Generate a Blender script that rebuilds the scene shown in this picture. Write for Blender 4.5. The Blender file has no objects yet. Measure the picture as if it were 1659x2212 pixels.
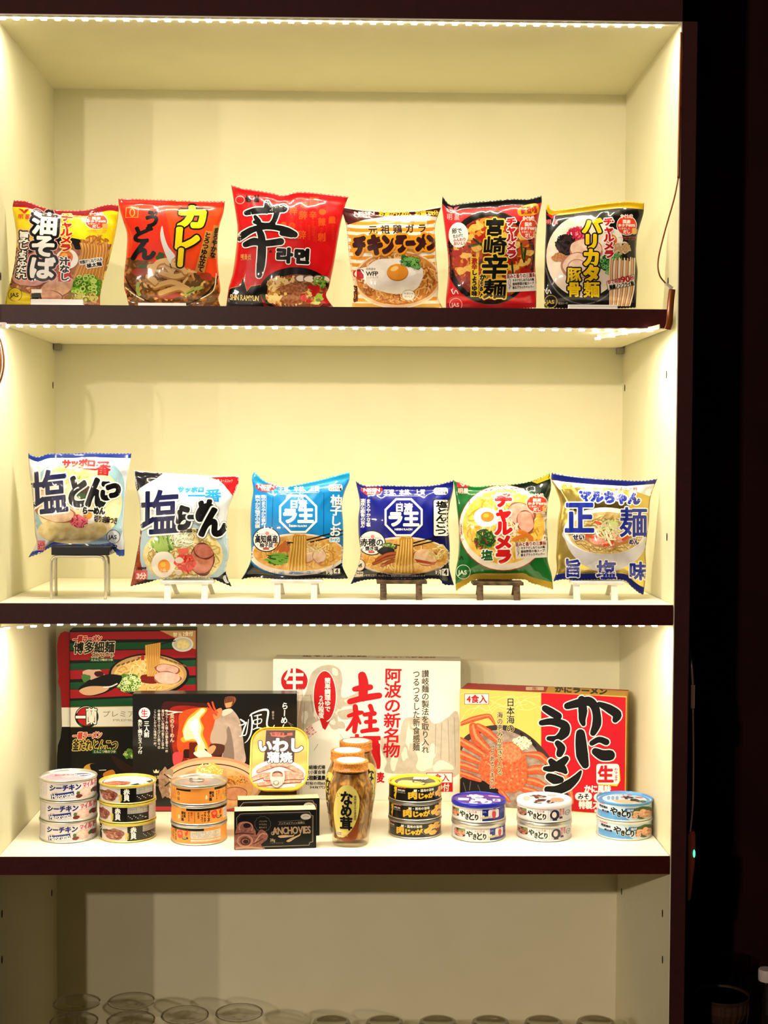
import bpy, bmesh, math, random
import numpy as np
from mathutils import Vector, Matrix, noise
from mathutils.bvhtree import BVHTree
from mathutils.geometry import tessellate_polygon

scene = bpy.context.scene
COL = scene.collection

# ------------------------------------------------------------------ camera, light, exposure
FOCAL_PX, YAW, PITCH, ROLL = 3141.5, 0.0230, -0.0410, 0.0052
CAM = Vector((0.0178, -1.9723, 0.0))
FW, FH = 1659.0, 2212.0
_f = Vector((math.sin(YAW)*math.cos(PITCH), math.cos(YAW)*math.cos(PITCH), math.sin(PITCH)))
_r0 = Vector((math.cos(YAW), -math.sin(YAW), 0)); _u0 = _r0.cross(_f)
_r = _r0*math.cos(ROLL) + _u0*math.sin(ROLL); _u = -_r0*math.sin(ROLL) + _u0*math.cos(ROLL)
cam_data = bpy.data.cameras.new('camera'); cam = bpy.data.objects.new('camera', cam_data); COL.objects.link(cam)
cam_data.sensor_fit = 'HORIZONTAL'; cam_data.sensor_width = 36.0; cam_data.lens = FOCAL_PX/FW*36.0
cam_data.clip_start = 0.05; cam_data.clip_end = 50
cam.matrix_world = Matrix(((_r.x, _u.x, -_f.x, CAM.x), (_r.y, _u.y, -_f.y, CAM.y), (_r.z, _u.z, -_f.z, CAM.z), (0, 0, 0, 1)))
scene.camera = cam

EXPOSURE = 0.78
LED_STRENGTH = 470.0
ROOM_LAMP_W = 74.0
scene.view_settings.view_transform = 'Standard'
scene.view_settings.look = 'None'
scene.view_settings.exposure = EXPOSURE
scene.view_settings.gamma = 1.0
scene.view_settings.use_curve_mapping = False
try:
    scene.cycles.use_denoising = True
    scene.cycles.caustics_reflective = False
    scene.cycles.caustics_refractive = False
    scene.cycles.sample_clamp_indirect = 4.0
    scene.cycles.max_bounces = 10
    scene.cycles.diffuse_bounces = 5
    scene.cycles.transparent_max_bounces = 24
except Exception:
    pass
world = bpy.data.worlds.new('room_air'); scene.world = world
world.use_nodes = True
world.node_tree.nodes['Background'].inputs[0].default_value = (0.9, 0.55, 0.38, 1)
world.node_tree.nodes['Background'].inputs[1].default_value = 0.012

# the room's three ceiling spots, in a row in front of the cabinet and to its left
for lx in (-0.88, -1.83, -2.75):
    ld = bpy.data.lights.new('room_spot', 'POINT'); ld.energy = ROOM_LAMP_W; ld.color = (1.0, 0.83, 0.68)
    ld.shadow_soft_size = 0.03
    lo = bpy.data.objects.new('room_spot', ld); lo.location = (lx, -3.4, 0.69); COL.objects.link(lo)

# ------------------------------------------------------------------ geometry helpers
def ray(px, py):
    return (_f + _r*((px-FW/2)/FOCAL_PX) + _u*((FH/2-py)/FOCAL_PX)).normalized()
def at(px, py, Y):
    """the point on the plane y = Y that is seen at pixel (px, py)"""
    d = ray(px, py)
    return CAM + d*((Y-CAM.y)/d.y)
def at_z(px, py, z):
    d = ray(px, py)
    return CAM + d*((z-CAM.z)/d.z)

def lin(h):
    h = h.lstrip('#')
    return tuple(((c/12.92) if c <= 0.04045 else ((c+0.055)/1.055)**2.4) for c in (int(h[i:i+2], 16)/255 for i in (0, 2, 4)))

FIN = {  # finish -> roughness, specular, coat, coat roughness
    'film': (0.38, 0.2, 0.7, 0.06), 'card': (0.45, 0.22, 0.0, 0.3), 'can': (0.32, 0.4, 0.25, 0.12), 'paper': (0.6, 0.3, 0.0, 0.3),
    'matt': (0.75, 0.25, 0.0, 0.3), 'gloss': (0.12, 0.5, 0.0, 0.1), 'foil': (0.26, 0.5, 0.5, 0.10)}
_mats = {}
def mat(hexa, fin='film', metal=0.0, kind=None, hex2=None, scale=1.0, name=None, hex3=None):
    """node material: plain, or a pattern mixed between two or three colours"""
    key = (hexa, fin, metal, kind, hex2, scale, name, hex3)
    if key in _mats: return _mats[key]
    m = bpy.data.materials.new(name or ((kind or 'ink') + '_' + hexa.lstrip('#'))); m.use_nodes = True
    nt = m.node_tree; b = nt.nodes['Principled BSDF']
    r, s, c, cr = FIN[fin]
    b.inputs['Roughness'].default_value = r; b.inputs['Specular IOR Level'].default_value = s
    b.inputs['Coat Weight'].default_value = c; b.inputs['Coat Roughness'].default_value = cr
    b.inputs['Metallic'].default_value = metal
    b.inputs['Base Color'].default_value = (*lin(hexa), 1)
    if kind:
        tc = nt.nodes.new('ShaderNodeTexCoord'); mp = nt.nodes.new('ShaderNodeMapping')
        mp.inputs['Scale'].default_value = (scale, scale, scale)
        nt.links.new(tc.outputs['Object' if kind in ('grain', 'cork', 'plaster', 'jarfill') else 'UV'], mp.inputs['Vector'])
        ramp = nt.nodes.new('ShaderNodeValToRGB')
        els = ramp.color_ramp.elements
        els[0].color = (*lin(hexa), 1); els[1].color = (*lin(hex2), 1); els[0].position = 0.32; els[1].position = 0.68
        if hex3:
            e = els.new(0.5); e.color = (*lin(hex3), 1)
        if kind in ('noodle', 'grain', 'stripe'):
            t = nt.nodes.new('ShaderNodeTexWave'); t.inputs['Scale'].default_value = 3.0
            t.inputs['Distortion'].default_value = {'noodle': 14.0, 'grain': 5.0, 'stripe': 0.0}[kind]; t.inputs['Detail'].default_value = 2.0
            t.inputs['Detail Scale'].default_value = 1.6
            if kind == 'grain': mp.inputs['Scale'].default_value = (scale*0.15, scale, scale)
            if kind == 'stripe': t.bands_direction = 'Y'
            els[0].position = 0.1; els[1].position = 0.8
            out = t.outputs['Fac']
        elif kind in ('cells', 'cork'):
            t = nt.nodes.new('ShaderNodeTexVoronoi'); t.inputs['Scale'].default_value = 8.0
            out = t.outputs['Distance']
            els[0].position = 0.1; els[1].position = 0.6
        else:
            t = nt.nodes.new('ShaderNodeTexNoise'); t.inputs['Scale'].default_value = 5.0; t.inputs['Detail'].default_value = 5.0
            if kind == 'jarfill':
                t.inputs['Distortion'].default_value = 1.5
                mp.inputs['Scale'].default_value = (scale*1.5, scale*1.5, scale*0.7)
            out = t.outputs['Fac']
        nt.links.new(mp.outputs['Vector'], t.inputs['Vector'])
        nt.links.new(out, ramp.inputs['Fac']); nt.links.new(ramp.outputs['Color'], b.inputs['Base Color'])
    _mats[key] = m
    return m

def glass_mat(name, tint='#ffffff', rough=0.02, amount=1.0):
    key = ('glass', name)
    if key in _mats: return _mats[key]
    m = bpy.data.materials.new(name); m.use_nodes = True
    nt = m.node_tree; nt.nodes.remove(nt.nodes['Principled BSDF'])
    out = nt.nodes['Material Output']
    tr = nt.nodes.new('ShaderNodeBsdfTransparent'); tr.inputs[0].default_value = (*lin(tint), 1)
    gl = nt.nodes.new('ShaderNodeBsdfGlossy'); gl.inputs['Roughness'].default_value = rough
    fr = nt.nodes.new('ShaderNodeFresnel'); fr.inputs['IOR'].default_value = 1.45
    ge = nt.nodes.new('ShaderNodeNewGeometry'); io = nt.nodes.new('ShaderNodeMapRange')     # a thin wall: the same reflection from both sides
    io.inputs['To Min'].default_value = 1.45; io.inputs['To Max'].default_value = 1/1.45
    nt.links.new(ge.outputs['Backfacing'], io.inputs['Value']); nt.links.new(io.outputs['Result'], fr.inputs['IOR'])
    mu = nt.nodes.new('ShaderNodeMath'); mu.operation = 'MULTIPLY'; mu.inputs[1].default_value = amount
    mx = nt.nodes.new('ShaderNodeMixShader')
    nt.links.new(fr.outputs[0], mu.inputs[0]); nt.links.new(mu.outputs[0], mx.inputs[0])
    nt.links.new(tr.outputs[0], mx.inputs[1]); nt.links.new(gl.outputs[0], mx.inputs[2]); nt.links.new(mx.outputs[0], out.inputs['Surface'])
    _mats[key] = m
    return m

def emit_mat(name, hexa, strength):
    m = bpy.data.materials.new(name); m.use_nodes = True
    b = m.node_tree.nodes['Principled BSDF']
    b.inputs['Base Color'].default_value = (*lin(hexa), 1)
    b.inputs['Emission Color'].default_value = (*lin(hexa), 1); b.inputs['Emission Strength'].default_value = strength
    return m

def thing(name, label, cat, loc, group=None):
    """an Empty at the thing's base; its parts are meshes in world coordinates hung under it"""
    o = bpy.data.objects.new(name, None); o.empty_display_size = 0.02
    o.location = loc; COL.objects.link(o)
    tag(o, label, cat, group)
    return o
def tag(o, label=None, cat=None, group=None, kind=None):
    if label: o['label'] = label
    if cat: o['category'] = cat
    if group: o['group'] = group
    if kind: o['kind'] = kind
    return o

def add(name, me, mats, parent=None, smooth=False):
    """link mesh `me` (world coordinates) as one object, below `parent` when given"""
    for m in (mats if isinstance(mats, (list, tuple)) else [mats]):
        me.materials.append(m)
    if smooth:
        me.polygons.foreach_set('use_smooth', [True]*len(me.polygons))
    o = bpy.data.objects.new(name, me); COL.objects.link(o)
    if parent is not None:
        root = parent; off = Vector((0, 0, 0))
        while root is not None:
            off += root.location; root = root.parent
        o.parent = parent; o.location = -off
    return o

def from_bm(name, bm, mats, parent=None, smooth=False):
    me = bpy.data.meshes.new(name); bm.normal_update(); bm.to_mesh(me); bm.free()
    return add(name, me, mats, parent, smooth)

def bm_box(bm, lo, hi, bevel=0.0, mi=0):
    x0, y0, z0 = lo; x1, y1, z1 = hi
    vs = [bm.verts.new(c) for c in ((x0,y0,z0),(x1,y0,z0),(x1,y1,z0),(x0,y1,z0),(x0,y0,z1),(x1,y0,z1),(x1,y1,z1),(x0,y1,z1))]
    fs = [bm.faces.new([vs[i] for i in q]) for q in ((3,2,1,0),(4,5,6,7),(0,1,5,4),(1,2,6,5),(2,3,7,6),(3,0,4,7))]
    for f in fs: f.material_index = mi
    if bevel:
        es = list({e for f in fs for e in f.edges})
        bmesh.ops.bevel(bm, geom=es, offset=bevel, segments=2, affect='EDGES', profile=0.6)
def box(name, lo, hi, m, parent=None, bevel=0.0):
    bm = bmesh.new(); bm_box(bm, lo, hi, bevel)
    return from_bm(name, bm, m, parent)
def bm_lathe(bm, prof, c=(0, 0, 0), n=48, cap0=True, cap1=True, sx=1.0, sy=1.0):
    """surface of revolution about z: prof = [(radius, z), ...]"""
    rings = []
    for r, z in prof:
        rings.append([bm.verts.new((c[0]+sx*r*math.cos(2*math.pi*i/n), c[1]+sy*r*math.sin(2*math.pi*i/n), c[2]+z)) for i in range(n)])
    for a, b in zip(rings, rings[1:]):
        for i in range(n):
            bm.faces.new((a[i], a[(i+1) % n], b[(i+1) % n], b[i]))
    if cap0: bm.faces.new(list(reversed(rings[0])))
    if cap1: bm.faces.new(rings[-1])
def lathe(name, prof, c, m, parent=None, n=48, smooth=True, **k):
    bm = bmesh.new(); bm_lathe(bm, prof, c, n, **k)
    o = from_bm(name, bm, m, parent, smooth)
    if smooth:
        try: o.data.set_sharp_from_angle(angle=math.radians(40))
        except Exception: pass
    return o
def catmull(pts, seg=8, closed=False):
    n = len(pts); out = []
    P = [np.array(p, float) for p in pts]
    rng = range(n if closed else n-1)
    for i in rng:
        p0 = P[(i-1) % n] if closed or i > 0 else P[0]
        p1 = P[i]; p2 = P[(i+1) % n]
        p3 = P[(i+2) % n] if closed or i+2 < n else P[n-1]
        for k in range(seg):
            t = k/seg
            out.append(0.5*((2*p1)+(-p0+p2)*t+(2*p0-5*p1+4*p2-p3)*t*t+(-p0+3*p1-3*p2+p3)*t**3))
    if not closed: out.append(P[-1])
    return out
def tube(name, pts, r, m, parent=None, n=8, smooth_path=True, flat=1.0):
    """a round (or flattened) wire along 3D points"""
    path = [Vector(p) for p in (catmull(pts, 6) if smooth_path else pts)]
    bm = bmesh.new(); prev = None; up = Vector((0, 1, 0.01))
    for i, p in enumerate(path):
        t = (path[min(i+1, len(path)-1)]-path[max(i-1, 0)]).normalized()
        a = t.cross(up)
        if a.length < 1e-4: a = t.cross(Vector((1, 0, 0)))
        a.normalize(); b = t.cross(a).normalized()
        ring = [bm.verts.new(p + a*(r*math.cos(2*math.pi*k/n)) + b*(r*flat*math.sin(2*math.pi*k/n))) for k in range(n)]
        if prev:
            for k in range(n): bm.faces.new((prev[k], prev[(k+1) % n], ring[(k+1) % n], ring[k]))
        else: bm.faces.new(list(reversed(ring)))
        prev = ring
    bm.faces.new(prev)
    bmesh.ops.recalc_face_normals(bm, faces=bm.faces)
    return from_bm(name, bm, m, parent, True)

# ------------------------------------------------------------------ printing: flat ink shapes wrapped on a surface
_glyphs = {}
def glyph(ch):
    if ch in _glyphs: return _glyphs[ch]
    c = bpy.data.curves.new('glyph', 'FONT'); c.body = ch; c.size = 1; c.resolution_u = 3
    o = bpy.data.objects.new('glyph', c); COL.objects.link(o)
    bpy.context.view_layer.update()
    me = bpy.data.meshes.new_from_object(o.evaluated_get(bpy.context.evaluated_depsgraph_get()))
    me.calc_loop_triangles()
    v = np.array([(p.co.x, p.co.y) for p in me.vertices]).reshape(-1, 2)
    t = np.array([tuple(q.vertices) for q in me.loop_triangles], int).reshape(-1, 3)
    cnt = {}
    for p in me.polygons:
        for e in p.edge_keys: cnt[e] = cnt.get(e, 0)+1
    e = np.array([k for k, n in cnt.items() if n == 1], int).reshape(-1, 2)
    bpy.data.objects.remove(o); bpy.data.curves.remove(c); bpy.data.meshes.remove(me)
    _glyphs[ch] = (v, t, e)
    return _glyphs[ch]

def split_tris(T, L, I):
    """T: (n,3,2). Split at edge midpoints until no edge is longer than L (neighbours agree, so no cracks)."""
    done = []; ids = []
    for _ in range(12):
        if len(T) == 0: break
        e = np.linalg.norm(T[:, [1, 2, 0]]-T, axis=2) > L      # edges 01, 12, 20
        k = e.sum(1)
        done.append(T[k == 0]); ids.append(I[k == 0])
        T = T[k > 0]; e = e[k > 0]; I = I[k > 0]; k = k[k > 0]
        if len(T) == 0: break
        new = []; nid = []
        a3 = T[k == 3]
        if len(a3):
            nid += [I[k == 3]]*4
            m = (a3+a3[:, [1, 2, 0]])/2
            new += [np.stack((a3[:, 0], m[:, 0], m[:, 2]), 1), np.stack((m[:, 0], a3[:, 1], m[:, 1]), 1),
                    np.stack((m[:, 2], m[:, 1], a3[:, 2]), 1), m]
        for s in range(3):
            r = [s, (s+1) % 3, (s+2) % 3]
            q = (k == 1) & e[:, s]
            A = T[q][:, r]
            if len(A):
                nid += [I[q]]*2
                m = (A[:, 0]+A[:, 1])/2
                new += [np.stack((A[:, 0], m, A[:, 2]), 1), np.stack((m, A[:, 1], A[:, 2]), 1)]
            q = (k == 2) & ~e[:, s]
            A = T[q][:, r]        # edge A0-A1 stays whole, 12 and 20 split
            if len(A):
                nid += [I[q]]*3
                m = (A[:, 1]+A[:, 2])/2; n = (A[:, 2]+A[:, 0])/2
                new += [np.stack((n, m, A[:, 2]), 1), np.stack((A[:, 0], A[:, 1], m), 1), np.stack((A[:, 0], m, n), 1)]
        T = np.concatenate(new); I = np.concatenate(nid)
    if len(T): done.append(T); ids.append(I)
    return np.concatenate(done), np.concatenate(ids)

class Art:
    """Ink on one thing. Coordinates go through crop = (x0, y0, scale) to the printed surface's own 2D frame;
    `hit` maps that frame to (point, normal)."""
    EPS, BASE = 5.5e-5, 1.4e-4
    def __init__(s, hit, crop, fin='film', L=4.0, seed=1):
        s.hit, s.crop, s.fin, s.L = hit, crop, fin, L
        s.items = []; s.rng = random.Random(seed); s.nrng = np.random.default_rng(seed)
    @staticmethod
    def deep(c):
        """printing ink: full-bodied mid tones"""
        return None if c is None else '#'+''.join('%02x' % round(255*(int(c[i:i+2], 16)/255)**1.28) for i in (1, 3, 5))
    def m(s, c, kind=None, c2=None, scale=1.0, c3=None, metal=0.0):
        c, c2, c3 = s.deep(c), s.deep(c2), s.deep(c3)
        return mat(c, s.fin, metal, kind, c2, scale, None, c3)
    def mm(s, c): return c if not isinstance(c, str) else s.m(c)
    def put(s, part, T, m, level=None, flat=0):
        """flat: how many leading triangles never overlap each other; the rest are nudged apart by a few microns"""
        T = np.asarray(T, float).reshape(-1, 3, 2)
        if len(T) == 0: return
        jit = s.nrng.uniform(-0.85, -0.05, len(T)); jit[:len(T) if flat is None else flat] = 0.0
        T = T/s.crop[2] + np.array(s.crop[:2])
        lo = T.min((0, 1)); hi = T.max((0, 1))
        if level is None:
            level = 0
            for it in s.items:
                if it[4][0] < hi[0] and it[5][0] > lo[0] and it[4][1] < hi[1] and it[5][1] > lo[1]: level = max(level, it[3]+1)
        s.items.append((part, T, s.mm(m), level, lo, hi, s.hit, jit))
        return level
    # shapes ----
    @staticmethod
    def _tess(pts):
        pts = [(float(p[0]), float(p[1]), 0.0) for p in pts]
        t = tessellate_polygon([[Vector(p) for p in pts]])
        a = np.array(pts)[:, :2]
        return np.array([a[list(q)] for q in t]).reshape(-1, 3, 2)
    def poly(s, pts, m, part='picture'): s.put(part, s._tess(pts), m, None, None)
    def rect(s, x0, y0, x1, y1, m, part='picture', r=0):
        if r:
            pts = []
            for cx, cy, a in ((x1-r, y0+r, -90), (x1-r, y1-r, 0), (x0+r, y1-r, 90), (x0+r, y0+r, 180)):
                for k in range(5):
                    q = math.radians(a+k*22.5); pts.append((cx+r*math.cos(q), cy+r*math.sin(q)))
            s.poly(pts, m, part)
        else: s.poly([(x0, y0), (x1, y0), (x1, y1), (x0, y1)], m, part)
    def blob(s, pts, m, part='picture', seg=6): s.put(part, s._tess(catmull(pts, seg, True)), m, None, None)
    def rough(s, cx, cy, rx, ry, m, n=14, amp=0.12, part='picture', rot=0):
        """a blob of irregular outline"""
        c, q = math.cos(rot), math.sin(rot); pts = []
        for k in range(n):
            a = 2*math.pi*k/n; f = 1+s.rng.uniform(-amp, amp)
            x, y = rx*f*math.cos(a), ry*f*math.sin(a); pts.append((cx+x*c-y*q, cy+x*q+y*c))
        s.blob(pts, m, part, 4)
    def ell(s, cx, cy, rx, ry, m, part='picture', rot=0, n=40, a0=0, a1=360):
        c, q = math.cos(math.radians(rot)), math.sin(math.radians(rot)); P = []
        for k in range(n+1):
            a = math.radians(a0+(a1-a0)*k/n); x, y = rx*math.cos(a), ry*math.sin(a); P.append((cx+x*c-y*q, cy+x*q+y*c))
        T = [((cx, cy), P[k], P[k+1]) for k in range(n)] if abs(a1-a0) >= 360 else [(P[0], P[k], P[k+1]) for k in range(1, n)]
        s.put(part, T, m, None, None)
    def ring(s, cx, cy, rx, ry, w, m, part='picture', n=40, a0=0, a1=360, rot=0):
        c, q = math.cos(math.radians(rot)), math.sin(math.radians(rot)); T = []; pr = None
        for k in range(n+1):
            a = math.radians(a0+(a1-a0)*k/n); p = []
            for f in (0, -w):
                x, y = (rx+f)*math.cos(a), (ry+f)*math.sin(a); p.append((cx+x*c-y*q, cy+x*q+y*c))
            if pr: T += [(pr[0], p[0], p[1]), (pr[0], p[1], pr[1])]
            pr = p
        s.put(part, T, m, None, None)
    @staticmethod
    def _ribbon(pts, w):
        P = np.array(pts, float); n = len(P)
        W = np.array(w if hasattr(w, '__len__') else [w]*n, float)/2
        if len(W) != n: W = np.interp(np.linspace(0, 1, n), np.linspace(0, 1, len(W)), W)
        d = np.gradient(P, axis=0); d /= (np.linalg.norm(d, axis=1)[:, None]+1e-9)
        N = np.stack((-d[:, 1], d[:, 0]), 1)
        A, B = P+N*W[:, None], P-N*W[:, None]; T = []
        for i in range(n-1): T += [(A[i], A[i+1], B[i+1]), (A[i], B[i+1], B[i])]
        for i in (0, n-1):
            base = math.atan2(d[i][1], d[i][0])+(math.pi if i == 0 else 0)-math.pi/2
            for k in range(5):
                a, b = base+k*math.pi/5, base+(k+1)*math.pi/5
                T.append((P[i], P[i]+W[i]*np.array((math.cos(a), math.sin(a))), P[i]+W[i]*np.array((math.cos(b), math.sin(b)))))
        return T
    def line(s, pts, w, m, part='picture', smooth=True, seg=5, level=None):
        return s.put(part, s._ribbon(catmull(pts, seg) if smooth and len(pts) > 2 else pts, w), m, level)
    def lines(s, many, w, m, part='picture', smooth=True, level=None):
        T = []
        for pts in many: T += s._ribbon(catmull(pts, 4) if smooth and len(pts) > 2 else pts, w)
        return s.put(part, T, m, level)
    def brush(s, strokes, m, out=(), part='lettering'):
        """hand-lettered strokes: [(points, widths), ...]"""
        for w, mo in out:
            T = []
            for pts, wd in strokes: T += s._ribbon(catmull(pts, 5) if len(pts) > 2 else pts, [x+2*w for x in (wd if hasattr(wd, '__len__') else [wd]*2)])
            s.put(part, T, mo)
        T = []
        for pts, wd in strokes: T += s._ribbon(catmull(pts, 5) if len(pts) > 2 else pts, wd)
        s.put(part, T, m)
    def strands(s, cx, cy, rx, ry, cols, n, w, length=0.9, curl=1.0, ang=None, part='picture'):
        """curly noodle strands scattered in an ellipse"""
        for c in cols:
            many = []
            for _ in range(n):
                r = math.sqrt(s.rng.random())*0.92; a = s.rng.uniform(0, 2*math.pi)
                x, y = cx+rx*r*math.cos(a), cy+ry*r*math.sin(a)
                h = s.rng.uniform(0, 2*math.pi) if ang is None else math.radians(ang)+s.rng.uniform(-0.25, 0.25)
                pts = [(x, y)]
                st = min(rx, ry)*length/4
                for k in range(4):
                    h += s.rng.uniform(-0.9, 0.9)*curl
                    x += st*math.cos(h); y += st*math.sin(h)
                    if ((x-cx)/rx)**2+((y-cy)/ry)**2 > 1.0: break
                    pts.append((x, y))
                if len(pts) > 1: many.append(pts)
            s.lines(many, w, c, part)
    def scallions(s, cx, cy, rx, ry, n, r, cols=('#8fc43a', '#5d9a2a', '#cfe28a'), part='picture'):
        for j, c in enumerate(cols):
            T = []
            for _ in range(n):
                q = math.sqrt(s.rng.random()); a = s.rng.uniform(0, 6.283)
                x, y = cx+rx*q*math.cos(a), cy+ry*q*math.sin(a); rr = r*s.rng.uniform(0.7, 1.2); e = s.rng.uniform(0.6, 1)
                pr = None
                for k in range(11):
                    b = 2*math.pi*k/10
                    p = ((x+rr*math.cos(b), y+rr*e*math.sin(b)), (x+rr*0.55*math.cos(b), y+rr*0.55*e*math.sin(b)))
                    if pr: T += [(pr[0], p[0], p[1]), (pr[0], p[1], pr[1])]
                    pr = p
            s.put(part, T, c)
    def egg(s, cx, cy, rx, ry, white='#f4f2ea', yolk='#f0a020', yr=0.5, dx=0, dy=0):
        s.rough(cx, cy, rx, ry, white, 12, 0.04); s.ell(cx+dx, cy+dy, rx*yr, ry*yr, yolk); s.ell(cx+dx-rx*yr*0.2, cy+dy-ry*yr*0.25, rx*yr*0.45, ry*yr*0.4, '#f7c04a')
    def chashu(s, cx, cy, rx, ry, c='#d9a48c', rim='#a5604a', fat='#efd2c0', rot=0.0):
        s.rough(cx, cy, rx, ry, rim, 12, 0.07, rot=rot); s.rough(cx, cy-ry*0.04, rx*0.92, ry*0.9, s.m(c, 'noise', fat, 1.6), 12, 0.06, rot=rot)
    # lettering ----
    @staticmethod
    def _stroke(V, E, w):
        T = []
        a, b = V[E[:, 0]], V[E[:, 1]]
        d = b-a; l = np.linalg.norm(d, axis=1)[:, None]+1e-9; n = np.stack((-d[:, 1], d[:, 0]), 1)/l*w
        T.append(np.stack((a+n, b+n, b-n), 1)); T.append(np.stack((a+n, b-n, a-n), 1))
        u = np.unique(E); p = V[u]; k = 8
        for i in range(1, k-1):
            T.append(np.stack([p+w*np.array((math.cos(2*math.pi*j/k), math.sin(2*math.pi*j/k))) for j in (0, i, i+1)], 1))
        return np.concatenate(T)
    def text(s, string, bx, m, bold=0.0, out=(), v=False, rot=0.0, slant=0.0, part='lettering', level=None):
        """write `string` into the box (x0,y0,x1,y1); bold and out widths are in the same units"""
        x0, y0, x1, y1 = bx
        fills, edges = [], []
        if v:
            n = len(string); ch = (y1-y0)/n
            for i, c in enumerate(string):
                if c in ' 　': continue
                V, T, E = glyph(c)
                if len(V) == 0: continue
                V = V.copy()
                if c in 'ー〜~-(（)）':
                    q = V-np.array((0.5, 0.38)); V = np.stack((q[:, 1], -q[:, 0]), 1)*np.array((-1, 1))+np.array((0.5, 0.38))
                if c in '、。': V = V+np.array((0.55, 0.55))
                if ord(c) < 0x3000:
                    V = V-np.array(((V[:, 0].max()+V[:, 0].min())/2-0.5, 0)); V[:, 1] = V[:, 1]*1.05
                X = np.stack((x0+V[:, 0]*(x1-x0), y0+i*ch+(0.86-V[:, 1])/0.96*ch), 1)
                fills.append((X, T)); edges.append((X, E))
        else:
            latin = all(ord(c) < 0x2E80 for c in string)
            adv = []; pen = 0.0
            for c in string:
                if c == ' ': adv.append(None); pen += 0.3; continue
                V, T, E = glyph(c)
                if ord(c) < 0x2E80:
                    a, b = (V[:, 0].min(), V[:, 0].max()) if len(V) else (0, 0.2)
                    adv.append(pen-a+0.03); pen += (b-a)+0.07
                else:
                    adv.append(pen); pen += 1.0
            sx = (x1-x0)/max(pen, 0.1)
            hi, lo = (0.73, 0.0) if latin else (0.84, -0.08)
            for c, q in zip(string, adv):
                if q is None: continue
                V, T, E = glyph(c)
                if len(V) == 0: continue
                X = np.stack((x0+(q+V[:, 0])*sx, y0+(hi-V[:, 1])/(hi-lo)*(y1-y0)), 1)
                fills.append((X, T)); edges.append((X, E))
        if not fills: return
        c0 = np.array(((x0+x1)/2, (y0+y1)/2)); cr, sr = math.cos(math.radians(-rot)), math.sin(math.radians(-rot))
        def tf(X):
            d = X-c0
            d = np.stack((d[:, 0]-slant*d[:, 1], d[:, 1]), 1)
            return c0+np.stack((d[:, 0]*cr-d[:, 1]*sr, d[:, 0]*sr+d[:, 1]*cr), 1)
        fills = [(tf(X), T) for X, T in fills]; edges = [(tf(X), E) for X, E in edges]
        F = np.concatenate([X[T] for X, T in fills])
        for w, mo in out:
            s.put(part, np.concatenate([F]+[s._stroke(X, E, w+bold) for X, E in edges]), mo, None, len(F))
        nf = len(F)
        if bold: F = np.concatenate([F]+[s._stroke(X, E, bold) for X, E in edges])
        return s.put(part, F, m, level, nf)
    def fuzz(s, x0, y0, x1, y1, rows, m, part='lettering', fill=0.75, v=False):
        """rows of small print too fine to read"""
        pool = 'のをにはがでとしたるいなれ本品麺味料原材使用製造国産香旨汁粉末油'
        n = rows
        for i in range(n):
            if v:
                w = (x1-x0)/n; k = max(3, int((y1-y0)/w))
                s.text(''.join(s.rng.choice(pool) for _ in range(k)), (x0+i*w, y0, x0+i*w+w*fill, y1), m, v=True, part=part, level=None)
            else:
                h = (y1-y0)/n; k = max(3, int((x1-x0)/h))
                s.text(''.join(s.rng.choice(pool) for _ in range(k)), (x0, y0+i*h, x1, y0+i*h+h*fill), m, part=part)
    # build ----
    def build(s, parent, names=None):
        objs = {}
        for part in dict.fromkeys(it[0] for it in s.items):
            its = [it for it in s.items if it[0] == part]
            mats = list(dict.fromkeys(it[2] for it in its))
            allT, mi, lv, hk = [], [], [], []
            hits = list(dict.fromkeys(it[6] for it in its))
            for it in its:
                T, J = split_tris(it[1], s.L, it[7])
                allT.append(T); mi.append(np.full(len(T), mats.index(it[2]))); lv.append(it[3]+J); hk.append(np.full(len(T), hits.index(it[6])))
            T = np.concatenate(allT); lv = np.concatenate(lv); mi = np.concatenate(mi); hk = np.concatenate(hk)
            pos = np.concatenate((np.round(T.reshape(-1, 2), 3), np.repeat(hk, 3)[:, None]), 1)
            up, pinv = np.unique(pos, axis=0, return_inverse=True); pinv = pinv.reshape(-1)
            hp = np.zeros((len(up), 3)); hn = np.zeros((len(up), 3)); hd = np.zeros((len(up), 3)); hok = np.zeros(len(up), bool)
            for i, (x, y, hi) in enumerate(up):
                h = hits[int(hi)](x, y)
                if h is None: continue
                hp[i], hn[i], hd[i] = h; hok[i] = True
            key = np.stack((pinv.astype(float), np.repeat(lv, 3), np.repeat(mi, 3).astype(float)), 1)
            uq, inv = np.unique(key, axis=0, return_inverse=True); inv = inv.reshape(-1)
            pi = uq[:, 0].astype(int)
            co = hp[pi]+hd[pi]*(s.BASE+s.EPS*uq[:, 1])[:, None]; no = hn[pi]; ok = hok[pi]
            tri = inv.reshape(-1, 3)
            keep = ok[tri].all(1)
            a, b, c = co[tri[:, 0]], co[tri[:, 1]], co[tri[:, 2]]
            nn = np.cross(b-a, c-a); keep &= np.linalg.norm(nn, axis=1) > 1e-12
            tri, mi, nn = tri[keep], mi[keep], nn[keep]
            flip = (nn*no[tri[:, 0]]).sum(1) < 0
            tri[flip] = tri[flip][:, [0, 2, 1]]
            if len(tri) == 0: continue
            used, tr = np.unique(tri, return_inverse=True); tr = tr.reshape(-1, 3)
            me = bpy.data.meshes.new(part)
            me.vertices.add(len(used)); me.vertices.foreach_set('co', co[used].ravel())
            me.loops.add(tr.size); me.loops.foreach_set('vertex_index', tr.ravel())
            me.polygons.add(len(tr)); me.polygons.foreach_set('loop_start', np.arange(0, tr.size, 3)); me.polygons.foreach_set('loop_total', np.full(len(tr), 3))
            me.polygons.foreach_set('material_index', mi)
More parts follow.
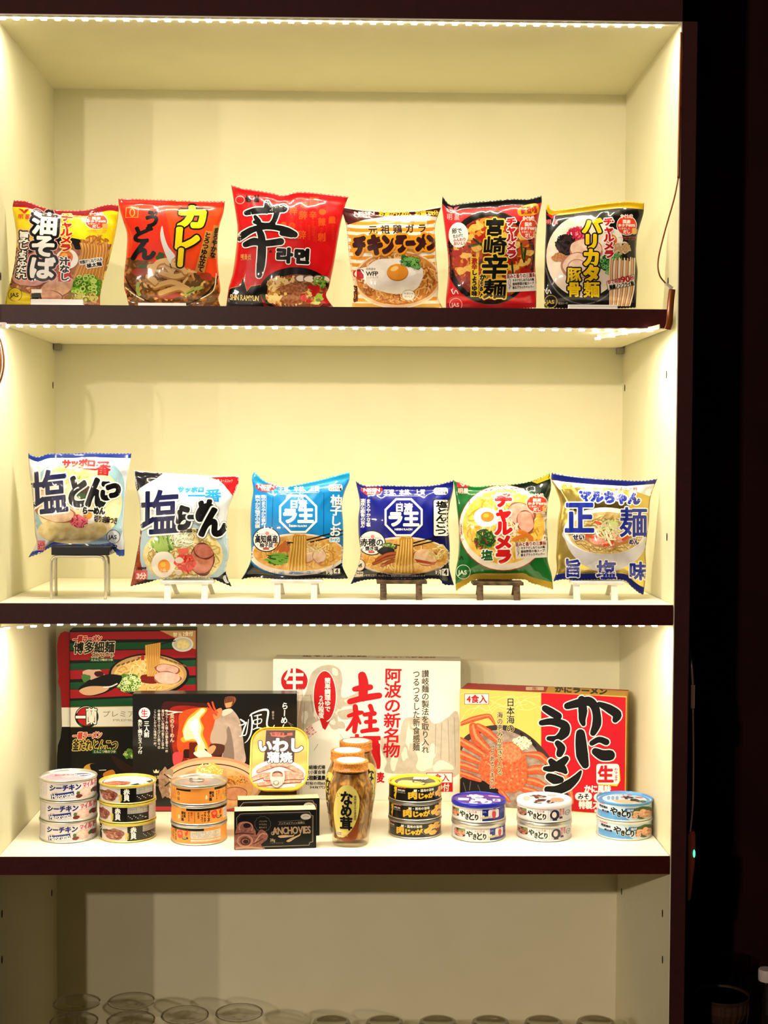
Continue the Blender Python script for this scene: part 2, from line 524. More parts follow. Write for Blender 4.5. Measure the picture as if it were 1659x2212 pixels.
            me.polygons.foreach_set('use_smooth', np.ones(len(tr), bool))
            uv = me.uv_layers.new(name='print'); uvc = up[pi[used]][:, :2][tr.ravel()]/100.0
            uv.data.foreach_set('uv', uvc.ravel())
            me.update(calc_edges=True)
            me.normals_split_custom_set_from_vertices([tuple(v) for v in no[used]])
            objs[part] = add(part, me, mats, parent)
        return objs

def face_hit(quad):
    """hit function for one flat rectangle; what lies past its edge is trimmed to the edge"""
    o, ux, uy = quad[0], quad[1]-quad[0], quad[3]-quad[0]
    n = ux.cross(uy).normalized(); lx, ly = ux.length_squared, uy.length_squared; e = 0.004
    def hit(px, py):
        d = ray(px, py); k = d.dot(n)
        if abs(k) < 1e-6: return None
        p = CAM+d*((o-CAM).dot(n)/k)-o
        a, b = min(1-e, max(e, p.dot(ux)/lx)), min(1-e, max(e, p.dot(uy)/ly))
        return o+ux*a+uy*b, n if k < 0 else -n, -d
    return hit

def mesh_hit(verts, quads, vnorm):
    """hit function: the point of the given front surface seen at a pixel, with its smooth normal"""
    tris = [t for q in quads for t in ((q[0], q[1], q[2]), (q[0], q[2], q[3]))]
    tree = BVHTree.FromPolygons([tuple(v) for v in verts], tris)
    V = [Vector(v) for v in verts]; N = [Vector(n) for n in vnorm]
    def hit(px, py):
        d = ray(px, py)
        loc, nor, i, dist = tree.ray_cast(CAM, d)
        if loc is None: return None
        a, b, c = tris[i]
        wa = (V[b]-loc).cross(V[c]-loc).length; wb = (V[c]-loc).cross(V[a]-loc).length; wc = (V[a]-loc).cross(V[b]-loc).length
        n = (N[a]*wa+N[b]*wb+N[c]*wc).normalized()
        if n.dot(d) > 0: n = -n
        return loc, n, -d
    return hit
# ------------------------------------------------------------------ room and cabinet
W2, DEP = 0.46, 0.393
Z_CEIL, Z_BOT = 0.579, -0.965
S2_T, S2_B, S3_T, S3_B, S4_T, S4_B = 0.1965, 0.1715, -0.2067, -0.2339, -0.5534, -0.5778
CREAM = mat('#cfcaab', 'card', 0, 'plaster', '#d2cdaf', 3.0, 'cream_laminate')
SHELFTOP = mat('#f3ecd2', 'card', 0, 'plaster', '#f5eed6', 3.0, 'white_laminate')
MAHOG = mat('#300706', 'card', 0, 'plaster', '#3c0b08', 30.0, 'mahogany_edge')
DARKSIDE = mat('#2a0605', 'matt', 0, 'plaster', '#330806', 12.0, 'dark_side')
MAROON = mat('#2a0605', 'matt', 0, 'plaster', '#320807', 2.0, 'dark_maroon_wall')
STEEL = mat('#b9b6ae', 'can', 1.0, name='steel')
HOLE_SHADE = mat('#1a1208', 'matt', name='hole_shade')

tag(box('wall_back', (-3.0, 0.52, -1.75), (3.0, 0.58, 1.5), MAROON), kind='structure')
tag(box('floor', (-3.5, -4.5, -1.80), (3.0, 0.6, -1.75), mat('#2a1812', 'card', 0, 'plaster', '#321d15', 2.0, 'dark_floor')), kind='structure')

cab = thing('display_cabinet', 'tall cream-lined open display cabinet with dark mahogany front edges', 'cabinet', (0, DEP/2, -1.75))
TH = 0.0215
box('back_panel', (-W2, DEP, Z_BOT), (W2, DEP+0.012, Z_CEIL+0.03), CREAM, cab)
for sx, nm in ((-1, 'side_panel'), (1, 'side_panel')):
    a, b = sorted((sx*W2, sx*(W2+TH-0.002)))
    box('side_panel', (a, 0.0, -1.75), (b, DEP+0.012, Z_CEIL+0.045), CREAM, cab)
    a, b = sorted((sx*(W2+TH-0.002), sx*(W2+TH)))
    box('side_veneer', (a, 0.0, -1.75), (b, DEP+0.012, Z_CEIL+0.045), DARKSIDE, cab)
    a, b = sorted((sx*(W2+0.0012), sx*(W2+TH)))
    tag(box('edge_band', (a, -0.0012, -1.75), (b, 0.0, Z_CEIL+0.045), DARKSIDE, cab), 'dark brown edge strip')
box('top_panel', (-W2, 0.0, Z_CEIL), (W2, DEP, Z_CEIL+0.03), CREAM, cab)
tag(box('edge_band', (-W2, -0.0012, Z_CEIL+0.002), (W2+TH, 0.0, Z_CEIL+0.045), DARKSIDE, cab), 'dark mahogany top edge')
box('bottom_panel', (-W2, 0.0, Z_BOT-0.03), (W2, DEP, Z_BOT), SHELFTOP, cab)
tag(box('upper_shade_panel', (-W2-TH, -0.0012, Z_CEIL+0.046), (W2+TH, DEP+0.012, 1.45), DARKSIDE, cab), 'unseen dark panel above the open shelves, added to shade the wall')  # out of view, added so its shadow covers the wall beside the cabinet
box('plinth', (-W2, 0.01, -1.75), (W2, 0.03, Z_BOT-0.03), DARKSIDE, cab)

def at_x(px, py, X):
    d = ray(px, py); return CAM + d*((X-CAM.x)/d.x)
for sx, pts in ((-1, ((114, 832), (111.5, 1929), (4, 1974), (4, 2073), (1, 597))), (1, ((1350, 838), (1440, 809), (1443.5, 608), (1343, 1926), (1431.5, 1973), (1431.5, 2073), (1441, 1160)))):
    for px, py in pts:
        p = at_x(px, py, sx*W2)
        bm = bmesh.new(); n = 16
        vs = [bm.verts.new((sx*(W2-0.0006), p.y+0.0027*math.cos(2*math.pi*k/n), p.z+0.0055*math.sin(2*math.pi*k/n))) for k in range(n)]
        ws = [bm.verts.new((sx*(W2+0.004), v.co.y, v.co.z)) for v in vs]
        bm.faces.new(vs)
        for k in range(n): bm.faces.new((vs[k], vs[(k+1) % n], ws[(k+1) % n], ws[k]))
        from_bm('peg_hole_disc', bm, HOLE_SHADE, cab)  # flat dark disc; the shade inside a hole is put into its colour

# shelves: the board rests on small steel clips
def shelf(name_label, zt, zb, yf, x1):
    s = thing('shelf_board', name_label, 'shelf', (0, yf+0.15, zb))
    box('board', (-W2+0.0008, yf, zb), (x1-0.0005, DEP-0.001, zt), SHELFTOP, s)
    b = box('edge_band', (-W2+0.0008, yf-0.0015, zb-0.0005), (x1, yf, zt+0.0003), MAHOG, s, 0.0004)
    tag(b, 'dark mahogany front edge')
    return s
shelf('topmost shelf board, holding six noodle packs behind its dark front edge', S2_T, S2_B, 0.012, W2-0.006)
shelf('middle shelf board, holding six noodle packs on little stands', S3_T, S3_B, 0.0, W2-0.0008)
shelf('lowest shelf board, holding the food boxes, jars and canned food', S4_T, S4_B, 0.0, W2-0.0008)
for (px, py, sx) in ((118.5, 746, -1), (1346, 751, 1)):
    bm = bmesh.new()
    x = sx*(W2-0.0065)
    bm_box(bm, (x-0.0055, DEP-0.016, S2_B-0.0102), (x+0.0055, DEP-0.001, S2_B-0.0005), 0.0008)
    from_bm('shelf_support', bm, mat('#8d8a7c', 'can', 0.6, name='clip_grey'), cab)

# ------------------------------------------------------------------ LED strips under the shelf fronts
LED_ON = emit_mat('led_light', '#fdf3d6', LED_STRENGTH)
LED_SIDE = emit_mat('led_side', '#fff3d8', LED_STRENGTH*0.04)
TAPE = mat('#f2e9d2', 'can', name='led_tape')
led_bm = bmesh.new(); bm_box(led_bm, (-0.0036, -0.0030, -0.0024), (0.0036, 0.0030, 0.0), 0.0005)
LED_ME = bpy.data.meshes.new('led'); led_bm.to_mesh(LED_ME); led_bm.free(); LED_ME.materials.append(LED_SIDE); LED_ME.materials.append(LED_ON)
for p_ in LED_ME.polygons: p_.material_index = 1 if p_.normal.z < -0.6 else 0
def strip(label, x0, x1, y, z, pitch, droop=lambda x: 0.0, shift=lambda x: 0.0):
    s = thing('led_strip', label, 'light strip', ((x0+x1)/2, y, z), 'warm white strips under the shelf fronts')
    n = int((x1-x0)/pitch)
    bm = bmesh.new(); pr = None; N = 60
    for k in range(N+1):
        x = x0+(x1-x0)*k/N; d = droop(x); h = shift(x)
        r = [bm.verts.new((x, y+h+a, z-d+b)) for a, b in ((-0.004, 0), (0.004, 0), (0.004, -0.0009), (-0.004, -0.0009))]
        if pr:
            for q in range(4): bm.faces.new((pr[q], pr[(q+1) % 4], r[(q+1) % 4], r[q]))
        else: bm.faces.new(r)
        pr = r
    bm.faces.new(list(reversed(pr))); bmesh.ops.recalc_face_normals(bm, faces=bm.faces)
    from_bm('tape', bm, TAPE, s)
    for k in range(n):
        x = x0+pitch*(k+0.5)
        o = bpy.data.objects.new('led', LED_ME); COL.objects.link(o); o.parent = s
        o.location = Vector((x, y+shift(x), z-droop(x)-0.0009)) - s.location
    return s
strip('strip of warm white lights along the cabinet ceiling front, above all the shelves', -W2+0.001, W2-0.003, 0.006, Z_CEIL-0.0006, 0.01834)
def lift2(x): return 0.004*max(0, (x-0.345)/0.1)**2 if x > 0.345 else 0.0
strip('strip of warm white lights under the topmost shelf of noodle packs', -W2+0.001, W2-0.012, 0.018, S2_B-0.0007, 0.0182, lambda x: 0.0, lambda x: 0.0)
strip('strip of warm white lights under the middle shelf, above the food boxes', -W2+0.001, W2-0.01, 0.0135, S3_B-0.0003, 0.0181, lambda x: 0.006*max(0.0, (-0.375-x)/0.08) if x < -0.375 else 0.0)

# second loose piece of strip hanging at the right end under the top shelf
ls = thing('led_strip', 'short loose tail of lights hanging under the topmost shelf near its right end', 'light strip', (0.38, 0.06, S2_B-0.004))
tail = [at_z(1291, 728, S2_B-0.006), at_z(1322, 723, S2_B-0.004), at_z(1350, 717, S2_B-0.003), at_z(1377, 713, S2_B-0.0022), at_z(1404, 711, S2_B-0.002), at_z(1425, 706, S2_B-0.0018)]
tube('tape', tail, 0.0035, TAPE, ls, flat=0.2)
for p in tail[:5]:
    o = bpy.data.objects.new('led', LED_ME); COL.objects.link(o); o.parent = ls; o.location = p-Vector((0, 0, 0.0008))-ls.location

COPPER = mat('#8a4a1c', 'can', 0.3, name='amber_ribbon')
PALEWIRE = mat('#d8cfb8', 'can', name='pale_wire')
rw = thing('ribbon_cable', 'amber ribbon cable running down the right front edge of the cabinet', 'cable', at(1466, 340, -0.003))
tube('upper_ribbon', [at(1471, 70, -0.004), at(1469.5, 150, -0.004), at(1468, 230, -0.004), at(1466, 330, -0.004), at(1465, 385, -0.003)], 0.0016, COPPER, rw)
tube('wire_loop', [at(1465, 385, -0.003), at(1456, 430, -0.002), at(1436, 500, -0.004), at(1422, 560, -0.006), at(1424, 592, -0.006), at(1436, 610, -0.004), at(1452, 623, -0.004)], 0.0011, COPPER, rw)
tag(tube('solder_joint', [at(1438, 612, -0.006), at(1446, 618, -0.006), at(1453, 623, -0.006)], 0.0021, PALEWIRE, rw), 'pale joint in the wire')
tube('lower_ribbon', [at(1452, 625, -0.005), at(1449, 650, -0.006), at(1447, 680, -0.006), at(1446, 698, -0.004), at(1442, 711, 0.0)], 0.0046, COPPER, rw, flat=0.35)
lw = thing('ribbon_cable', 'coiled amber ribbon cable at the left front edge below the topmost shelf', 'cable', at(4, 780, -0.003))
for k, (dx, m) in enumerate(((0, COPPER), (-4.5, PALEWIRE), (-8, COPPER))):
    tube('coil', [at(-8+dx, 715, -0.006-0.003*k), at(3+dx, 742, -0.006-0.003*k), at(8+dx, 775, -0.006-0.003*k), at(6+dx, 803, -0.006-0.003*k), at(-2+dx, 828, -0.006-0.003*k), at(-14+dx, 842, -0.006-0.003*k)], 0.0016, m, lw)
cb = thing('wire_connector', 'white plastic wire connector at the left end under the topmost shelf', 'connector', at(6, 703, 0.014))
p0, p1 = at(-12, 709, 0.012), at(15, 697, 0.012)
box('housing', (p0.x, 0.006, p0.z), (p1.x, 0.018, p1.z), mat('#f4f0e2', 'can', name='connector_white'), cb, 0.001)
box('latch', (p0.x+0.003, 0.0045, p0.z+0.002), (p1.x-0.006, 0.006, p0.z+0.005), mat('#d8d2bf', 'can', name='connector_grey'), cb, 0.0004)
# ------------------------------------------------------------------ noodle packs
def resample(pts, n, smooth=True):
    p = np.array(catmull(pts, 8) if smooth else pts, float)
    d = np.concatenate(([0], np.cumsum(np.linalg.norm(np.diff(p, axis=0), axis=1)))); d /= d[-1]
    t = np.linspace(0, 1, n)
    return np.stack((np.interp(t, d, p[:, 0]), np.interp(t, d, p[:, 1])), 1)

def pouch(label, crop, top, right, bottom, left, Y0, body, seal_top, seal_bot, back='#d8d4cc', B=0.018, lean=0.10, st=0.055, sb=0.05, fin='film', metal=0.0,
          seed=1, crease=1.0, group='noodle packs on show', nx=60, ny=64):
    """a pillow pouch: outline in crop units, seen at depth Y0; returns (root, Art)"""
    ox, oy, k = crop
    px = lambda pts: [(ox+x/k, oy+y/k) for x, y in pts]
    t, r, b, l = resample(px(top), nx+1), resample(px(right), ny+1), resample(px(bottom), nx+1), resample(px(left), ny+1)
    U = np.linspace(0, 1, nx+1)[None, :, None]; V = np.linspace(0, 1, ny+1)[:, None, None]
    G = (1-V)*t[None]+V*b[None]+(1-U)*l[:, None]+U*r[:, None] - ((1-U)*(1-V)*t[0]+U*(1-V)*t[-1]+(1-U)*V*b[0]+U*V*b[-1])
    for i in range(nx+1):                 # crimped teeth along the two sealed ends
        G[0, i, 1] += 1.3 if i % 2 else -0.6
        G[-1, i, 1] += 0.8 if i % 2 else -0.8
    ybot = float(b[:, 1].mean())
    rnd = random.Random(seed); off = rnd.uniform(0, 50)
    def depth(j, i, side):
        u, v = i/nx, j/ny
        vv = min(1.0, max(0.0, (v-st)/(1-st-sb)))
        w = max(0.0, 1-abs(2*u-1)**2.5)**0.6*max(0.0, 1-abs(2*vv-1)**2.8)**0.62
        d = B*w*(1.0 if side < 0 else 0.9)
        env = 0.22+1.5*math.exp(-((v-st)/0.13)**2)+0.8*math.exp(-((1-sb-v)/0.10)**2)+0.5*math.exp(-(u/0.10)**2)+0.5*math.exp(-((1-u)/0.10)**2)
        fold = 1-2*abs(noise.noise(Vector((u*6.5+off, v*2.2+(u-0.5)*v*3, side*3.0+off))))
        fine = noise.noise(Vector((u*15+off, v*11, 7.0+side)))
        lowf = noise.noise(Vector((u*3+off, v*3, 2.0)))
        inside = min(1, w*3)
        d += crease*inside*(0.0019*(fold-0.6)*env+0.0010*fine*env+0.0022*lowf)
        if v < st or v > 1-sb:
            d = 0.0004+0.00025*math.sin(v*ny*1.9)+0.0012*noise.noise(Vector((u*4+off, v, 0)))*(-side if side > 0 else 1)
        d = max(d, 0.0003)
        yb = Y0+lean*(ybot-G[j, i, 1])*0.00065
        yb += 0.004*noise.noise(Vector((u*3+off, v*2, 9.0)))*(1-w)
        return yb-d if side < 0 else yb+d
    P = np.zeros((2, ny+1, nx+1, 3))
    for j in range(ny+1):
        for i in range(nx+1):
            x, y = G[j, i]
            edge = i in (0, nx)
            yf = depth(j, i, -1); ybk = depth(j, i, 1)
            if edge: yf = ybk = (yf+ybk)/2
            P[0, j, i] = at(x, y, yf)
            dy = P[0, j, i, 1]
            P[1, j, i] = (P[0, j, i, 0], ybk, P[0, j, i, 2])
    js, je = max(1, round(st*ny)), ny-max(1, round(sb*ny))
    cen = P[0, -1, nx//2]
    root = thing('noodle_pack', label, 'noodle pack', (float(cen[0]), float(Y0), float(P[0, -1, :, 2].max())), group)
    def sheet(name, j0, j1, mf, mb, cap_top, cap_bot):
        n = nx+1; rows = j1-j0+1
        vs = [tuple(P[0, j, i]) for j in range(j0, j1+1) for i in range(n)]
        idb = {}
        for j in range(j0, j1+1):
            for i in range(n):
                if i in (0, nx): idb[j, i] = (j-j0)*n+i
                else:
                    idb[j, i] = len(vs); vs.append(tuple(P[1, j, i]))
        fs, mi = [], []
        for j in range(j0, j1):
            for i in range(nx):
                a = (j-j0)*n+i
                fs.append((a, a+n, a+n+1, a+1)); mi.append(0)
                fs.append((idb[j, i], idb[j, i+1], idb[j+1, i+1], idb[j+1, i])); mi.append(1)
        for j, c in ((j0, cap_top), (j1, cap_bot)):
            if c:
                for i in range(nx):
                    q = [(j-j0)*n+i, (j-j0)*n+i+1, idb[j, i+1], idb[j, i]]
                    q = list(dict.fromkeys(q))
                    if len(q) >= 3: fs.append(tuple(q)); mi.append(1)
        me = bpy.data.meshes.new(name); me.from_pydata(vs, [], fs)
        me.polygons.foreach_set('material_index', mi); me.update()
        uv = me.uv_layers.new(name='print')
        o = add(name, me, [mf, mb], root, True)
        return o
    mat_of = lambda c: mat(Art.deep(c), fin, metal) if isinstance(c, str) else c
    sheet('pouch', js, je, mat_of(body), mat(back, 'film'), False, False)
    sheet('top_seal', 0, js, mat_of(seal_top), mat_of(seal_top), True, False)
    sheet('bottom_seal', je, ny, mat_of(seal_bot), mat_of(seal_bot), False, True)
    fv = P[0].reshape(-1, 3); n = nx+1
    quads = [(j*n+i, (j+1)*n+i, (j+1)*n+i+1, j*n+i+1) for j in range(ny) for i in range(nx)]
    gu = np.gradient(P[0], axis=1); gv = np.gradient(P[0], axis=0)
    N = np.cross(gv, gu); N /= (np.linalg.norm(N, axis=2)[..., None]+1e-12)
    N[N[..., 1] > 0] *= -1
    return root, Art(mesh_hit(fv, quads, N.reshape(-1, 3)), crop, fin, 4.0, seed)

CA, CB, CC = (0, 380, 3.318), (480, 380, 3.318), (930, 380, 3.0164)
CD, CE, CF = (0, 950, 3.0722), (500, 990, 3.318), (960, 990, 3.1904)
RED, WHT, BLK = '#c8202c', '#f4f2ec', '#070606'
YP = 0.043

def badge(A, cx, cy, rx, ry):
    A.ell(cx, cy, rx, ry, WHT); A.ell(cx, cy, rx*0.94, ry*0.94, '#e0552f')
    A.text('かくし味', (cx-rx*0.6, cy-ry*1.08, cx+rx*0.6, cy-ry*0.72), '#d86a3a', 0, [(2.5, WHT)])
    A.text('国産', (cx-rx*0.4, cy-ry*0.55, cx+rx*0.4, cy-ry*0.2), WHT, 1)
    A.text('ホタテ100%', (cx-rx*0.85, cy-ry*0.15, cx+rx*0.85, cy+ry*0.15), WHT, 1)
    A.text('を使用した', (cx-rx*0.75, cy+ry*0.22, cx+rx*0.35, cy+ry*0.42), WHT)
    A.text('だし', (cx-rx*0.35, cy+ry*0.45, cx+rx*0.35, cy+ry*0.82), WHT, 1.2)
    A.blob([(cx+rx*0.55, cy+ry*0.3), (cx+rx*1.0, cy+ry*0.35), (cx+rx*0.95, cy+ry*0.8), (cx+rx*0.6, cy+ry*0.85)], '#ecc078')
    A.text('※北海道産ホタテ使用', (cx-rx*0.8, cy+ry*1.1, cx+rx*0.9, cy+ry*1.28), '#c86a60')
    A.text('スープ中だし使用', (cx-rx*0.6, cy+ry*1.32, cx+rx*0.8, cy+ry*1.48), '#c86a60')
def myojo(A, x, y, w, h, c, c2=None):
    A.poly([(x, y), (x+w*0.4, y+h*0.1), (x+w*0.5, y+h*0.28), (x+w*0.6, y+h*0.1), (x+w, y), (x+w*0.5, y+h*0.5)], c2 or c)
    A.text('明 星', (x, y+h*0.55, x+w, y+h), c, 1)
def jas(A, cx, cy, r, c, fillc=None):
    if fillc: A.ell(cx, cy, r, r, fillc)
    A.ring(cx, cy, r, r, 3.5, c, 'lettering'); A.text('JAS', (cx-r*0.75, cy-r*0.25, cx+r*0.5, cy+r*0.35), c, 1.2)
def banner(A, x0, y0, x1, y1, tilt):
    A.poly([(x0, y0+tilt), (x1, y0), (x1, y1), (x0+8, y1+tilt*0.7)], '#efe9e2')
    A.text('旨みと香りの三重奏', (x0+4, y0+tilt*0.4+3, x1-6, y0+tilt*0.4+30), '#a03a34', 1, rot=3)
    for i, q in enumerate(('ホタテだしねり込み麺', '香味野菜の塩スープ', '香るブラックペッパー')):
        A.text(q, (x0+42, y0+40+i*24, x1-16, y0+58+i*24), '#2a2422', 0.6, rot=3)
    A.line([(x0+22, y1-8), (x0+30, y0+50), (x0+20, y0+48), (x0+18, y1-40), (x0+32, y1-30), (x0+20, y1-18)], 3, '#6a605a')

# --- yellow pack
root, A = pouch('yellow and brown noodle pack with tall white lettering, leftmost on the topmost shelf', CA,
    [(100,175),(190,182),(270,212),(370,240),(500,248),(625,243),(700,222),(780,203),(848,212)],
    [(848,212),(850,265),(835,380),(805,520),(775,640),(745,740),(720,850),(718,930)], [(38,930),(250,932),(500,934),(718,930)],
    [(100,175),(90,230),(105,330),(118,430),(112,560),(92,690),(62,800),(45,870),(38,930)], YP, '#f0d818', '#b41f2b', '#d2bc20', seed=3, crease=1.2)
A.poly([(116,520),(240,505),(350,470),(590,455),(800,490),(775,640),(745,740),(718,850),(716,925),(60,925),(62,800),(92,690),(112,560)], A.m('#b9855c', 'noise', '#e2bd92', 1.2, '#a9694a'))
A.blob([(116,520),(180,480),(420,440),(590,462),(585,520),(540,525),(500,480),(300,520),(150,600),(95,760),(70,780),(95,640)], '#1a1512')
A.strands(300, 830, 230, 80, ('#e2b98c', '#c48a58', '#9d6a40'), 26, 12, 1.2)
for q, c in enumerate(('#d9a560', '#b97b36', '#edc588', '#c99248')):
    A.lines([[(575+22*i+q*5, 470+A.rng.uniform(-20, 20)), (585+21*i+q*5, 540), (560+22*i+q*5, 640), (520+25*i+q*5, 740)] for i in range(9)], 9, c)
A.strands(690, 460, 90, 40, ('#d9a560', '#b97b36'), 14, 9, 1.6)
A.egg(480, 595, 82, 75, yolk='#e58a30', yr=0.62, dx=-8, dy=-14)
A.chashu(200, 745, 130, 52, '#c58b80', '#8a5040', '#dcb0a2', 0.1); A.chashu(410, 800, 140, 75, '#d2a184', '#96604a', '#e5c3a6', -0.35); A.chashu(330, 860, 120, 45, '#c39078', '#8c5a48', '#dcb59c', 0.1)
A.rough(620, 800, 105, 95, '#5c7a2c', 14, 0.1); A.scallions(620, 800, 100, 92, 30, 20)
A.scallions(600, 865, 100, 30, 10, 22, ('#d4d884', '#8c7a3a', '#c9c070'))
A.poly([(38,925),(45,860),(66,800),(120,815),(215,850),(220,925)], '#d6c41e')
jas(A, 108, 850, 50, '#1a1a10', '#d6c41e')
A.poly([(222,845),(290,830),(300,885),(230,890)], '#1c1816'); A.rect(225, 812, 300, 838, WHT)
A.rect(418, 575, 504, 757, '#cc2630'); A.text('汁なし', (424, 582, 500, 750), BLK, 3, [(7, WHT)], v=True)
A.text('旨みしょうゆだれ', (122, 398, 202, 735), WHT, 2.5, [(15, '#e9b9bb'), (10, BLK)], v=True, rot=-4)
A.text('油そば', (216, 262, 406, 738), WHT, 8, [(27, '#efc3c6'), (21, BLK)], v=True, rot=-4)
A.text('チャルメラ', (430, 270, 520, 540), RED, 4, [(7, '#f6e39a')], v=True, rot=-3)
badge(A, 690, 325, 82, 58); A.text('たっぷり', (600, 268, 690, 290), '#d05030', 1, rot=-6)
A.text('特製だしねり込み', (570, 595, 735, 622), '#2c2420', 0.8, [(5, WHT)], rot=9); A.text('極太麺', (620, 622, 730, 652), '#2c2420', 1.4, [(6, WHT)], rot=9)
myojo(A, 130, 232, 85, 75, '#d8503a', '#c8202c')
A.build(root)

# --- orange curry pack
root, A = pouch('orange curry udon pack with yellow block letters, second along the topmost shelf', CA,
    [(848,162),(1000,165),(1200,172),(1400,180),(1612,182)], [(1612,182),(1600,270),(1575,350),(1560,450),(1560,600),(1570,720),(1580,820),(1565,880),(1580,935)],
    [(925,935),(1100,938),(1350,938),(1580,935)], [(848,162),(855,230),(885,330),(910,420),(905,560),(890,700),(890,800),(910,870),(925,935)], YP, '#ec5a1a', '#d93a1a', '#a85a28', seed=7, crease=0.9)
A.poly([(860,200),(1180,210),(1230,500),(1215,640),(1000,605),(900,590),(908,430)], '#e4411c')
A.blob([(898,590),(1000,603),(1120,620),(1230,650),(1380,690),(1545,735),(1572,830),(1565,930),(930,930),(892,800),(888,690)], A.m('#8c5a22', 'noise', '#c98e42', 1.4, '#6c4a20'))
A.ring(1230, 640, 350, 300, 10, '#2a1a10', a0=15, a1=165)
A.strands(1200, 770, 290, 120, ('#d9a860', '#b5843c', '#e8c488', '#7a5a24'), 20, 17, 1.1)
A.rough(1010, 690, 70, 30, '#a8482a', 10, 0.2); A.rough(1480, 720, 45, 30, '#b04a30', 10, 0.2); A.rough(1200, 860, 80, 28, '#b8503a', 10, 0.25); A.rough(1040, 650, 60, 14, '#4f6a26', 10, 0.2)
A.rough(1150, 580, 30, 30, '#45602a', 10, 0.2)
for p in ([(1070,650),(1180,640),(1230,690)], [(1090,700),(1130,620),(1240,600)], [(1150,690),(1250,720),(1330,700)], [(1110,790),(1230,760),(1350,810)], [(1150,840),(1280,800),(1340,830)], [(1060,720),(1120,770),(1100,740)], [(1200,620),(1300,660),(1330,690)]):
    A.line([(x, y+10) for x, y in p], 40, '#b98a48'); A.line(p, 34, '#e2bd84')
A.line([(990,770),(985,820),(1000,850)], 24, '#a8b860'); A.line([(1330,850),(1400,810),(1440,800)], 26, '#b4bc62'); A.line([(1340,845),(1390,820)], 8, '#6c8030')
A.line([(900,800),(960,850),(1030,890)], 8, '#e9dcc4'); A.line([(1440,880),(1530,820),(1550,700)], 8, '#e9dcc4')
A.blob([(1162,358),(1148,430),(1172,525),(1215,625),(1232,600),(1255,572),(1205,505),(1178,430)], '#d9d6d2'); A.line([(1218,630),(1228,660)], 7, '#2a1a10')
A.text('う', (1030, 250, 1150, 368), BLK, 9, slant=0.1); A.text('ど', (940, 362, 1090, 475), BLK, 9, slant=0.1); A.text('ん', (935, 460, 1120, 602), BLK, 10, slant=0.1)
for c, b in (('カ', (1262, 215, 1500, 372)), ('レ', (1222, 362, 1440, 530)), ('ー', (1240, 518, 1350, 650))):
    A.text(c, b, '#f2d81c', 15, [(12, BLK)], v=(c == 'ー'), slant=0.08)
A.poly([(1532,352),(1585,362),(1548,595),(1488,582)], '#c9924a'); A.poly([(1474,392),(1528,398),(1466,695),(1398,682)], '#c9924a')
A.text('まろやかな', (1518, 368, 1562, 590), BLK, 2, v=True, rot=-9); A.text('とろつゆ仕立て', (1440, 400, 1488, 690), BLK, 2, v=True, rot=-12)
for w in ((905,228,992,298),): A.lines([[(905,228),(992,224)], [(992,224),(988,296)], [(988,296),(900,298)], [(900,298),(905,228)]], 4, '#e8b84a', smooth=False)
A.ring(948, 262, 20, 30, 7, '#e8b84a'); jas(A, 935, 855, 38, '#2a1a10')
A.build(root)

# --- red pack with huge black character
root, A = pouch('tall bright red noodle pack with one huge black brush character', CB,
    [(65,65),(130,85),(260,105),(370,125),(430,140),(540,115),(650,120),(760,132),(905,150)], [(905,150),(882,210),(852,330),(830,450),(803,620),(782,720),(765,800),(745,860),(795,940)],
    [(28,940),(250,945),(550,945),(795,940)], [(65,65),(75,130),(100,290),(110,400),(95,560),(75,700),(45,810),(28,940)], YP, '#d6121b', '#cf1a22', '#7c1014', seed=11, crease=1.3)
A.text('농심', (165, 138, 272, 186), BLK, 4); A.ring(128, 172, 34, 30, 5, '#f0b0a8', 'lettering'); 
for c, b in (('梓',(478,220,540,280)), ('辞',(548,252,612,312)), ('辛',(622,252,678,308)), ('辞',(538,392,602,452)), ('辣',(686,300,742,358)), ('刺',(684,408,742,468)), ('味',(560,180,612,232)), ('織',(762,290,812,342)), ('拳',(420,330,462,372))):
    A.text(c, b, '#ee6a2a', 2)
A.rect(628, 150, 692, 212, '#ea5a24', 'lettering'); A.text('漁', (634, 156, 686, 208), '#d6301c', 1); A.ell(718, 258, 26, 22, '#ee6a2a', 'lettering'); A.ell(500, 358, 26, 24, '#ea5a24', 'lettering'); A.text('人', (486, 342, 514, 372), '#d6201c')
for x in (466, 538, 608, 684, 752): A.lines([[(x, 150), (x-10, 480)]], 2, '#e6482a', 'lettering', smooth=False)
for x, y0 in ((552, 320), (640, 320), (650, 360), (610, 350), (700, 370), (488, 290), (782, 350)): A.text('매운맛신라면', (x, y0, x+26, y0+110), '#e6502a', 0, v=True)
A.ell(525, 822, 254, 168, BLK); A.ell(540, 842, 220, 138, A.m('#7c2c14', 'noise', '#b0602c', 2))
A.strands(530, 840, 205, 125, ('#d9ae66', '#b98a42', '#e9cb90', '#8a5a28'), 34, 13, 0.9, 1.6)
A.strands(400, 780, 80, 60, ('#dfb672', '#c99a52', '#f0d6a0'), 22, 14, 1.0, 2.0); A.strands(370, 870, 60, 40, ('#dfb672', '#c99a52', '#f0d6a0'), 14, 14, 1.2, 2.0)
for p in ([(395,820),(430,790),(530,765),(610,790),(600,830),(500,840)], [(420,880),(470,850),(560,840),(600,870),(560,910),(440,915)]):
    A.blob(p, A.m('#8a4c30', 'noise', '#c08a62', 4))
for x, y in ((560, 730), (620, 735), (690, 735), (730, 740)): A.rough(x, y, 42, 26, '#8a6a52', 10, 0.1); A.rough(x+3, y+4, 36, 22, '#efe2d2', 10, 0.1)
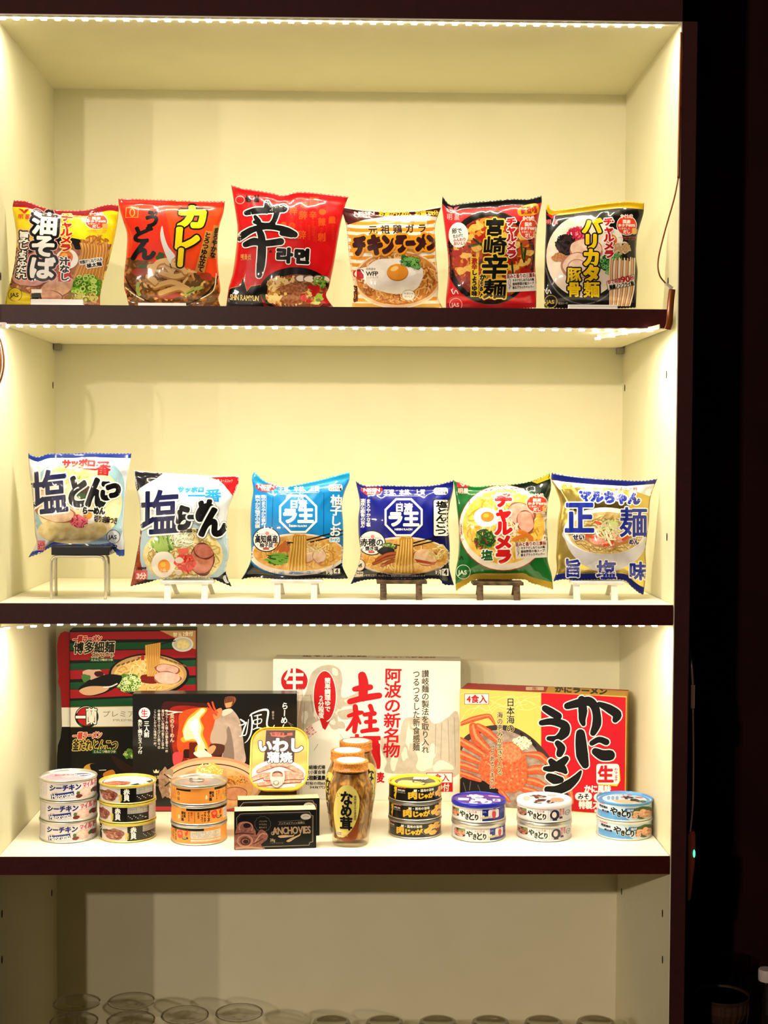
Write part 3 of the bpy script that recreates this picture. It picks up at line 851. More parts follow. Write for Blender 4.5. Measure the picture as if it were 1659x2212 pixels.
A.strands(705, 760, 55, 50, ('#5c8a34', '#8fb050'), 12, 8, 1.4); A.rough(690, 870, 40, 28, '#b8c860', 9, 0.2); A.rough(670, 910, 30, 14, '#d9d894', 9, 0.2); A.rough(690, 890, 18, 12, '#6f9038', 9, 0.2)
for x, y, a, b in ((640,800,28,18),(680,815,22,30),(580,870,26,24),(620,900,22,14),(740,850,22,30),(740,900,40,14),(660,840,16,26)): A.rough(x, y, a, b, '#c2242c', 9, 0.25)
A.ring(585, 875, 20, 24, 9, '#e0405a')
A.poly([(26,940),(40,830),(60,808),(128,788),(150,728),(178,826),(206,790),(272,778),(275,860),(300,940)], '#0a0706')
A.line([(46,808),(128,788),(150,728),(178,826),(206,790),(272,778)], 4, '#d9a94a', smooth=False)
A.text('SHIN RAMYUN', (56, 852, 262, 892), '#ead7a0', 1, rot=-3)
A.text('매울신', (132, 560, 210, 596), '#e8b060', 1); A.lines([[(132,602),(210,600)]], 2, '#e8b060', smooth=False)
S = [([(322,196),(326,225),(318,255)], [38,58,34]), ([(172,266),(240,250),(330,246),(440,232)], [34,48,42,58]), ([(236,292),(258,326),(266,352)], [26,40,36]), ([(392,262),(372,320),(342,352)], [40,36,30]),
     ([(232,330),(300,350),(370,344)], [26,30,26]), ([(124,452),(150,424),(220,384),(310,366),(400,372),(470,396),(520,420)], [34,50,44,36,40,52,44]), ([(166,492),(230,470),(300,484),(420,470)], [40,56,44,50]),
     ([(262,384),(282,440),(284,540),(276,640),(264,712)], [40,52,62,60,40]), ([(430,410),(500,420)], [40,44])]
A.brush(S, BLK, [(8, WHT)])
A.text('라면', (385, 522, 642, 622), BLK, 9, [(7, WHT)], rot=-3); A.ell(346, 541, 10, 10, '#5a0a0c')
A.build(root)

# --- chicken noodle pack
root, A = pouch('white and orange striped chicken noodle pack with a fried egg picture', CB,
    [(845,215),(940,236),(1050,246),(1200,256),(1350,250),(1480,236),(1575,216)], [(1575,216),(1545,290),(1525,380),(1530,480),(1535,600),(1545,700),(1550,800),(1545,870),(1580,945)],
    [(930,945),(1100,948),(1400,948),(1580,945)], [(845,215),(870,290),(890,370),(896,450),(906,560),(922,680),(938,770),(940,860),(930,945)], YP, '#f3ecdc', '#d9d2cc', '#ddb868', seed=17)
A.lines([[(885, y), (1000, y+10), (1200, y+2), (1400, y+8), (1550, y-4)] for y in range(330, 930, 50)], 25, '#e2a32a')
A.poly([(850,226),(1000,250),(1200,262),(1400,256),(1572,226),(1548,292),(1420,282),(1180,290),(1010,316),(892,352)], '#5b1714')
A.poly([(918,252),(1112,258),(1090,282),(1030,302),(960,298)], '#7c1a1c'); A.text('NISSIN', (945, 256, 1092, 278), WHT, 2); A.text('日清食品', (985, 284, 1060, 298), WHT)
A.text('お湯かけ3分、お鍋で1分', (1120, 250, 1550, 284), '#f2d04a', 2.2, rot=0.5)
A.ell(1255, 740, 310, 205, '#e9d2b0'); A.ell(1255, 735, 296, 190, A.m('#b8762e', 'noise', '#dca25a', 2)); A.ring(1255, 745, 318, 206, 10, '#f2ead8', a0=20, a1=150)
A.strands(1255, 735, 285, 180, ('#c98a44', '#e3b06a', '#a8682c', '#edc68c'), 60, 8, 0.55, 2.4)
A.rough(1230, 715, 215, 132, A.m('#f6f2ea', 'noise', '#ece4d6', 1.0), 18, 0.07); A.rough(1330, 660, 90, 60, '#f4f0e8', 12, 0.08)
A.ell(1257, 692, 77, 62, '#c9862a'); A.ell(1256, 688, 74, 58, '#eaa232'); A.ell(1235, 665, 30, 16, '#f6d488', rot=-20)
A.rough(1348, 615, 72, 36, '#3f7a36', 14, 0.2, rot=0.45); A.scallions(1345, 612, 66, 32, 30, 12, ('#4c9040', '#2f6a2c', '#8cc070')); A.scallions(1395, 650, 30, 16, 9, 11, ('#4c9040', '#2f6a2c', '#8cc070'))
A.text('元 祖 鶏 ガ ラ', (1046, 350, 1466, 412), '#3a1512', 1.5, rot=2)
for c, b in zip('チキンラーメン', ((938,432,1040,566),(1040,424,1150,562),(1142,420,1240,556),(1240,424,1330,545),(1318,424,1398,540),(1384,420,1474,535),(1464,420,1548,530))):
    A.text(c, b, '#4d1613', 14, [(15, '#e8a628')], rot=3)
A.ell(1060, 700, 110, 48, '#f4eee2'); A.rect(964, 674, 1014, 738, '#cf2a2c', r=10); A.ring(956, 702, 20, 24, 8, '#cf2a2c', a0=90, a1=270); A.ell(989, 676, 24, 8, '#8c1a1c')
A.text('WFP', (1030, 684, 1118, 716), '#221a16', 1.5); A.text('国際連合', (1030, 658, 1100, 676), '#221a16'); A.text('レッドカップ', (1030, 720, 1118, 736), '#221a16')
A.ell(1335, 855, 48, 38, '#5a4a40'); A.ell(1335, 855, 46, 36, WHT); A.poly([(1345,885),(1372,905),(1362,878)], WHT); A.text('今も変わらぬ', (1300, 836, 1370, 850), '#4a3a34'); A.text('おいしさ', (1306, 856, 1364, 872), '#4a3a34')
A.poly([(920,778),(968,790),(972,900),(944,908),(934,850)], '#6a3018'); A.text('三分', (932, 800, 962, 880), '#e9c060', 0, v=True)
A.build(root)

# --- red and black spicy pack
root, A = pouch('red spicy noodle pack with black edge and gold outlined brush characters', CC,
    [(78,132),(130,186),(220,176),(330,166),(420,160),(520,150),(640,150),(722,128)], [(722,128),(725,172),(705,270),(690,380),(685,480),(682,580),(690,700),(688,860)],
    [(100,862),(300,866),(500,866),(688,860)], [(78,132),(75,200),(90,330),(105,450),(115,560),(112,680),(102,780),(100,862)], YP, '#cc1f2e', '#17110f', '#a81824', seed=23, crease=1.2)
A.ell(390, 532, 292, 306, '#0b0807'); A.ell(400, 535, 264, 272, A.m('#a5371a', 'noise', '#d66a2c', 1.6, '#8c2814'))
A.ring(390, 540, 284, 300, 5, '#5c5450', a0=20, a1=130)
A.strands(400, 520, 250, 240, ('#e2a040', '#c4622a', '#edc060', '#b8451c'), 40, 22, 0.35, 2.0)
for x, y in ((200,430),(260,400),(300,330),(420,320),(230,520),(300,470),(560,450),(600,570),(250,600),(540,600),(640,500),(200,620),(430,600),(600,400)): A.rough(x, y, 34, 22, A.m('#e8b24c', 'noise', '#f0d080', 4), 10, 0.25)
for x, y in ((170,500),(350,400),(520,560),(330,640),(620,620),(290,560)): A.rough(x, y, 34, 20, '#b52a1c', 10, 0.25)
A.lines([[(250,460),(330,440)], [(280,410),(330,450)], [(590,440),(610,560)], [(530,560),(540,680)], [(330,560),(290,600)], [(620,470),(612,540)]], 13, '#2f4a20'); A.lines([[(595,450),(608,540)], [(260,458),(320,446)]], 4, '#7a9a4a')
myojo(A, 106, 196, 84, 90, '#f0a8a4', '#e87880')
A.ell(182, 385, 64, 82, '#f2efe8'); A.text('たまご', (150, 328, 185, 340), '#2a2a2a'); A.text('卵で', (138, 340, 205, 376), '#2a2a2a', 1, rot=2); A.text('仕上げて', (146, 380, 212, 400), '#2a2a2a', 0.8, rot=4); A.text('ふんわり', (146, 404, 232, 426), '#c03a3a', 0.8, rot=4); A.text('おいしい', (150, 428, 238, 450), '#c03a3a', 0.8, rot=4)
A.blob([(570,215),(620,190),(690,180),(708,215),(690,250),(620,262),(575,255)], '#e9a52e'); A.text('新登場', (588, 200, 694, 245), '#b83a1c', 2, rot=6)
A.rect(260, 528, 312, 788, '#edd032'); A.text('激辛', (266, 534, 306, 612), '#b8242a', 2, v=True); A.text('しょうゆ味', (266, 612, 306, 784), BLK, 2, v=True)
A.text('からめん', (318, 640, 362, 792), BLK, 2.5, [(5, '#efd24a')], v=True)
for c, b in zip('宮崎辛麺', ((355,280,480,392),(342,396,498,512),(330,516,508,672),(342,676,498,796))): A.text(c, b, BLK, 4 if c in '崎麺' else 6, [(8.5, '#edcf52')], slant=0.08)
A.text('チャルメラ', (492, 272, 562, 532), RED, 4, [(6, WHT)], v=True, rot=1)
badge(A, 638, 342, 62, 72); banner(A, 492, 628, 690, 748, 14); jas(A, 165, 838, 42, '#f0c0b8')
A.line([(135,740),(150,770),(165,745),(180,768)], 5, WHT)
A.build(root)

# --- black tonkotsu pack
root, A = pouch('black pork broth noodle pack with yellow letters and golden top edge', CC,
    [(766,172),(790,216),(880,214),(1000,196),(1150,176),(1280,165),(1392,176)], [(1392,176),(1388,240),(1365,320),(1346,400),(1340,520),(1350,620),(1345,720),(1338,858)],
    [(742,858),(900,864),(1150,864),(1338,858)], [(766,172),(752,225),(752,330),(746,450),(742,600),(740,720),(742,858)], YP, '#0a0807', '#cfae1e', '#1a1612', seed=29, crease=1.0)
A.ell(1000, 545, 262, 300, '#2a2724'); A.ring(1000, 545, 256, 294, 8, '#7a7672', a0=20, a1=170); A.ell(1000, 525, 246, 268, A.m('#ead8c2', 'noise', '#f4e9da', 1.0))
A.ell(985, 620, 200, 130, '#f0e2d0')
A.strands(965, 380, 78, 50, ('#d84a68', '#e87a90', '#c02e50'), 22, 11, 1.2, 0.6)
A.rough(880, 448, 62, 62, '#1d1513', 14, 0.15); A.strands(880, 445, 68, 68, ('#2c1f1c', '#0f0b0a', '#4a3634'), 22, 10, 1.0)
A.rough(838, 530, 46, 30, A.m('#d8a878', 'cells', '#b8804a', 4), 12, 0.15)
for a in ((1015,478,112,72),(958,585,104,86)): A.chashu(*a, '#e6c0a6', '#c08a70', '#f2dccb')
A.ring(955, 590, 62, 48, 6, '#c89a80', a0=120, a1=420)
A.egg(1192, 412, 62, 66, yolk='#e8862e', yr=0.6, dx=-14, dy=8)
A.rough(1180, 565, 68, 78, '#2b6a32', 14, 0.18); A.scallions(1180, 565, 66, 76, 34, 13, ('#3c8a40', '#1f5228', '#8cc47a'))
A.strands(1240, 470, 70, 40, ('#f0dcc0', '#d8b88c'), 16, 10, 1.4)
for q, c in enumerate(('#f0e2c6', '#d2a070', '#e6cda6', '#b97a48', '#f6ecd8')):
    A.lines([[(1172+33*i+q*6.5, 560-A.rng.uniform(0, 30)), (1166+34*i+q*6.5, 640), (1170+32*i+q*6.5, 740), (1168+27*i+q*5.5, 845)] for i in range(5)], 8.5, c)
myojo(A, 752, 246, 80, 68, '#e87a80', '#c8202c')
for c, b in (('バ',(985,278,1120,374)),('リ',(995,376,1100,478)),('カ',(992,476,1106,586)),('タ',(992,582,1106,690)),('麺',(996,690,1104,790)),('豚',(888,598,982,694)),('骨',(888,692,982,786))): A.text(c, b, '#efd022', 3 if c in '麺豚骨' else 8, [(9, BLK)])
A.text('チャルメラ', (1126, 272, 1198, 534), RED, 4, [(6, WHT)], v=True, rot=1)
badge(A, 1278, 322, 66, 66)
A.poly([(1144,688),(1328,640),(1334,712),(1156,748)], '#8a7a58'); A.poly([(1148,690),(1324,645),(1330,708),(1160,742)], '#f2ece0'); A.text('ゆで時間', (1152, 672, 1244, 702), '#c23034', 1, rot=9); A.text('90', (1240, 652, 1300, 692), '#c23034', 2.5, rot=9); A.text('秒', (1298, 650, 1326, 680), '#c23034', 1, rot=9); A.text('極細ノンフライ麺', (1164, 698, 1326, 726), '#2a2220', 1.4, rot=10)
jas(A, 784, 818, 42, '#c9b45a', '#1a1612'); A.text('醤油の一杯', (832, 822, 895, 838), '#b8b0a0'); A.line([(745,740),(760,768),(772,742),(785,765)], 5, WHT)
A.build(root)
# ------------------------------------------------------------------ packs on the middle shelf
YM = 0.080
NAVY, SKY = '#191f5c', '#2d9fdc'
# --- white salt pork pack on the metal stool
root, A = pouch('white noodle pack with blue top edge and dark brush lettering, standing on a metal stool', CD,
    [(188,88),(250,114),(330,92),(480,92),(600,86),(720,90),(872,90)], [(872,90),(860,180),(846,260),(836,350),(826,480),(820,600),(826,690),(826,770)],
    [(188,780),(270,752),(345,712),(480,706),(620,706),(730,712),(780,770),(826,772)], [(188,88),(190,150),(202,260),(216,370),(226,500),(232,620),(240,690),(188,780)], YM, '#d6d9df', '#2b4b9e', '#35589e', seed=31, crease=1.7, st=0.05, sb=0.06)
A.blob([(250,250),(330,170),(520,130),(720,150),(820,260),(815,480),(800,640),(690,690),(480,690),(300,660),(235,560),(215,380)], '#a3c2cc')
A.ell(525, 420, 285, 262, A.m('#e8d7a2', 'noise', '#f1e6c2', 1.0)); A.ell(480, 600, 230, 90, A.m('#d9c48a', 'noise', '#ece0b4', 1.2))
A.strands(470, 230, 130, 70, ('#f0e2b2', '#e0c888'), 22, 12, 1.2); A.strands(510, 250, 60, 40, ('#a8c858', '#d9e4a0'), 14, 9, 1.2, 0.5)
A.chashu(330, 400, 120, 70, '#e6c6a2', '#b98a62', '#f0dcc2'); A.chashu(370, 490, 135, 60, '#e2bc98', '#b07a54', '#efd8bc', 0.2)
A.rough(560, 350, 60, 40, '#5a4220', 10, 0.2); A.rough(540, 370, 30, 18, '#3c6a2a', 9, 0.2)
A.egg(590, 510, 60, 48, yolk='#eab04a', dx=-8, dy=-8); A.strands(525, 540, 58, 42, ('#e0526a', '#c23a54', '#f08a98'), 20, 9, 1.2, 0.6)
A.poly([(188,90),(330,94),(250,150),(240,118)], '#2b4b9e'); A.text('お湯はこちら', (715, 92, 800, 104), '#2b4b9e')
for c, b in zip('サッポロ', ((412,132,472,186),(466,130,524,178),(522,128,582,176),(576,132,636,178))): A.text(c, b, '#c8242c', 4, rot=-4)
A.text('一', (520, 168, 640, 216), '#c8242c', 4, rot=-6); A.text('番', (634, 142, 736, 234), '#c8242c', 3, rot=-4)
A.text('塩', (196, 205, 452, 492), NAVY, 6, [(11, WHT)], rot=6, slant=0.06)
for c, b in (('と',(438,238,590,448)),('ん',(570,248,712,448)),('こ',(668,268,735,400)),('つ',(705,276,800,388))): A.text(c, b, BLK, 13, [(9, WHT)], rot=-3)
A.text('らーめん', (545, 448, 696, 494), BLK, 4, [(5, WHT)], rot=-2); A.text('切り胡麻つき', (624, 508, 782, 552), '#2a2418', 1.5, rot=-6)
jas(A, 752, 643, 46, '#23252c', '#cfd2da'); A.text('サッポロ一番塩とんこつ', (345, 692, 780, 722), '#23252c', 2)
A.rect(248, 668, 300, 735, '#d88a98', r=5); A.text('3分', (250, 680, 298, 728), '#b23a50', 1, rot=8)
A.build(root)

# --- white salt ramen pack
root, A = pouch('white salt noodle pack with black and red top corners and an egg in the picture', CD,
    [(888,202),(1000,215),(1100,220),(1300,232),(1450,240),(1590,242)], [(1590,242),(1576,310),(1546,380),(1516,460),(1506,560),(1515,660),(1520,760),(1500,870),(1538,975)],
    [(865,972),(990,945),(1060,925),(1200,920),(1320,916),(1400,922),(1460,945),(1538,978)], [(888,202),(896,290),(910,350),(925,420),(932,560),(922,680),(906,760),(890,850),(865,972)], YM, '#dcdfe3', '#d9dade', '#1c1c20', seed=37, crease=1.2)
A.poly([(885,200),(1085,222),(1030,262),(985,285),(930,320),(905,350),(892,280)], '#17151a'); A.poly([(1400,250),(1592,240),(1576,312),(1548,378),(1520,340),(1488,300),(1450,268)], '#d4252c')
A.text('エースコック', (1462, 262, 1545, 282), WHT); A.ring(1447, 272, 9, 12, 3, WHT)
A.blob([(945,570),(1200,555),(1500,570),(1512,680),(1510,800),(1480,905),(1200,915),(960,925),(900,860),(930,690)], '#b4c8d0')
A.poly([(924,570),(946,572),(930,700),(930,800),(960,930),(866,972),(892,850),(908,760)], A.m('#a85a34', 'noise', '#8a4424', 2))
A.ell(1215, 765, 265, 185, A.m('#dcc988', 'noise', '#efe3b4', 1.4)); A.strands(1215, 765, 255, 175, ('#e9dca6', '#cdb872', '#f4ecc6', '#bfa65e'), 60, 7, 0.6, 1.8)
A.strands(1080, 680, 80, 75, ('#7da43e', '#5a8430', '#a8c468'), 18, 14, 1.3, 0.4, 70); A.strands(1210, 660, 90, 60, ('#e6ecd0', '#c9d8b0', '#f4f6e8'), 26, 5, 1.4, 0.5)
A.egg(1085, 825, 80, 86, yolk='#e8a232', yr=0.52, dx=4, dy=14)
A.chashu(1340, 795, 84, 108, '#c27c6a', '#7c4034', '#d49a86', 0.1); A.chashu(1350, 740, 70, 50, '#b96f60', '#7c4034', '#cc8e7c', 0.3)
A.rough(1230, 820, 66, 58, '#dc5a50', 12, 0.22); A.rough(1220, 740, 40, 22, '#e07a66', 10, 0.2); A.strands(1235, 830, 60, 60, ('#e88a7c', '#c83c3c'), 14, 9, 1.0); A.rough(1190, 800, 26, 20, '#f0e6d8', 9, 0.15); A.rough(1185, 880, 22, 20, '#f0e6d8', 9, 0.15)
A.text('サッポロ', (1180, 312, 1356, 348), SKY, 4, slant=0.15); A.text('一', (1245, 346, 1362, 396), SKY, 4); A.text('番', (1358, 328, 1470, 410), SKY, 3)
A.text('塩', (925, 338, 1192, 628), NAVY, 6, [(12, WHT)], rot=4, slant=0.08)
for c, b in (('ら',(1160,436,1276,596)),('ー',(1246,486,1326,540)),('め',(1300,396,1436,552)),('ん',(1320,446,1512,642))): A.text(c, b, BLK, 13, [(13, '#8a8a90'), (10, WHT)], slant=0.08)
A.text('切り胡麻つき', (1194, 590, 1318, 616), '#2a2418', 1)
A.text('調理時間', (915, 845, 972, 862), '#5a2a24', 0.8); A.rect(898, 866, 978, 925, '#c8606c', r=4); A.text('3分', (906, 882, 972, 924), '#f4e4e0', 2); A.text('めん100g', (906, 930, 970, 952), '#5a2a24', 0.6)
A.poly([(1440,918),(1500,872),(1538,978),(1490,962)], '#17171b'); A.blob([(1490,900),(1520,905),(1525,945),(1500,950),(1480,920)], '#cfcfd4')
A.build(root)

def raoh(A, dx, dy, base, badge1, badge2):
    o = lambda x, y: (x+dx, y+dy)
    A.blob([o(178,190), o(320,188), o(305,225), o(250,240), o(200,232)], '#d23338'); A.text('NISSIN', (*o(190,190), *o(308,214)), WHT, 2); A.text('日清食品', (*o(215,220), *o(275,234)), WHT)
    A.text('王道、本格、上質', (*o(335,200), *o(632,238)), WHT, 1.5)
    A.lines([[o(336,246), o(626,246)]], 2, WHT, 'lettering', False)
    A.rect(*o(695,186), *o(795,236), WHT, r=18); A.text('スープが', (*o(708,190), *o(785,210)), '#33424c', 1); A.text('ノンフライ麺', (*o(702,212), *o(790,232)), '#33424c', 1)
    cx, cy = o(478, 398)
    pts = lambda R: [(cx+R*math.cos(math.radians(22.5+45*k)), cy+R*math.sin(math.radians(22.5+45*k))) for k in range(8)]
    A.poly(pts(148), WHT, 'lettering'); A.poly(pts(132), base, 'lettering')
    A.text('日清', (cx-62, cy-98, cx+66, cy-42), WHT, 3.5)
    A.text('ラ', (cx-116, cy-40, cx-2, cy+64), WHT, 8); A.text('王', (cx-4, cy-40, cx+112, cy+64), WHT, 7)
    A.text('NISSIN RAOH', (cx-64, cy+80, cx+62, cy+94), WHT, 1)
    # bowl of noodles
    A.ell(*o(475,690), 345, 152, '#e6dacd'); A.ell(*o(480,680), 325, 128, A.m('#c9974a', 'noise', '#e2be78', 1.4))
    A.strands(*o(480,690), 300, 110, ('#e0bd6c', '#c2923e', '#efd796'), 30, 7, 0.8, 1.4)
    A.lines([[o(395,612), o(520,590), o(680,548), o(800,520)], [o(400,622), o(540,606), o(690,570), o(800,545)]], 9, '#20140f')
    A.ell(*o(250,582), 99, 90, '#22201c'); A.ell(*o(250,582), 92, 83, WHT)
    A.text(badge1, (*o(168,552), *o(334,606)), '#2a2220', 2); A.text(badge2, (*o(202,606), *o(298,638)), '#2a2220', 1.2); A.ell(*o(256,538), 14, 14, '#e89a92'); A.rect(*o(225,640), *o(270,656), '#d06a62', r=7)
    A.text('まろやか', (*o(196,536), *o(240,550)), '#4a4240'); A.text('仕込み', (*o(272,540), *o(316,554)), '#4a4240')
def lift(A, dx, dy):
    o = lambda x, y: (x+dx, y+dy)
    for q, c in enumerate(('#e9cc78', '#cfa24a', '#f3e09c', '#dcb65c', '#c2923e')):
        A.lines([[o(432+18*i+q*3.5, 575), o(445+14*i+q*3, 546), o(468+10*i, 545+3*q)] if i < 3 else [o(468+10*i, 545+3*q), o(442+16*i+q*2, 550), o(440+17*i+q*3, 580)] for i in range(6)], 7, c)
        A.lines([[o(430+18*i+q*3.5, 560), o(424+19*i+q*3.5, 640), o(408+22*i+q*4, 730), o(400+24*i+q*4, 800)] for i in range(6)], 8, c)
    A.line([o(400,600), o(440,606)], 8, '#20140f', smooth=False)

# --- blue yuzu pack
root, A = pouch('sky blue noodle pack with a white octagon logo', CE,
    [(165,95),(240,162),(370,202),(480,188),(640,152),(750,122),(845,98)], [(845,98),(846,150),(812,240),(792,330),(800,450),(802,560),(800,680),(796,770),(836,860)],
    [(70,868),(160,852),(280,862),(450,866),(640,862),(760,868),(836,864)], [(165,95),(146,140),(156,230),(142,330),(136,460),(140,600),(140,720),(110,800),(70,868)], YM, '#1a8ec8', '#249fca', '#1a4a54', seed=41, crease=1.4)
A.lines([[(298,270),(290,500)], [(662,250),(660,560)]], 4, '#0f5a8a', smooth=False)
A.poly([(140,640),(800,560),(802,700),(796,790),(620,850),(300,850),(120,800)], '#2a7fae')
A.text('爽やかな柚子の余韻', (168, 262, 204, 500), WHT, 0.6, v=True); A.text('鶏のまろやかな旨み', (212, 262, 246, 480), WHT, 0.6, v=True); A.lines([[(206,265),(202,480)], [(250,265),(246,470)]], 2, WHT, 'lettering', False)
raoh(A, 0, 0, '#1a8ec8', '高知県産', '柚子皮')
A.strands(370, 630, 60, 45, ('#dc9a5c', '#c47a3c'), 12, 14, 1.6, 0.3, 140); A.chashu(560, 690, 44, 62, '#dcb89c', '#b08468', '#ecd6c4', 0.3); A.chashu(630, 700, 50, 54, '#dcb89c', '#b08468', '#ecd6c4', 0.3)
A.strands(600, 640, 120, 50, ('#efe4b8', '#dcc888'), 16, 5, 1.6, 0.6); A.strands(325, 722, 100, 45, ('#4f8a34', '#356a24', '#86b454'), 22, 9, 1.7, 0.4, 15)
lift(A, 0, 0)
A.poly([(138,740),(158,775),(230,812),(340,838),(470,842),(620,828),(720,796),(792,748),(800,790),(836,862),(640,864),(280,864),(70,868)], '#15191c')
A.text('ゆで時間', (678, 796, 726, 836), WHT, 0.6); A.rect(732, 790, 778, 826, '#e6e2dc'); A.text('4', (742, 793, 766, 823), BLK, 2)
A.text('柚子しお', (705, 262, 792, 560), WHT, 2.5, v=True, rot=-2); A.rect(702, 566, 776, 602, '#d9e8ee', r=4); A.text('ラーメン', (706, 572, 772, 596), '#1a6a9a', 0.8)
A.build(root)

# --- navy pack
root, A = pouch('navy blue noodle pack with a white octagon logo, on a brown stand', CE,
    [(890,162),(960,196),(1100,194),(1250,197),(1400,197),(1500,182),(1592,156)], [(1592,156),(1588,230),(1566,330),(1552,450),(1560,560),(1566,680),(1562,790),(1596,910)],
    [(853,902),(960,872),(1100,866),(1300,868),(1480,866),(1520,905),(1596,912)], [(890,162),(906,240),(920,330),(908,430),(912,560),(926,680),(902,790),(853,902)], YM, '#13208e', '#141f80', '#141a60', seed=43, crease=1.2)
A.poly([(912,640),(1560,560),(1566,790),(1400,850),(1060,850),(905,800)], '#10186c')
A.text('濃厚な豚骨の旨み', (924, 290, 956, 500), WHT, 0.6, v=True); A.text('まろやかな塩', (965, 290, 998, 490), WHT, 0.6, v=True); A.lines([[(960,290),(956,480)]], 2, WHT, 'lettering', False)
raoh(A, 756, 24, '#13208e', '赤穂の', '焼き塩')
A.strands(1120, 650, 60, 45, ('#8aa83c', '#c9d48c', '#5f842c'), 16, 9, 1.4, 0.5); A.rough(1110, 668, 60, 34, '#191512', 12, 0.2)
for p in ([(1020,755),(1100,720),(1180,700)], [(1040,730),(1110,690),(1170,680)], [(1080,770),(1140,740),(1180,735)]): A.line(p, 24, '#7a3a22'); A.line(p, 17, '#b5683a')
A.chashu(1390, 710, 92, 62, '#e2b992', '#a8603c', '#efd6b8', 0.15); A.poly([(1310,720),(1440,745),(1470,740),(1455,765),(1330,745)], '#b05a3c'); A.strands(1480, 670, 70, 60, ('#eedfae', '#d9c07c'), 12, 8, 1.4)
lift(A, 764, 18)
A.poly([(922,740),(940,780),(1010,812),(1120,832),(1260,838),(1400,820),(1500,790),(1562,740),(1566,800),(1596,908),(1480,862),(1100,862),(960,870),(853,902),(902,790)], '#1b1b22')
A.text('※写真は盛りつけ例です。調理時の麺の形状とは異なります', (950, 832, 1390, 848), '#c9c5be', 0.3)
A.text('ゆで時間', (1462, 796, 1506, 838), WHT, 0.6); A.rect(1510, 790, 1556, 842, '#e6e2dc'); A.text('4', (1520, 796, 1548, 836), BLK, 2)
jas(A, 915, 765, 44, '#2a241c', '#d8cdb8'); A.rect(880, 812, 944, 850, '#d8cdb8'); A.text('日本農林', (884, 818, 940, 832), '#2a241c', 0.4)
A.poly([(1528,296),(1562,300),(1556,420),(1535,420)], '#e9d93a'); A.rect(1444, 292, 1560, 562, BLK, r=16); A.rect(1450, 298, 1554, 556, WHT, r=14); A.text('塩とんこつ', (1462, 308, 1546, 548), BLK, 3, v=True, rot=-2)
A.build(root)

# --- green pack
root, A = pouch('green noodle pack with big red vertical letters and golden sealed ends, on a brown stand', CF,
    [(62,150),(190,192),(320,187),(440,182),(560,166),(640,142),(725,100)], [(725,100),(735,200),(716,290),(706,400),(708,500),(715,600),(712,700),(738,800),(750,905)],
    [(80,915),(150,870),(200,840),(280,834),(420,836),(550,836),(590,858),(660,882),(750,908)], [(62,150),(76,250),(86,350),(96,450),(100,560),(94,680),(76,790),(80,915)], YM, '#1a7434', '#1c7a38', '#b59a3c', seed=47, crease=1.3, sb=0.06)
A.poly([(440,180),(640,140),(728,110),(735,200),(718,280),(600,230)], '#14251c'); A.poly([(600,160),(726,100),(730,140),(640,175)], '#cdbb3a')
A.ell(408, 480, 312, 298, '#a8332a'); A.ell(408, 478, 307, 293, '#ece4d8'); A.ell(408, 470, 282, 258, A.m('#e5b43e', 'noise', '#f4d87c', 1.2))
A.strands(408, 470, 270, 245, ('#f3d468', '#dca83a', '#f8e6a0'), 44, 9, 0.5, 1.8)
A.egg(288, 405, 88, 68, yolk='#eb9a40', yr=0.52, dx=8, dy=-2)
A.chashu(530, 390, 100, 84, '#dba894', '#a5685a', '#e9c4b2', 0.5); A.chashu(560, 440, 60, 82, '#d39c88', '#9a5c50', '#e4bba8', -0.2)
for p in ([(480,560),(560,530),(600,550)], [(500,500),(560,520),(600,560)]): A.line(p, 28, '#d98a3c')
A.strands(280, 555, 78, 70, ('#3c7a2c', '#6aa23c', '#28561e'), 26, 10, 1.4, 0.5); A.strands(260, 590, 60, 40, ('#9a4030', '#5c8a30'), 8, 8, 1.2); A.strands(450, 480, 80, 70, ('#f4efe0', '#e9e0c8'), 18, 4, 1.6, 0.3)
A.text('チャルメラ', (345, 238, 468, 724), '#cf2529', 9, [(9, WHT)], v=True, rot=0)
A.text('塩', (252, 632, 334, 704), '#1c6a30', 3, [(6, WHT)])
badge(A, 638, 312, 74, 64); banner(A, 484, 566, 708, 682, 16); jas(A, 130, 783, 50, '#e9efe4')
A.rect(86, 164, 170, 200, '#d8434a', r=6); A.text('明星', (92, 206, 166, 242), '#f0b0a8', 1.5); A.poly([(100,170),(128,186),(156,170),(128,196)], WHT)
A.text('塩の一杯', (196, 766, 272, 784), '#8cc09a'); A.line([(96,672),(104,700),(116,676),(128,698)], 6, BLK)
A.build(root)

# --- gold pack
root, A = pouch('shiny golden noodle pack with large blue characters and navy sealed ends', CF,
    [(740,100),(850,118),(980,132),(1100,142),(1250,152),(1380,154),(1468,140)], [(1468,140),(1432,230),(1416,300),(1410,420),(1396,540),(1386,640),(1390,740),(1385,830),(1372,940)],
    [(750,848),(830,834),(900,840),(1050,838),(1230,842),(1290,890),(1340,930),(1372,944)], [(740,100),(738,150),(770,220),(800,320),(782,430),(776,560),(770,680),(775,770),(750,848)], YM, mat('#cdb45a', 'foil', 0.75), mat('#121b66', 'film'), mat('#121b66', 'film'), seed=53, crease=1.9, st=0.07, sb=0.07)
A.poly([(744,152),(850,165),(1000,178),(1250,192),(1458,176),(1434,232),(1416,262),(1300,222),(1100,205),(900,200),(790,215)], '#e9e6e2')
A.rect(806, 172, 886, 212, '#e2b02c', r=14); A.text('まろやか', (812, 182, 880, 202), '#a03a1c', 0.8); A.text('うまさ', (915, 196, 1000, 224), '#c9a83a', 1.5); A.text('まるで生麺', (1172, 200, 1330, 222), '#d06a5c', 1.2)
A.poly([(905,298),(1290,298),(1245,380),(1210,400),(1000,400),(890,360)], '#514216')
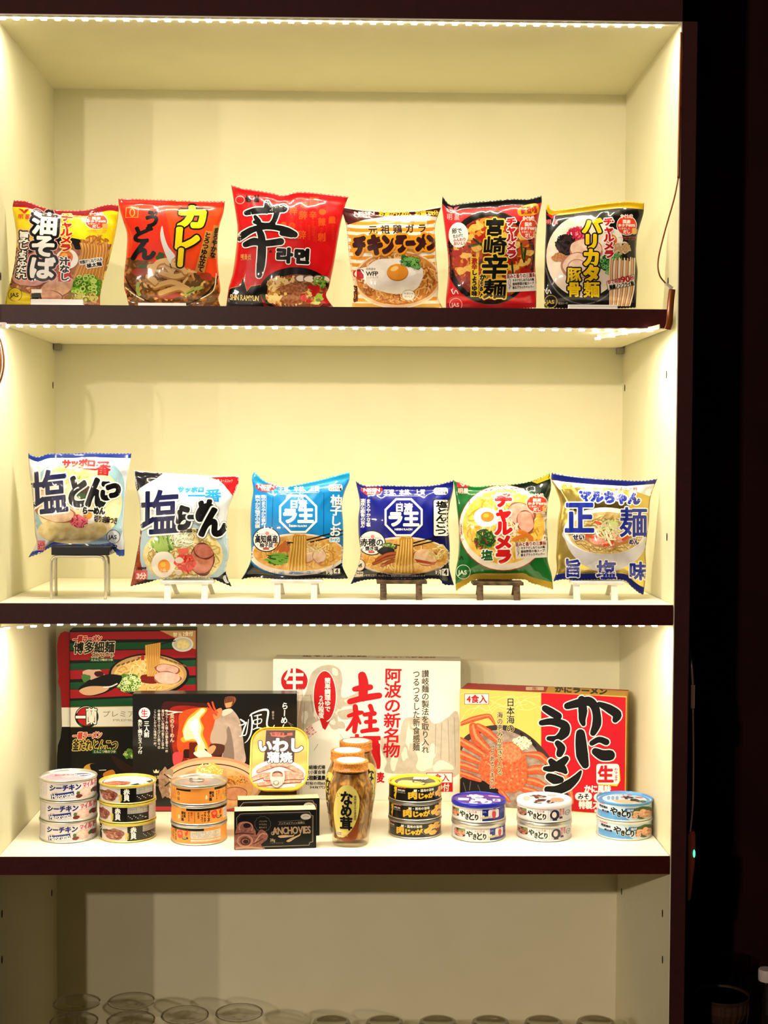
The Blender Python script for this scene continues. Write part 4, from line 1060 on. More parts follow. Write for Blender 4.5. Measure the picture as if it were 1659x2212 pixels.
A.blob([(822,500),(835,570),(880,660),(960,735),(1050,775),(1160,778),(1260,745),(1335,690),(1385,610),(1392,500),(1250,400),(1000,400)], A.m('#d5d2d6', 'noise', '#c5c2c8', 0.6))
A.ell(1108, 500, 286, 162, '#efecea'); A.ell(1112, 515, 258, 146, A.m('#cdb274', 'noise', '#e4d09a', 1.4))
A.strands(1112, 525, 250, 135, ('#e0cb90', '#c4a662', '#eddfb4', '#ad8f4e'), 60, 6, 0.7, 1.0, 5)
A.rough(1140, 560, 160, 50, '#b9855c', 14, 0.15)
for x, y, a, b in ((1050,555,52,34),(1190,545,50,36),(1130,590,42,24)): A.rough(x, y, a, b, A.m('#d08a72', 'noise', '#e8b8a4', 4), 10, 0.18)
for p in ([(980,530),(1030,545),(1080,530)], [(1230,560),(1270,540),(1290,520)], [(1040,440),(1090,455)], [(1100,600),(1150,590),(1160,560)]): A.line(p, 18, '#cf5c34')
A.strands(1140, 465, 70, 40, ('#a9c060', '#7fa040', '#d4e0a0'), 22, 11, 1.2, 0.6); A.strands(1130, 500, 90, 70, ('#efe8d0', '#dfd3ac'), 16, 8, 1.4, 0.7); A.line([(1110,500),(1130,560),(1150,600)], 12, '#f0ead6'); A.line([(1080,490),(1120,550),(1180,560)], 10, '#d9e0b0')
A.text('マルちゃん', (925, 228, 1350, 306), '#1d3fae', 8, [(8, WHT)], rot=-3)
A.text('正', (826, 296, 1036, 516), '#1a38a4', 8, [(8, '#f2eee2')]); A.text('麺', (1206, 340, 1402, 540), '#1a38a4', 4, [(8, '#f2eee2')])
A.text('せい', (884, 524, 966, 562), '#1a2a78', 2.5, [(4, '#ece6d6')]); A.text('めん', (1272, 556, 1340, 594), '#1a2a78', 2.5, [(4, '#ece6d6')])
for c, b in (('旨', (826,696,944,816)), ('塩', (1046,706,1184,836)), ('味', (1272,716,1394,838))): A.text(c, b, '#1a38a4', 5, [(7, '#f2eee2')])
A.build(root)

# ------------------------------------------------------------------ what the packs stand on
def leg_box(name, a, b, w, d, m, root):
    """a straight square leg from point a to point b"""
    bm = bmesh.new(); a, b = Vector(a), Vector(b)
    V = []
    for p in (a, b):
        V.append([bm.verts.new(p+Vector((sx*w/2, sy*d/2, 0))) for sx, sy in ((-1,-1),(1,-1),(1,1),(-1,1))])
    bm.faces.new(list(reversed(V[0]))); bm.faces.new(V[1])
    for i in range(4): bm.faces.new((V[0][i], V[0][(i+1) % 4], V[1][(i+1) % 4], V[1][i]))
    bmesh.ops.recalc_face_normals(bm, faces=bm.faces)
    return from_bm(name, bm, m, root)
def easel(label, m, xl, xr, ybar, l1, l2, crop, Yf=0.062, group='little easels under the packs', foot_z=S3_T):
    """small A-frame easel: ledge across two front legs, two rear legs behind; crop px give the ledge ends, its top and the two leg centres"""
    ox, oy, k = crop
    P = lambda x, y, Y: at(ox+x/k, oy+y/k, Y)
    zt = P((xl+xr)/2, ybar, YM).z-0.0012; x0 = P(xl, ybar, Yf-0.006).x; x1 = P(xr, ybar, Yf-0.006).x
    root = thing('display_easel', label, 'stand', ((x0+x1)/2, Yf+0.02, foot_z), group)
    box('ledge', (x0, Yf, zt-0.0045), (x1, Yf+0.036, zt), m, root, 0.0007)
    for lx in (l1, l2):
        x = P(lx, ybar+60, Yf).x
        leg_box('leg', (x, Yf-0.002, foot_z), (x, Yf+0.004, zt-0.0046), 0.0088, 0.006, m, root)
        leg_box('rear_leg', (x+0.004, Yf+0.078, foot_z), (x+0.002, Yf+0.040, zt-0.0046), 0.006, 0.006, m, root)
    leg_box('back_rest', ((x0+x1)/2, Yf+0.054, zt-0.004), ((x0+x1)/2, Yf+0.072, zt+0.10), 0.05, 0.004, m, root)
    box('rail', (x0+0.012, Yf+0.0362, zt-0.0045), (x1-0.012, Yf+0.056, zt), m, root)
    return root
WOODW = mat('#e4e2dc', 'paper', 0, 'grain', '#d9d7d0', 30.0, 'white_painted_wood'); WOODD = mat('#3c2e20', 'paper', 0, 'grain', '#5a4632', 40.0, 'weathered_brown_wood')
easel('white wooden easel under the white salt pack with the egg picture', WOODW, 1062, 1412, 925, 1112, 1358, CD)
easel('white wooden easel under the sky blue pack', WOODW, 282, 654, 860, 330, 592, CE)
easel('dark brown wooden easel under the navy blue pack', WOODD, 1042, 1404, 864, 1088, 1344, CE)
easel('dark brown wooden easel under the green pack', WOODD, 200, 550, 841, 246, 500, CF)
easel('white wooden easel under the shiny golden pack', WOODW, 890, 1246, 838, 912, 1172, CF)

st = thing('display_stool', 'small wire stool with a black top, under the blue edged white pack', 'stand', at_z(117, 1297, S3_T))
BLKTOP = mat('#0e0d0d', 'can', name='black_stool_top'); WIRE = mat('#c9c2ac', 'can', 0.55, name='painted_wire')
a, b = at(0+340/3.0722, 950+765/3.0722, 0.052), at(726/3.0722, 950+712/3.0722, 0.052)
box('stool_top', (a.x, 0.052, a.z), (b.x, 0.112, b.z), BLKTOP, st, 0.001)
for Y, x0, x1 in ((0.056, 341, 700), (0.108, 372, 722)):
    p = lambda x, y: at(x/3.0722, 950+y/3.0722, Y)
    zt = a.z-0.0022; xa, xb = p(x0, 900).x, p(x1, 900).x
    fz = S3_T+0.0001
    tube('leg_frame', [(xa, Y, fz), (xa, Y, zt-0.012), (xa+0.002, Y, zt-0.004), (xa+0.008, Y, zt), ((xa+xb)/2, Y, zt), (xb-0.008, Y, zt), (xb-0.002, Y, zt-0.004), (xb, Y, zt-0.012), (xb, Y, fz)], 0.0021, WIRE, st)
# low white holders in front of three packs on the topmost shelf
for x0, x1, y0, lab in ((66, 180, 646, 'low white plastic holder in front of the yellow noodle pack'), (298, 402, 654, 'low white plastic holder in front of the orange curry pack'), (1227, 1334, 658, 'low white plastic holder in front of the black pork broth pack')):
    a, b = at(x0, y0, 0.0145), at(x1, y0, 0.0145)
    r = thing('pack_holder', lab, 'stand', ((a.x+b.x)/2, 0.03, S2_T), 'low white holders on the topmost shelf')
    HW = mat('#f4f2ee', 'can', name='white_acrylic')
    box('lip', (a.x, 0.0140, S2_T+0.0004), (b.x, 0.0160, a.z), HW, r, 0.0008)
    box('base_plate', (a.x, 0.0160, S2_T+0.0004), (b.x, 0.085, S2_T+0.0016), HW, r)
# ------------------------------------------------------------------ cartons on the lowest shelf
CG, CH, CI, CJ, CL = (60, 1330, 4.1475), (270, 1480, 4.0463), (570, 1390, 3.7705), (970, 1450, 3.8581), (490, 1560, 4.8794)
def carton(label, cat, bl, br, tl, tr, YL, YR, depth, z0, m_front, m_top, m_side, crop, name='food_box', group=None, rightdy=0.0):
    """box with its front face seen at the four pixels; YL/YR are the depths of its left and right front edges"""
    BL, BR = at(*bl, YL), at(*br, YR); TL, TR = at(*tl, YL), at(*tr, YR)
    BL.z = BR.z = z0
    ztop = (TL.z+TR.z)/2
    TL = Vector((BL.x*0.5+TL.x*0.5, YL, ztop)); TR = Vector((BR.x*0.5+TR.x*0.5, YR, ztop)); BL.x, BR.x = TL.x, TR.x
    n = Vector((-(BR.y-BL.y), (BR.x-BL.x), 0)).normalized()*depth
    root = thing(name, label, cat, ((BL.x+BR.x)/2+n.x/2, (BL.y+BR.y)/2+n.y/2, z0), group)
    bm = bmesh.new()
    v = [bm.verts.new(p) for p in (BL, BR, TR, TL, BL+n, BR+n, TR+n, TL+n)]
    faces = {'front': (0, 1, 2, 3), 'back': (5, 4, 7, 6), 'top': (3, 2, 6, 7), 'bottom': (4, 5, 1, 0), 'left': (4, 0, 3, 7), 'right': (1, 5, 6, 2)}
    mi = {'front': 0, 'back': 2, 'top': 1, 'bottom': 1, 'left': 2, 'right': 2}
    for k, f in faces.items(): bm.faces.new([v[i] for i in f]).material_index = mi[k]
    bmesh.ops.bevel(bm, geom=list(bm.edges), offset=0.0007, segments=2, affect='EDGES')
    from_bm('carton', bm, [m_front, m_top, m_side], root)
    fv = [BL, BR, TR, TL, TL+n, TR+n, BR+n]
    A_top = face_hit([TL, TR, TR+n, TL+n])
    A = Art(face_hit([BL, BR, TR, TL]), crop, 'card', 9.0, 5); A.top = A_top; A.face = A.hit
    A.BASE = 2.5e-4
    return root, A, (BL, BR, TR, TL, n)

# --- striped box with the red logo
root, A, Q = carton('tall red and green striped ramen box with a white band and round red logo', 'box', (150, 1745), (424, 1745), (151.5, 1362), (424, 1360), 0.318, 0.330, 0.040, S4_T,
    mat('#070707', 'card'), mat('#14301f', 'card'), mat('#7e0e14', 'card'), CG)
G1, R1 = '#0f5a36', '#a81d2c'
y = 140; 
for k, (y0, c, h) in enumerate(((140,R1,70),(240,G1,62),(312,R1,80),(420,G1,60),(482,R1,80),(590,G1,62),(656,R1,78),(755,G1,72))):
    A.poly([(376,y0+8),(1506,y0-4-k*6),(1506,y0-4-k*6+h),(376,y0+8+h)], c)
A.poly([(1180,130),(1506,126),(1506,300),(1480,296),(1300,190)], '#c9a270'); A.text('替玉', (1300, 150, 1382, 186), '#f4ecd8', 1); A.text('2食付', (1388, 142, 1480, 182), '#f4ecd8', 1.5)
A.ell(1388, 255, 96, 68, '#e9e6e0'); A.ell(1388, 252, 80, 54, '#d5d1c8'); A.rough(1390, 258, 56, 40, A.m('#ead88a', 'noise', '#f6ecb8', 3), 12, 0.1)
A.line([(1060,270),(1180,232),(1310,205)], 9, '#1a1210'); A.line([(1070,285),(1200,252),(1320,226)], 9, '#1a1210')
A.rough(590, 530, 100, 50, '#d9b8a6', 12, 0.15); A.rough(520, 560, 40, 34, '#5e8a48', 10, 0.2); A.rough(640, 520, 40, 26, '#5a1a14', 10, 0.15)
A.ell(1085, 530, 362, 192, '#0e0b0a'); A.ell(1085, 524, 345, 178, '#c9a878'); A.ring(1085, 524, 345, 178, 6, '#2a1a10'); A.ell(1085, 532, 312, 148, A.m('#e0b86c', 'noise', '#f0d9a0', 1.3))
A.lines([[(800+i*44, 452-i*14), (822+i*44, 440-i*14)] for i in range(5)]+[[(1190+i*40, 372+i*14), (1215+i*40, 382+i*14)] for i in range(6)], 14, '#8c6a34', smooth=False)
A.text('一蘭', (985, 352, 1045, 398), '#b8342c', 2); A.strands(1080, 540, 300, 135, ('#ecca84', '#cf9e50', '#f3dfac'), 40, 8, 0.8, 1.0)
A.rough(1100, 560, 88, 50, '#8c2a16', 12, 0.2)
for c, q in (('#f0c766', 0), ('#d99a3c', 5), ('#f7df98', 10), ('#c98a34', 14)):
    A.lines([[(1055+q+17*i, 265-3*i), (1058+q+16*i, 350), (1066+q+13*i, 450), (1072+q+8*i, 540)] for i in range(8)], 6, c)
A.chashu(1250, 480, 110, 46, '#dcb0a0', '#a8685c', '#ecccc0', 0.15); A.chashu(1250, 560, 125, 60, '#e6beae', '#b07264', '#f2d8cc', 0.05)
A.rough(900, 600, 118, 80, '#4d7a30', 14, 0.15); A.scallions(900, 600, 116, 78, 44, 17, ('#a8c860', '#6a9a3a', '#e4eec0'))
A.line([(1020,640),(1150,620),(1300,630)], 26, '#e8c888')
A.blob([(455,660),(520,600),(620,555),(720,525),(840,540),(820,610),(760,660),(640,710),(520,715)], '#0e0c0c'); A.blob([(462,668),(560,632),(720,640),(690,680),(580,712),(500,706)], '#d8b494'); A.line([(680,640),(740,636),(800,610)], 12, '#e9e4de')
A.poly([(376,822),(1506,800),(1506,985),(376,998)], '#e9e6dc'); A.lines([[(376,822),(1506,800)],[(376,998),(1506,985)]], 6, '#b89a50', smooth=False)
A.text('プレミアム', (665, 852, 1040, 908), '#a59a80', 0.5); A.text('PREMIUM', (762, 926, 1010, 946), '#b5ab94', 0.3)
A.ell(528, 905, 106, 101, '#121010'); A.ring(528, 905, 98, 93, 5, '#e9e6dc', a0=200, a1=340); A.ell(528, 905, 86, 82, '#c2202c'); A.text('一', (430, 850, 540, 970), WHT, 7, [(7, BLK)]); A.text('蘭', (518, 828, 622, 972), '#f2efe6', 3, [(8, '#12603a'), (3, BLK)]); A.poly([(450,960),(500,975),(490,995),(462,985)], '#12603a')
A.text('一蘭ラーメン', (404, 178, 664, 240), '#c8302c', 3, [(5, '#f0dcc8')], rot=3, slant=0.15); A.text('博多細麺', (410, 235, 780, 335), '#181410', 3, [(6, '#e9dcc0')], rot=2, slant=0.1); A.text('ストレート', (570, 330, 775, 376), '#181410', 1.5, [(5, '#e9dcc0')])
A.rect(556, 378, 772, 412, '#12603a'); A.text('とんこつ味のつゆ', (566, 384, 764, 406), '#e9dcc0', 0.5)
A.text('一蘭ラーメン', (404, 1042, 664, 1102), '#d25a4a', 3, [(5, '#f0dcc8')], rot=3, slant=0.15); A.text('釜だれとんこつ', (402, 1110, 808, 1208), '#20180c', 2.5, [(6, '#e4cf7a')], slant=0.1); A.rect(578, 1198, 796, 1236, '#12603a'); A.text('とんこつ味のつゆ', (588, 1204, 788, 1230), '#e9dcc0', 0.5)
A.blob([(500,1365),(560,1325),(660,1340),(640,1420),(520,1440)], '#c9a050'); A.blob([(560,1330),(700,1345),(700,1440),(600,1420)], '#100c0a'); A.blob([(680,1410),(760,1380),(780,1430),(690,1450)], '#cf8a34')
A.line([(640,1385),(700,1382)], 6, '#e9e4de'); A.blob([(748,1245),(940,1360),(1060,1440),(960,1440),(820,1370)], '#3a1c16'); A.rough(905, 1240, 50, 44, '#5c7050', 12, 0.2); A.scallions(905, 1240, 46, 40, 8, 12)
A.build(root)
# the die-cut flap standing off its left edge
BL, BR, TR, TL, n = Q
fo = [(382,150),(330,140),(295,155),(272,200),(262,270),(266,420),(276,540),(270,600),(292,650),(300,760),(302,820),(306,990),(292,1100),(270,1160),(262,1260),(260,1400),(258,1700),(382,1700)]
bm = bmesh.new()
pts = [at(60+x/4.1475, 1330+y/4.1475, 0.322) for x, y in fo]
for p in pts: p.z = max(p.z, S4_T+0.0005); p.x = min(p.x, TL.x-0.0003)
A1 = [bm.verts.new(p) for p in pts]; A2 = [bm.verts.new(p+Vector((0, 0.0012, 0))) for p in pts]
f1 = bm.faces.new(A1); bm.faces.new(list(reversed(A2)))
for i in range(len(pts)): bm.faces.new((A1[i], A2[i], A2[(i+1) % len(pts)], A1[(i+1) % len(pts)]))
bmesh.ops.recalc_face_normals(bm, faces=bm.faces)
zb1, zb0 = at(60, 1330+822/4.1475, 0.322).z, at(60, 1330+995/4.1475, 0.322).z
for z in (zb1, zb0): bmesh.ops.bisect_plane(bm, geom=list(bm.verts)+list(bm.edges)+list(bm.faces), plane_co=(0, 0, z), plane_no=(0, 0, 1))
for f in bm.faces:
    z = f.calc_center_median().z
    f.material_index = 0 if z > zb1 else 1 if z > zb0 else 2
tag(from_bm('side_flap', bm, [mat('#8c0f17', 'card'), mat('#e9e6dc', 'card'), mat('#070707', 'card')], root), 'die-cut red, white and black side flap')

# --- black box with the cook
root, A, Q = carton('black glossy ramen box showing a cook and tall flames', 'box', (286, 1748), (641, 1748), (287, 1498), (641, 1499), 0.247, 0.250, 0.030, S4_T,
    mat('#080707', 'can'), mat('#1a1918', 'can'), mat('#161312', 'can'), CH)
A.fin = 'can'
A.poly([(68,1060),(1500,1064),(1500,1100),(68,1098)], '#b0303a')
A.blob([(330,160),(500,150),(760,170),(860,260),(900,420),(880,600),(760,690),(560,690),(440,660),(380,520),(330,380)], '#4a1814'); A.blob([(400,200),(640,190),(800,260),(820,520),(740,660),(540,670),(430,600),(400,400)], A.m('#a8331c', 'noise', '#7c2018', 1.2)); A.blob([(500,230),(760,210),(800,420),(740,640),(560,650),(460,560),(470,360)], '#d25a2a')
A.blob([(420,600),(490,590),(500,660),(430,700)], '#c8505a'); A.rect(510, 560, 620, 640, '#3a0e0a', r=20); A.rect(560, 500, 640, 650, '#6a1c10', r=12)
A.blob([(500,400),(540,300),(600,240),(660,200),(720,205),(690,260),(660,300),(690,370),(680,430),(720,520),(740,590),(750,640),(640,610),(610,560),(640,500),(560,490),(510,500),(485,470),(520,440)], '#f0a83c')
A.blob([(510,410),(550,310),(610,260),(670,205),(700,225),(650,290),(670,370),(660,440),(700,530),(720,600),(690,620),(630,580),(640,500),(590,470),(530,480)], '#fbeab8'); A.blob([(560,350),(620,290),(640,330),(640,420),(660,500),(640,520),(600,430)], '#fdf8ea')
A.blob([(600,590),(700,570),(760,600),(740,640),(650,635)], '#f4ead0'); A.line([(700,560),(760,600),(860,610)], 12, '#1a100c')
A.blob([(800,270),(840,230),(900,205),(940,215),(1000,300),(1025,420),(1040,540),(1044,680),(860,680),(850,600),(870,520),(750,500),(770,380)], A.m('#a5948a', 'noise', '#bcaaa0', 1.0)); A.blob([(900,360),(940,480),(950,680),(860,680),(862,560)], '#8c7b72'); A.blob([(770,380),(850,360),(890,420),(870,520),(750,500)], '#b4a297')
A.blob([(850,225),(920,205),(940,230),(860,270)], '#cfc4ba')
A.blob([(730,150),(780,110),(860,90),(900,130),(900,190),(860,215),(800,215),(760,190)], '#17110f'); A.blob([(800,215),(840,200),(850,240),(820,290),(780,300),(770,250)], '#c98a62')
A.blob([(880,105),(950,100),(970,130),(930,190),(880,195),(868,150)], '#8c5a40'); A.lines([[(872+i*14,104),(886+i*13,168)] for i in range(6)], 5, '#241814', smooth=False); A.poly([(872,160),(940,145),(925,190),(885,200)], '#c99a6e')
A.lines([[(728,160),(756,210),(800,258)], [(764,150),(780,200),(806,240)], [(720,200),(760,230),(800,262)]], 16, '#d25a3a')
A.blob([(740,520),(800,510),(870,530),(850,600),(760,615),(752,560)], '#5a3226'); A.blob([(720,560),(770,525),(795,545),(760,600),(728,590)], '#d9a07a')
A.text('らーめん', (1362, 150, 1424, 400), WHT, 1.5, v=True, slant=0.05)
for p, w in (([(1010,300),(1040,320)],[12,16]), ([(1000,350),(1030,345),(1062,325),(1040,380),(1020,440),(1000,446)],[8,12,10,14,10,6]), ([(1030,440),(1060,424),(1080,300)],[8,10,6]), ([(1090,270),(1110,250),(1180,222),(1236,215),(1252,240),(1240,330),(1250,366),(1290,372),(1306,350)],[6,12,14,18,16,14,16,10,6]), ([(1104,262),(1112,330),(1102,420),(1074,480),(1046,506)],[10,14,12,8,4]),
             ([(1130,270),(1190,258)],[6,12]), ([(1124,310),(1130,340),(1185,330),(1190,295),(1126,308)],[8,8,8,8,8]), ([(1158,262),(1158,320),(1154,378)],[10,10,8]), ([(1120,388),(1160,372),(1206,380)],[8,10,8])):
    A.brush([(p, w)], WHT)
A.ell(170, 246, 50, 50, WHT); A.text('生', (138, 212, 202, 280), '#c03038', 1.5); A.text('三人前', (164, 312, 214, 456), WHT, 1.2, v=True); A.text('魚だし鶏がらスープ付', (112, 300, 152, 600), WHT, 0.6, v=True)
for i, (x, q, y1) in enumerate(((352,'炎のらーめん職人が鍋を振る一杯',590),(318,'香ばしい味噌の香りと旨み',560),(284,'中華鍋で仕上げた熱々の',560),(250,'ここにしかない味噌の一杯。',550))): A.text(q, (x, 212, x+26, y1), '#f0e6d8', 0, v=True)
A.text('炎のらーめん', (392, 250, 432, 500), '#f4d8c0', 0.5, v=True); A.brush([([(350,222),(420,232),(500,236)], [8,10,6]), ([(370,260),(440,240),(480,236)], [5,8,5])], '#f4ead8'); A.text('縁ゆる', (1284, 226, 1304, 300), '#cfc8c0', 0, v=True)
A.lines([[(1420+i*14, 320+i*16), (1470-i*3, 350+i*18)] for i in range(4)], 4, '#8a8580', smooth=False)
A.ell(760, 860, 445, 235, '#c79a78'); A.ell(760, 862, 420, 212, '#d9b494'); A.ring(750, 856, 384, 172, 9, '#2a1810', a0=185, a1=350); A.ell(770, 900, 350, 180, A.m('#c8925a', 'noise', '#e0b684', 1.0))
A.strands(740, 760, 120, 80, ('#efd690', '#f6e8b4', '#dcb860'), 34, 11, 0.8, 0.7); A.strands(960, 830, 120, 40, ('#c9893a', '#8c5a20', '#dba858'), 30, 6, 0.9, 1.4); A.chashu(960, 950, 110, 60, '#c58a68', '#9a5c40', '#d9a684'); A.strands(720, 900, 200, 80, ('#e2bc7c', '#c0904c'), 24, 9, 0.8)
A.rough(350, 860, 56, 130, A.m('#b89a84', 'noise', '#8a6c58', 2.5), 16, 0.16); A.line([(345,780),(400,830),(350,880)], 12, '#3a2a20'); A.rough(390, 770, 34, 36, '#a5907c', 9, 0.2)
for sx in (1, -1):
    for i in range(4): 
        q = math.radians(205-i*16) if sx == 1 else math.radians(-25+i*16)
        A.ell(275+140*math.cos(q)*0.9, 860+150*math.sin(q), 26, 9, '#c9b89a', rot=math.degrees(q)+90+sx*28)
A.poly([(246,738),(258,756),(272,734),(288,756),(300,738),(294,768),(252,768)], '#d8c8aa'); A.text('金賞', (250, 790, 302, 822), '#b8a88c', 0.5); A.text('メン', (258, 860, 300, 884), '#b8a88c', 0.5)
A.build(root)
BL, BR, TR, TL, n = Q
wrap = glass_mat('clear_wrap', '#fbf3f2', 0.08, 1.6)
bm = bmesh.new(); e = 0.0012
bm_box(bm, (TR.x+0.0010, BR.y+0.001, S4_T+0.002), (TR.x+0.0080, BR.y+n.y, TR.z+0.004), 0.001)
from_bm('wrap_end', bm, wrap, root)

# --- white box
root, A, Q = carton('large white noodle box with red brush characters and grey rock drawing', 'box', (589, 1722), (994, 1730), (590, 1422), (994, 1430), 0.332, 0.312, 0.050, S4_T,
    mat('#ebe7db', 'card', 0, 'noise', '#efebe0', 1.0), mat('#cfcabb', 'card'), mat('#d9d4c6', 'card'), CI)
GR = A.m('#c3bbac', 'noise', '#cfc8ba', 1.4)
A.blob([(380,260),(420,210),(480,180),(560,178),(620,215),(640,300),(630,380),(640,440),(720,420),(780,390),(800,420),(740,500),(640,520),(600,600),(620,680),(560,700),(500,620),(420,640),(330,700),(290,760),(280,640),(300,480),(340,400)], GR)
A.blob([(560,200),(600,215),(600,260),(560,250)], '#ebe7db')
for x, y, a, b in ((470,300,30,60),(330,600,24,60),(420,560,18,50),(620,560,40,22),(700,470,60,18),(560,640,30,20)): A.rough(x, y, a, b, '#e6e1d4', 10, 0.3)
A.blob([(600,560),(720,530),(800,560),(760,600),(640,620)], GR); A.blob([(600,640),(650,640),(660,690),(610,690)], GR)
A.blob([(1585,580),(1500,600),(1440,640),(1380,650),(1330,600),(1240,600),(1150,610),(1120,680),(1100,740),(1000,760),(950,780),(960,880),(1000,960),(980,1040),(1060,1060),(1250,1060),(1590,1060)], GR)
for x, y, a, b in ((1180,760,30,90),(1300,940,60,110),(1380,860,30,60),(1450,1000,80,40),(1250,680,40,30),(1150,900,24,50),(1060,960,30,60)): A.rough(x, y, a, b, '#e6e1d4', 12, 0.35)
A.lines([[(1400,660),(1395,900)], [(1450,650),(1440,940)], [(1500,620),(1510,960)], [(1550,600),(1560,1000)], [(330,480),(320,720)], [(380,420),(400,560)]], 5, '#aaa192')
A.ell(248, 305, 108, 104, '#c5212c'); A.text('生', (160, 205, 336, 402), WHT, 5)
A.ell(496, 430, 96, 212, WHT); A.ell(496, 430, 90, 205, '#c5212c'); A.poly([(450,600),(520,640),(545,620),(500,705),(480,690)], '#c5212c', 'lettering')
A.text('簡単調理ゆで', (494, 278, 544, 556), WHT, 1.5, v=True); A.text('２分程度', (442, 422, 490, 610), WHT, 1.5, v=True)
S = [([(800,262),(812,330),(806,440)], [52,62,54]), ([(738,372),(800,362),(868,356)], [32,44,36]), ([(700,474),(780,452),(860,436),(940,424)], [36,38,42,38])]
A.brush([(p, [w*1.3 for w in ws]) for p, ws in S], '#c5212c')
S = [([(690,590),(760,568),(800,562)], [30,40,30]), ([(744,515),(750,600),(738,715)], [44,44,40]), ([(742,600),(710,660),(675,706)], [30,30,20]), ([(760,600),(785,650)], [30,22]),
     ([(866,510),(880,545)], [40,36]), ([(820,580),(900,570)], [34,40]), ([(830,640),(905,634)], [32,36]), ([(868,570),(866,700)], [36,36]), ([(800,716),(860,706),(925,702)], [34,36,34])]
A.brush([(p, [w*1.0 for w in ws]) for p, ws in S], '#c5212c')
A.text('麺', (690, 745, 955, 1015), '#c5212c', 8); A.brush([([(880,780),(910,800),(915,900)],[40,50,44]), ([(860,860),(920,900),(930,1000)],[40,50,40])], '#c5212c')
A.text('阿波の新名物', (975, 200, 1118, 930), '#c5212c', 3.2, v=True, slant=0.02); A.text('讃岐麺の製法を取り入れ', (1284, 215, 1346, 895), '#5c523a', 1.0, v=True); A.text('つるつるした新食感麺', (1212, 215, 1272, 875), '#5c523a', 1.0, v=True)
A.text('半田そば', (318, 660, 398, 800), '#d8828a', 0.5, rot=-50)
A.text('仲介結婚式場', (300, 992, 500, 1024), '#3a342c', 0.8); A.text('大小宴会場', (345, 1032, 500, 1064), '#3a342c', 0.8); A.text('土柱新温泉', (335, 1076, 502, 1112), '#2a241c', 2.2); A.text('町桜の岡165', (340, 1126, 500, 1152), '#3a342c', 0.6); A.text('3431(代)', (372, 1158, 500, 1182), '#3a342c', 0.6)
A.text('麦', (918, 1050, 982, 1132), '#c5212c', 3)
A.rect(1322, 1052, 1538, 1208, '#c5212c'); A.rect(1328, 1058, 1532, 1132, WHT); A.text('2食入', (1352, 1062, 1512, 1124), '#c5212c', 1.5); A.text('つゆ付', (1352, 1140, 1512, 1202), WHT, 1.5)
A.lines([[(410,870),(440,820)], [(620,740),(650,780)]], 3, '#8a8478')
A.hit = A.top; A.text('生そば 土柱麺', (310, 97, 840, 109), '#8c3a24', 1); A.text('つるつるした新食感麺', (900, 108, 1400, 118), '#9a6a50', 0.6)
A.build(root)

# --- crab box
root, A, Q = carton('red and yellow crab ramen box with a big orange crab', 'box', (993, 1722), (1352, 1757), (993, 1486), (1352, 1506), 0.292, 0.226, 0.062, S4_T,
    mat('#dcb455', 'card', 0, 'noise', '#e2bd62', 1.0), mat('#a32028', 'card'), mat('#c7a14c', 'card'), CJ)  # side: the front's gold darkened, its shade put into the colour
A.lines([[(92+i*90, 190+((i*53) % 90)), (190+i*90, 180+((i*37) % 120)), (260+i*90, 260+((i*71) % 110))] for i in range(7)]+[[(100+i*80, 420-((i*61) % 130)), (150+i*85, 330-((i*31) % 60)), (250+i*80, 300-((i*47) % 70))] for i in range(7)]+[[(120+i*110, 300), (200+i*110, 230), (310+i*110, 210)] for i in range(5)], 6, '#ecd596')
A.poly([(768,176),(1478,218),(1478,1205),(768,1140)], '#c01a30')
A.blob([(90,640),(200,500),(360,450),(520,460),(660,530),(780,640),(880,780),(950,960),(960,1120),(92,1120)], '#4a4040'); A.blob([(92,700),(220,540),(400,490),(560,520),(680,600),(780,740),(850,920),(870,1120),(92,1120)], A.m('#b5a79a', 'noise', '#8c7a70', 1.5))
A.lines([[(600,520),(625,560)], [(690,580),(720,620)]], 22, '#2a2020', smooth=False)
A.blob([(92,900),(220,900),(400,960),(420,1120),(92,1120)], '#1d1918'); A.lines([[(120,930),(140,1000)], [(180,920),(170,990)], [(240,950),(260,1000)]], 8, '#6a6462')
A.strands(600, 600, 90, 60, ('#e6d9b4', '#cdbb8c', '#f0e8d0'), 26, 8, 1.2, 1.0)
CR, CR2, CR3 = '#c9542e', '#e07a52', '#a83c22'
for p, w in (([(96,440),(200,400),(320,372),(350,390),(380,440)],[26,40,30,24,10]), ([(200,460),(230,560),(330,660)],[60,84,50]), ([(240,460),(320,510),(400,580)],[50,66,40]), ([(92,580),(180,630),(290,700)],[60,66,40]), ([(92,690),(160,720),(250,760)],[60,60,36]), ([(92,780),(160,800),(240,830)],[50,56,36]), ([(92,850),(180,880),(260,910)],[40,44,24]),
             ([(610,690),(740,700),(800,740),(900,820)],[14,60,50,20]), ([(660,830),(760,820),(880,850)],[60,76,30]), ([(660,910),(740,930),(830,980)],[56,60,24]), ([(620,980),(700,1000),(800,1040)],[50,44,20]), ([(900,720),(960,850),(1010,1000),(1030,1100)],[30,50,40,20]), ([(430,1000),(500,1080)],[40,20])):
    A.line(p, [x+6 for x in w], CR3); A.line(p, w, A.m(CR, 'noise', CR2, 3)); A.line([(x, y-w[0]*0.14) for x, y in p], [x*0.28 for x in w], '#ec9a74')
A.blob([(250,770),(290,700),(380,650),(470,590),(540,600),(620,680),(650,780),(650,900),(590,990),(500,1012),(400,980),(300,920),(255,860)], A.m('#c4502c', 'noise', '#e2865c', 3.5))
A.blob([(420,640),(500,600),(580,640),(600,720),(520,760),(430,720)], A.m('#d8704a', 'noise', '#eaa27e', 4)); 
for i in range(26): A.rough(A.rng.uniform(290, 620), A.rng.uniform(690, 950), 10, 8, '#e69a72', 7, 0.3)
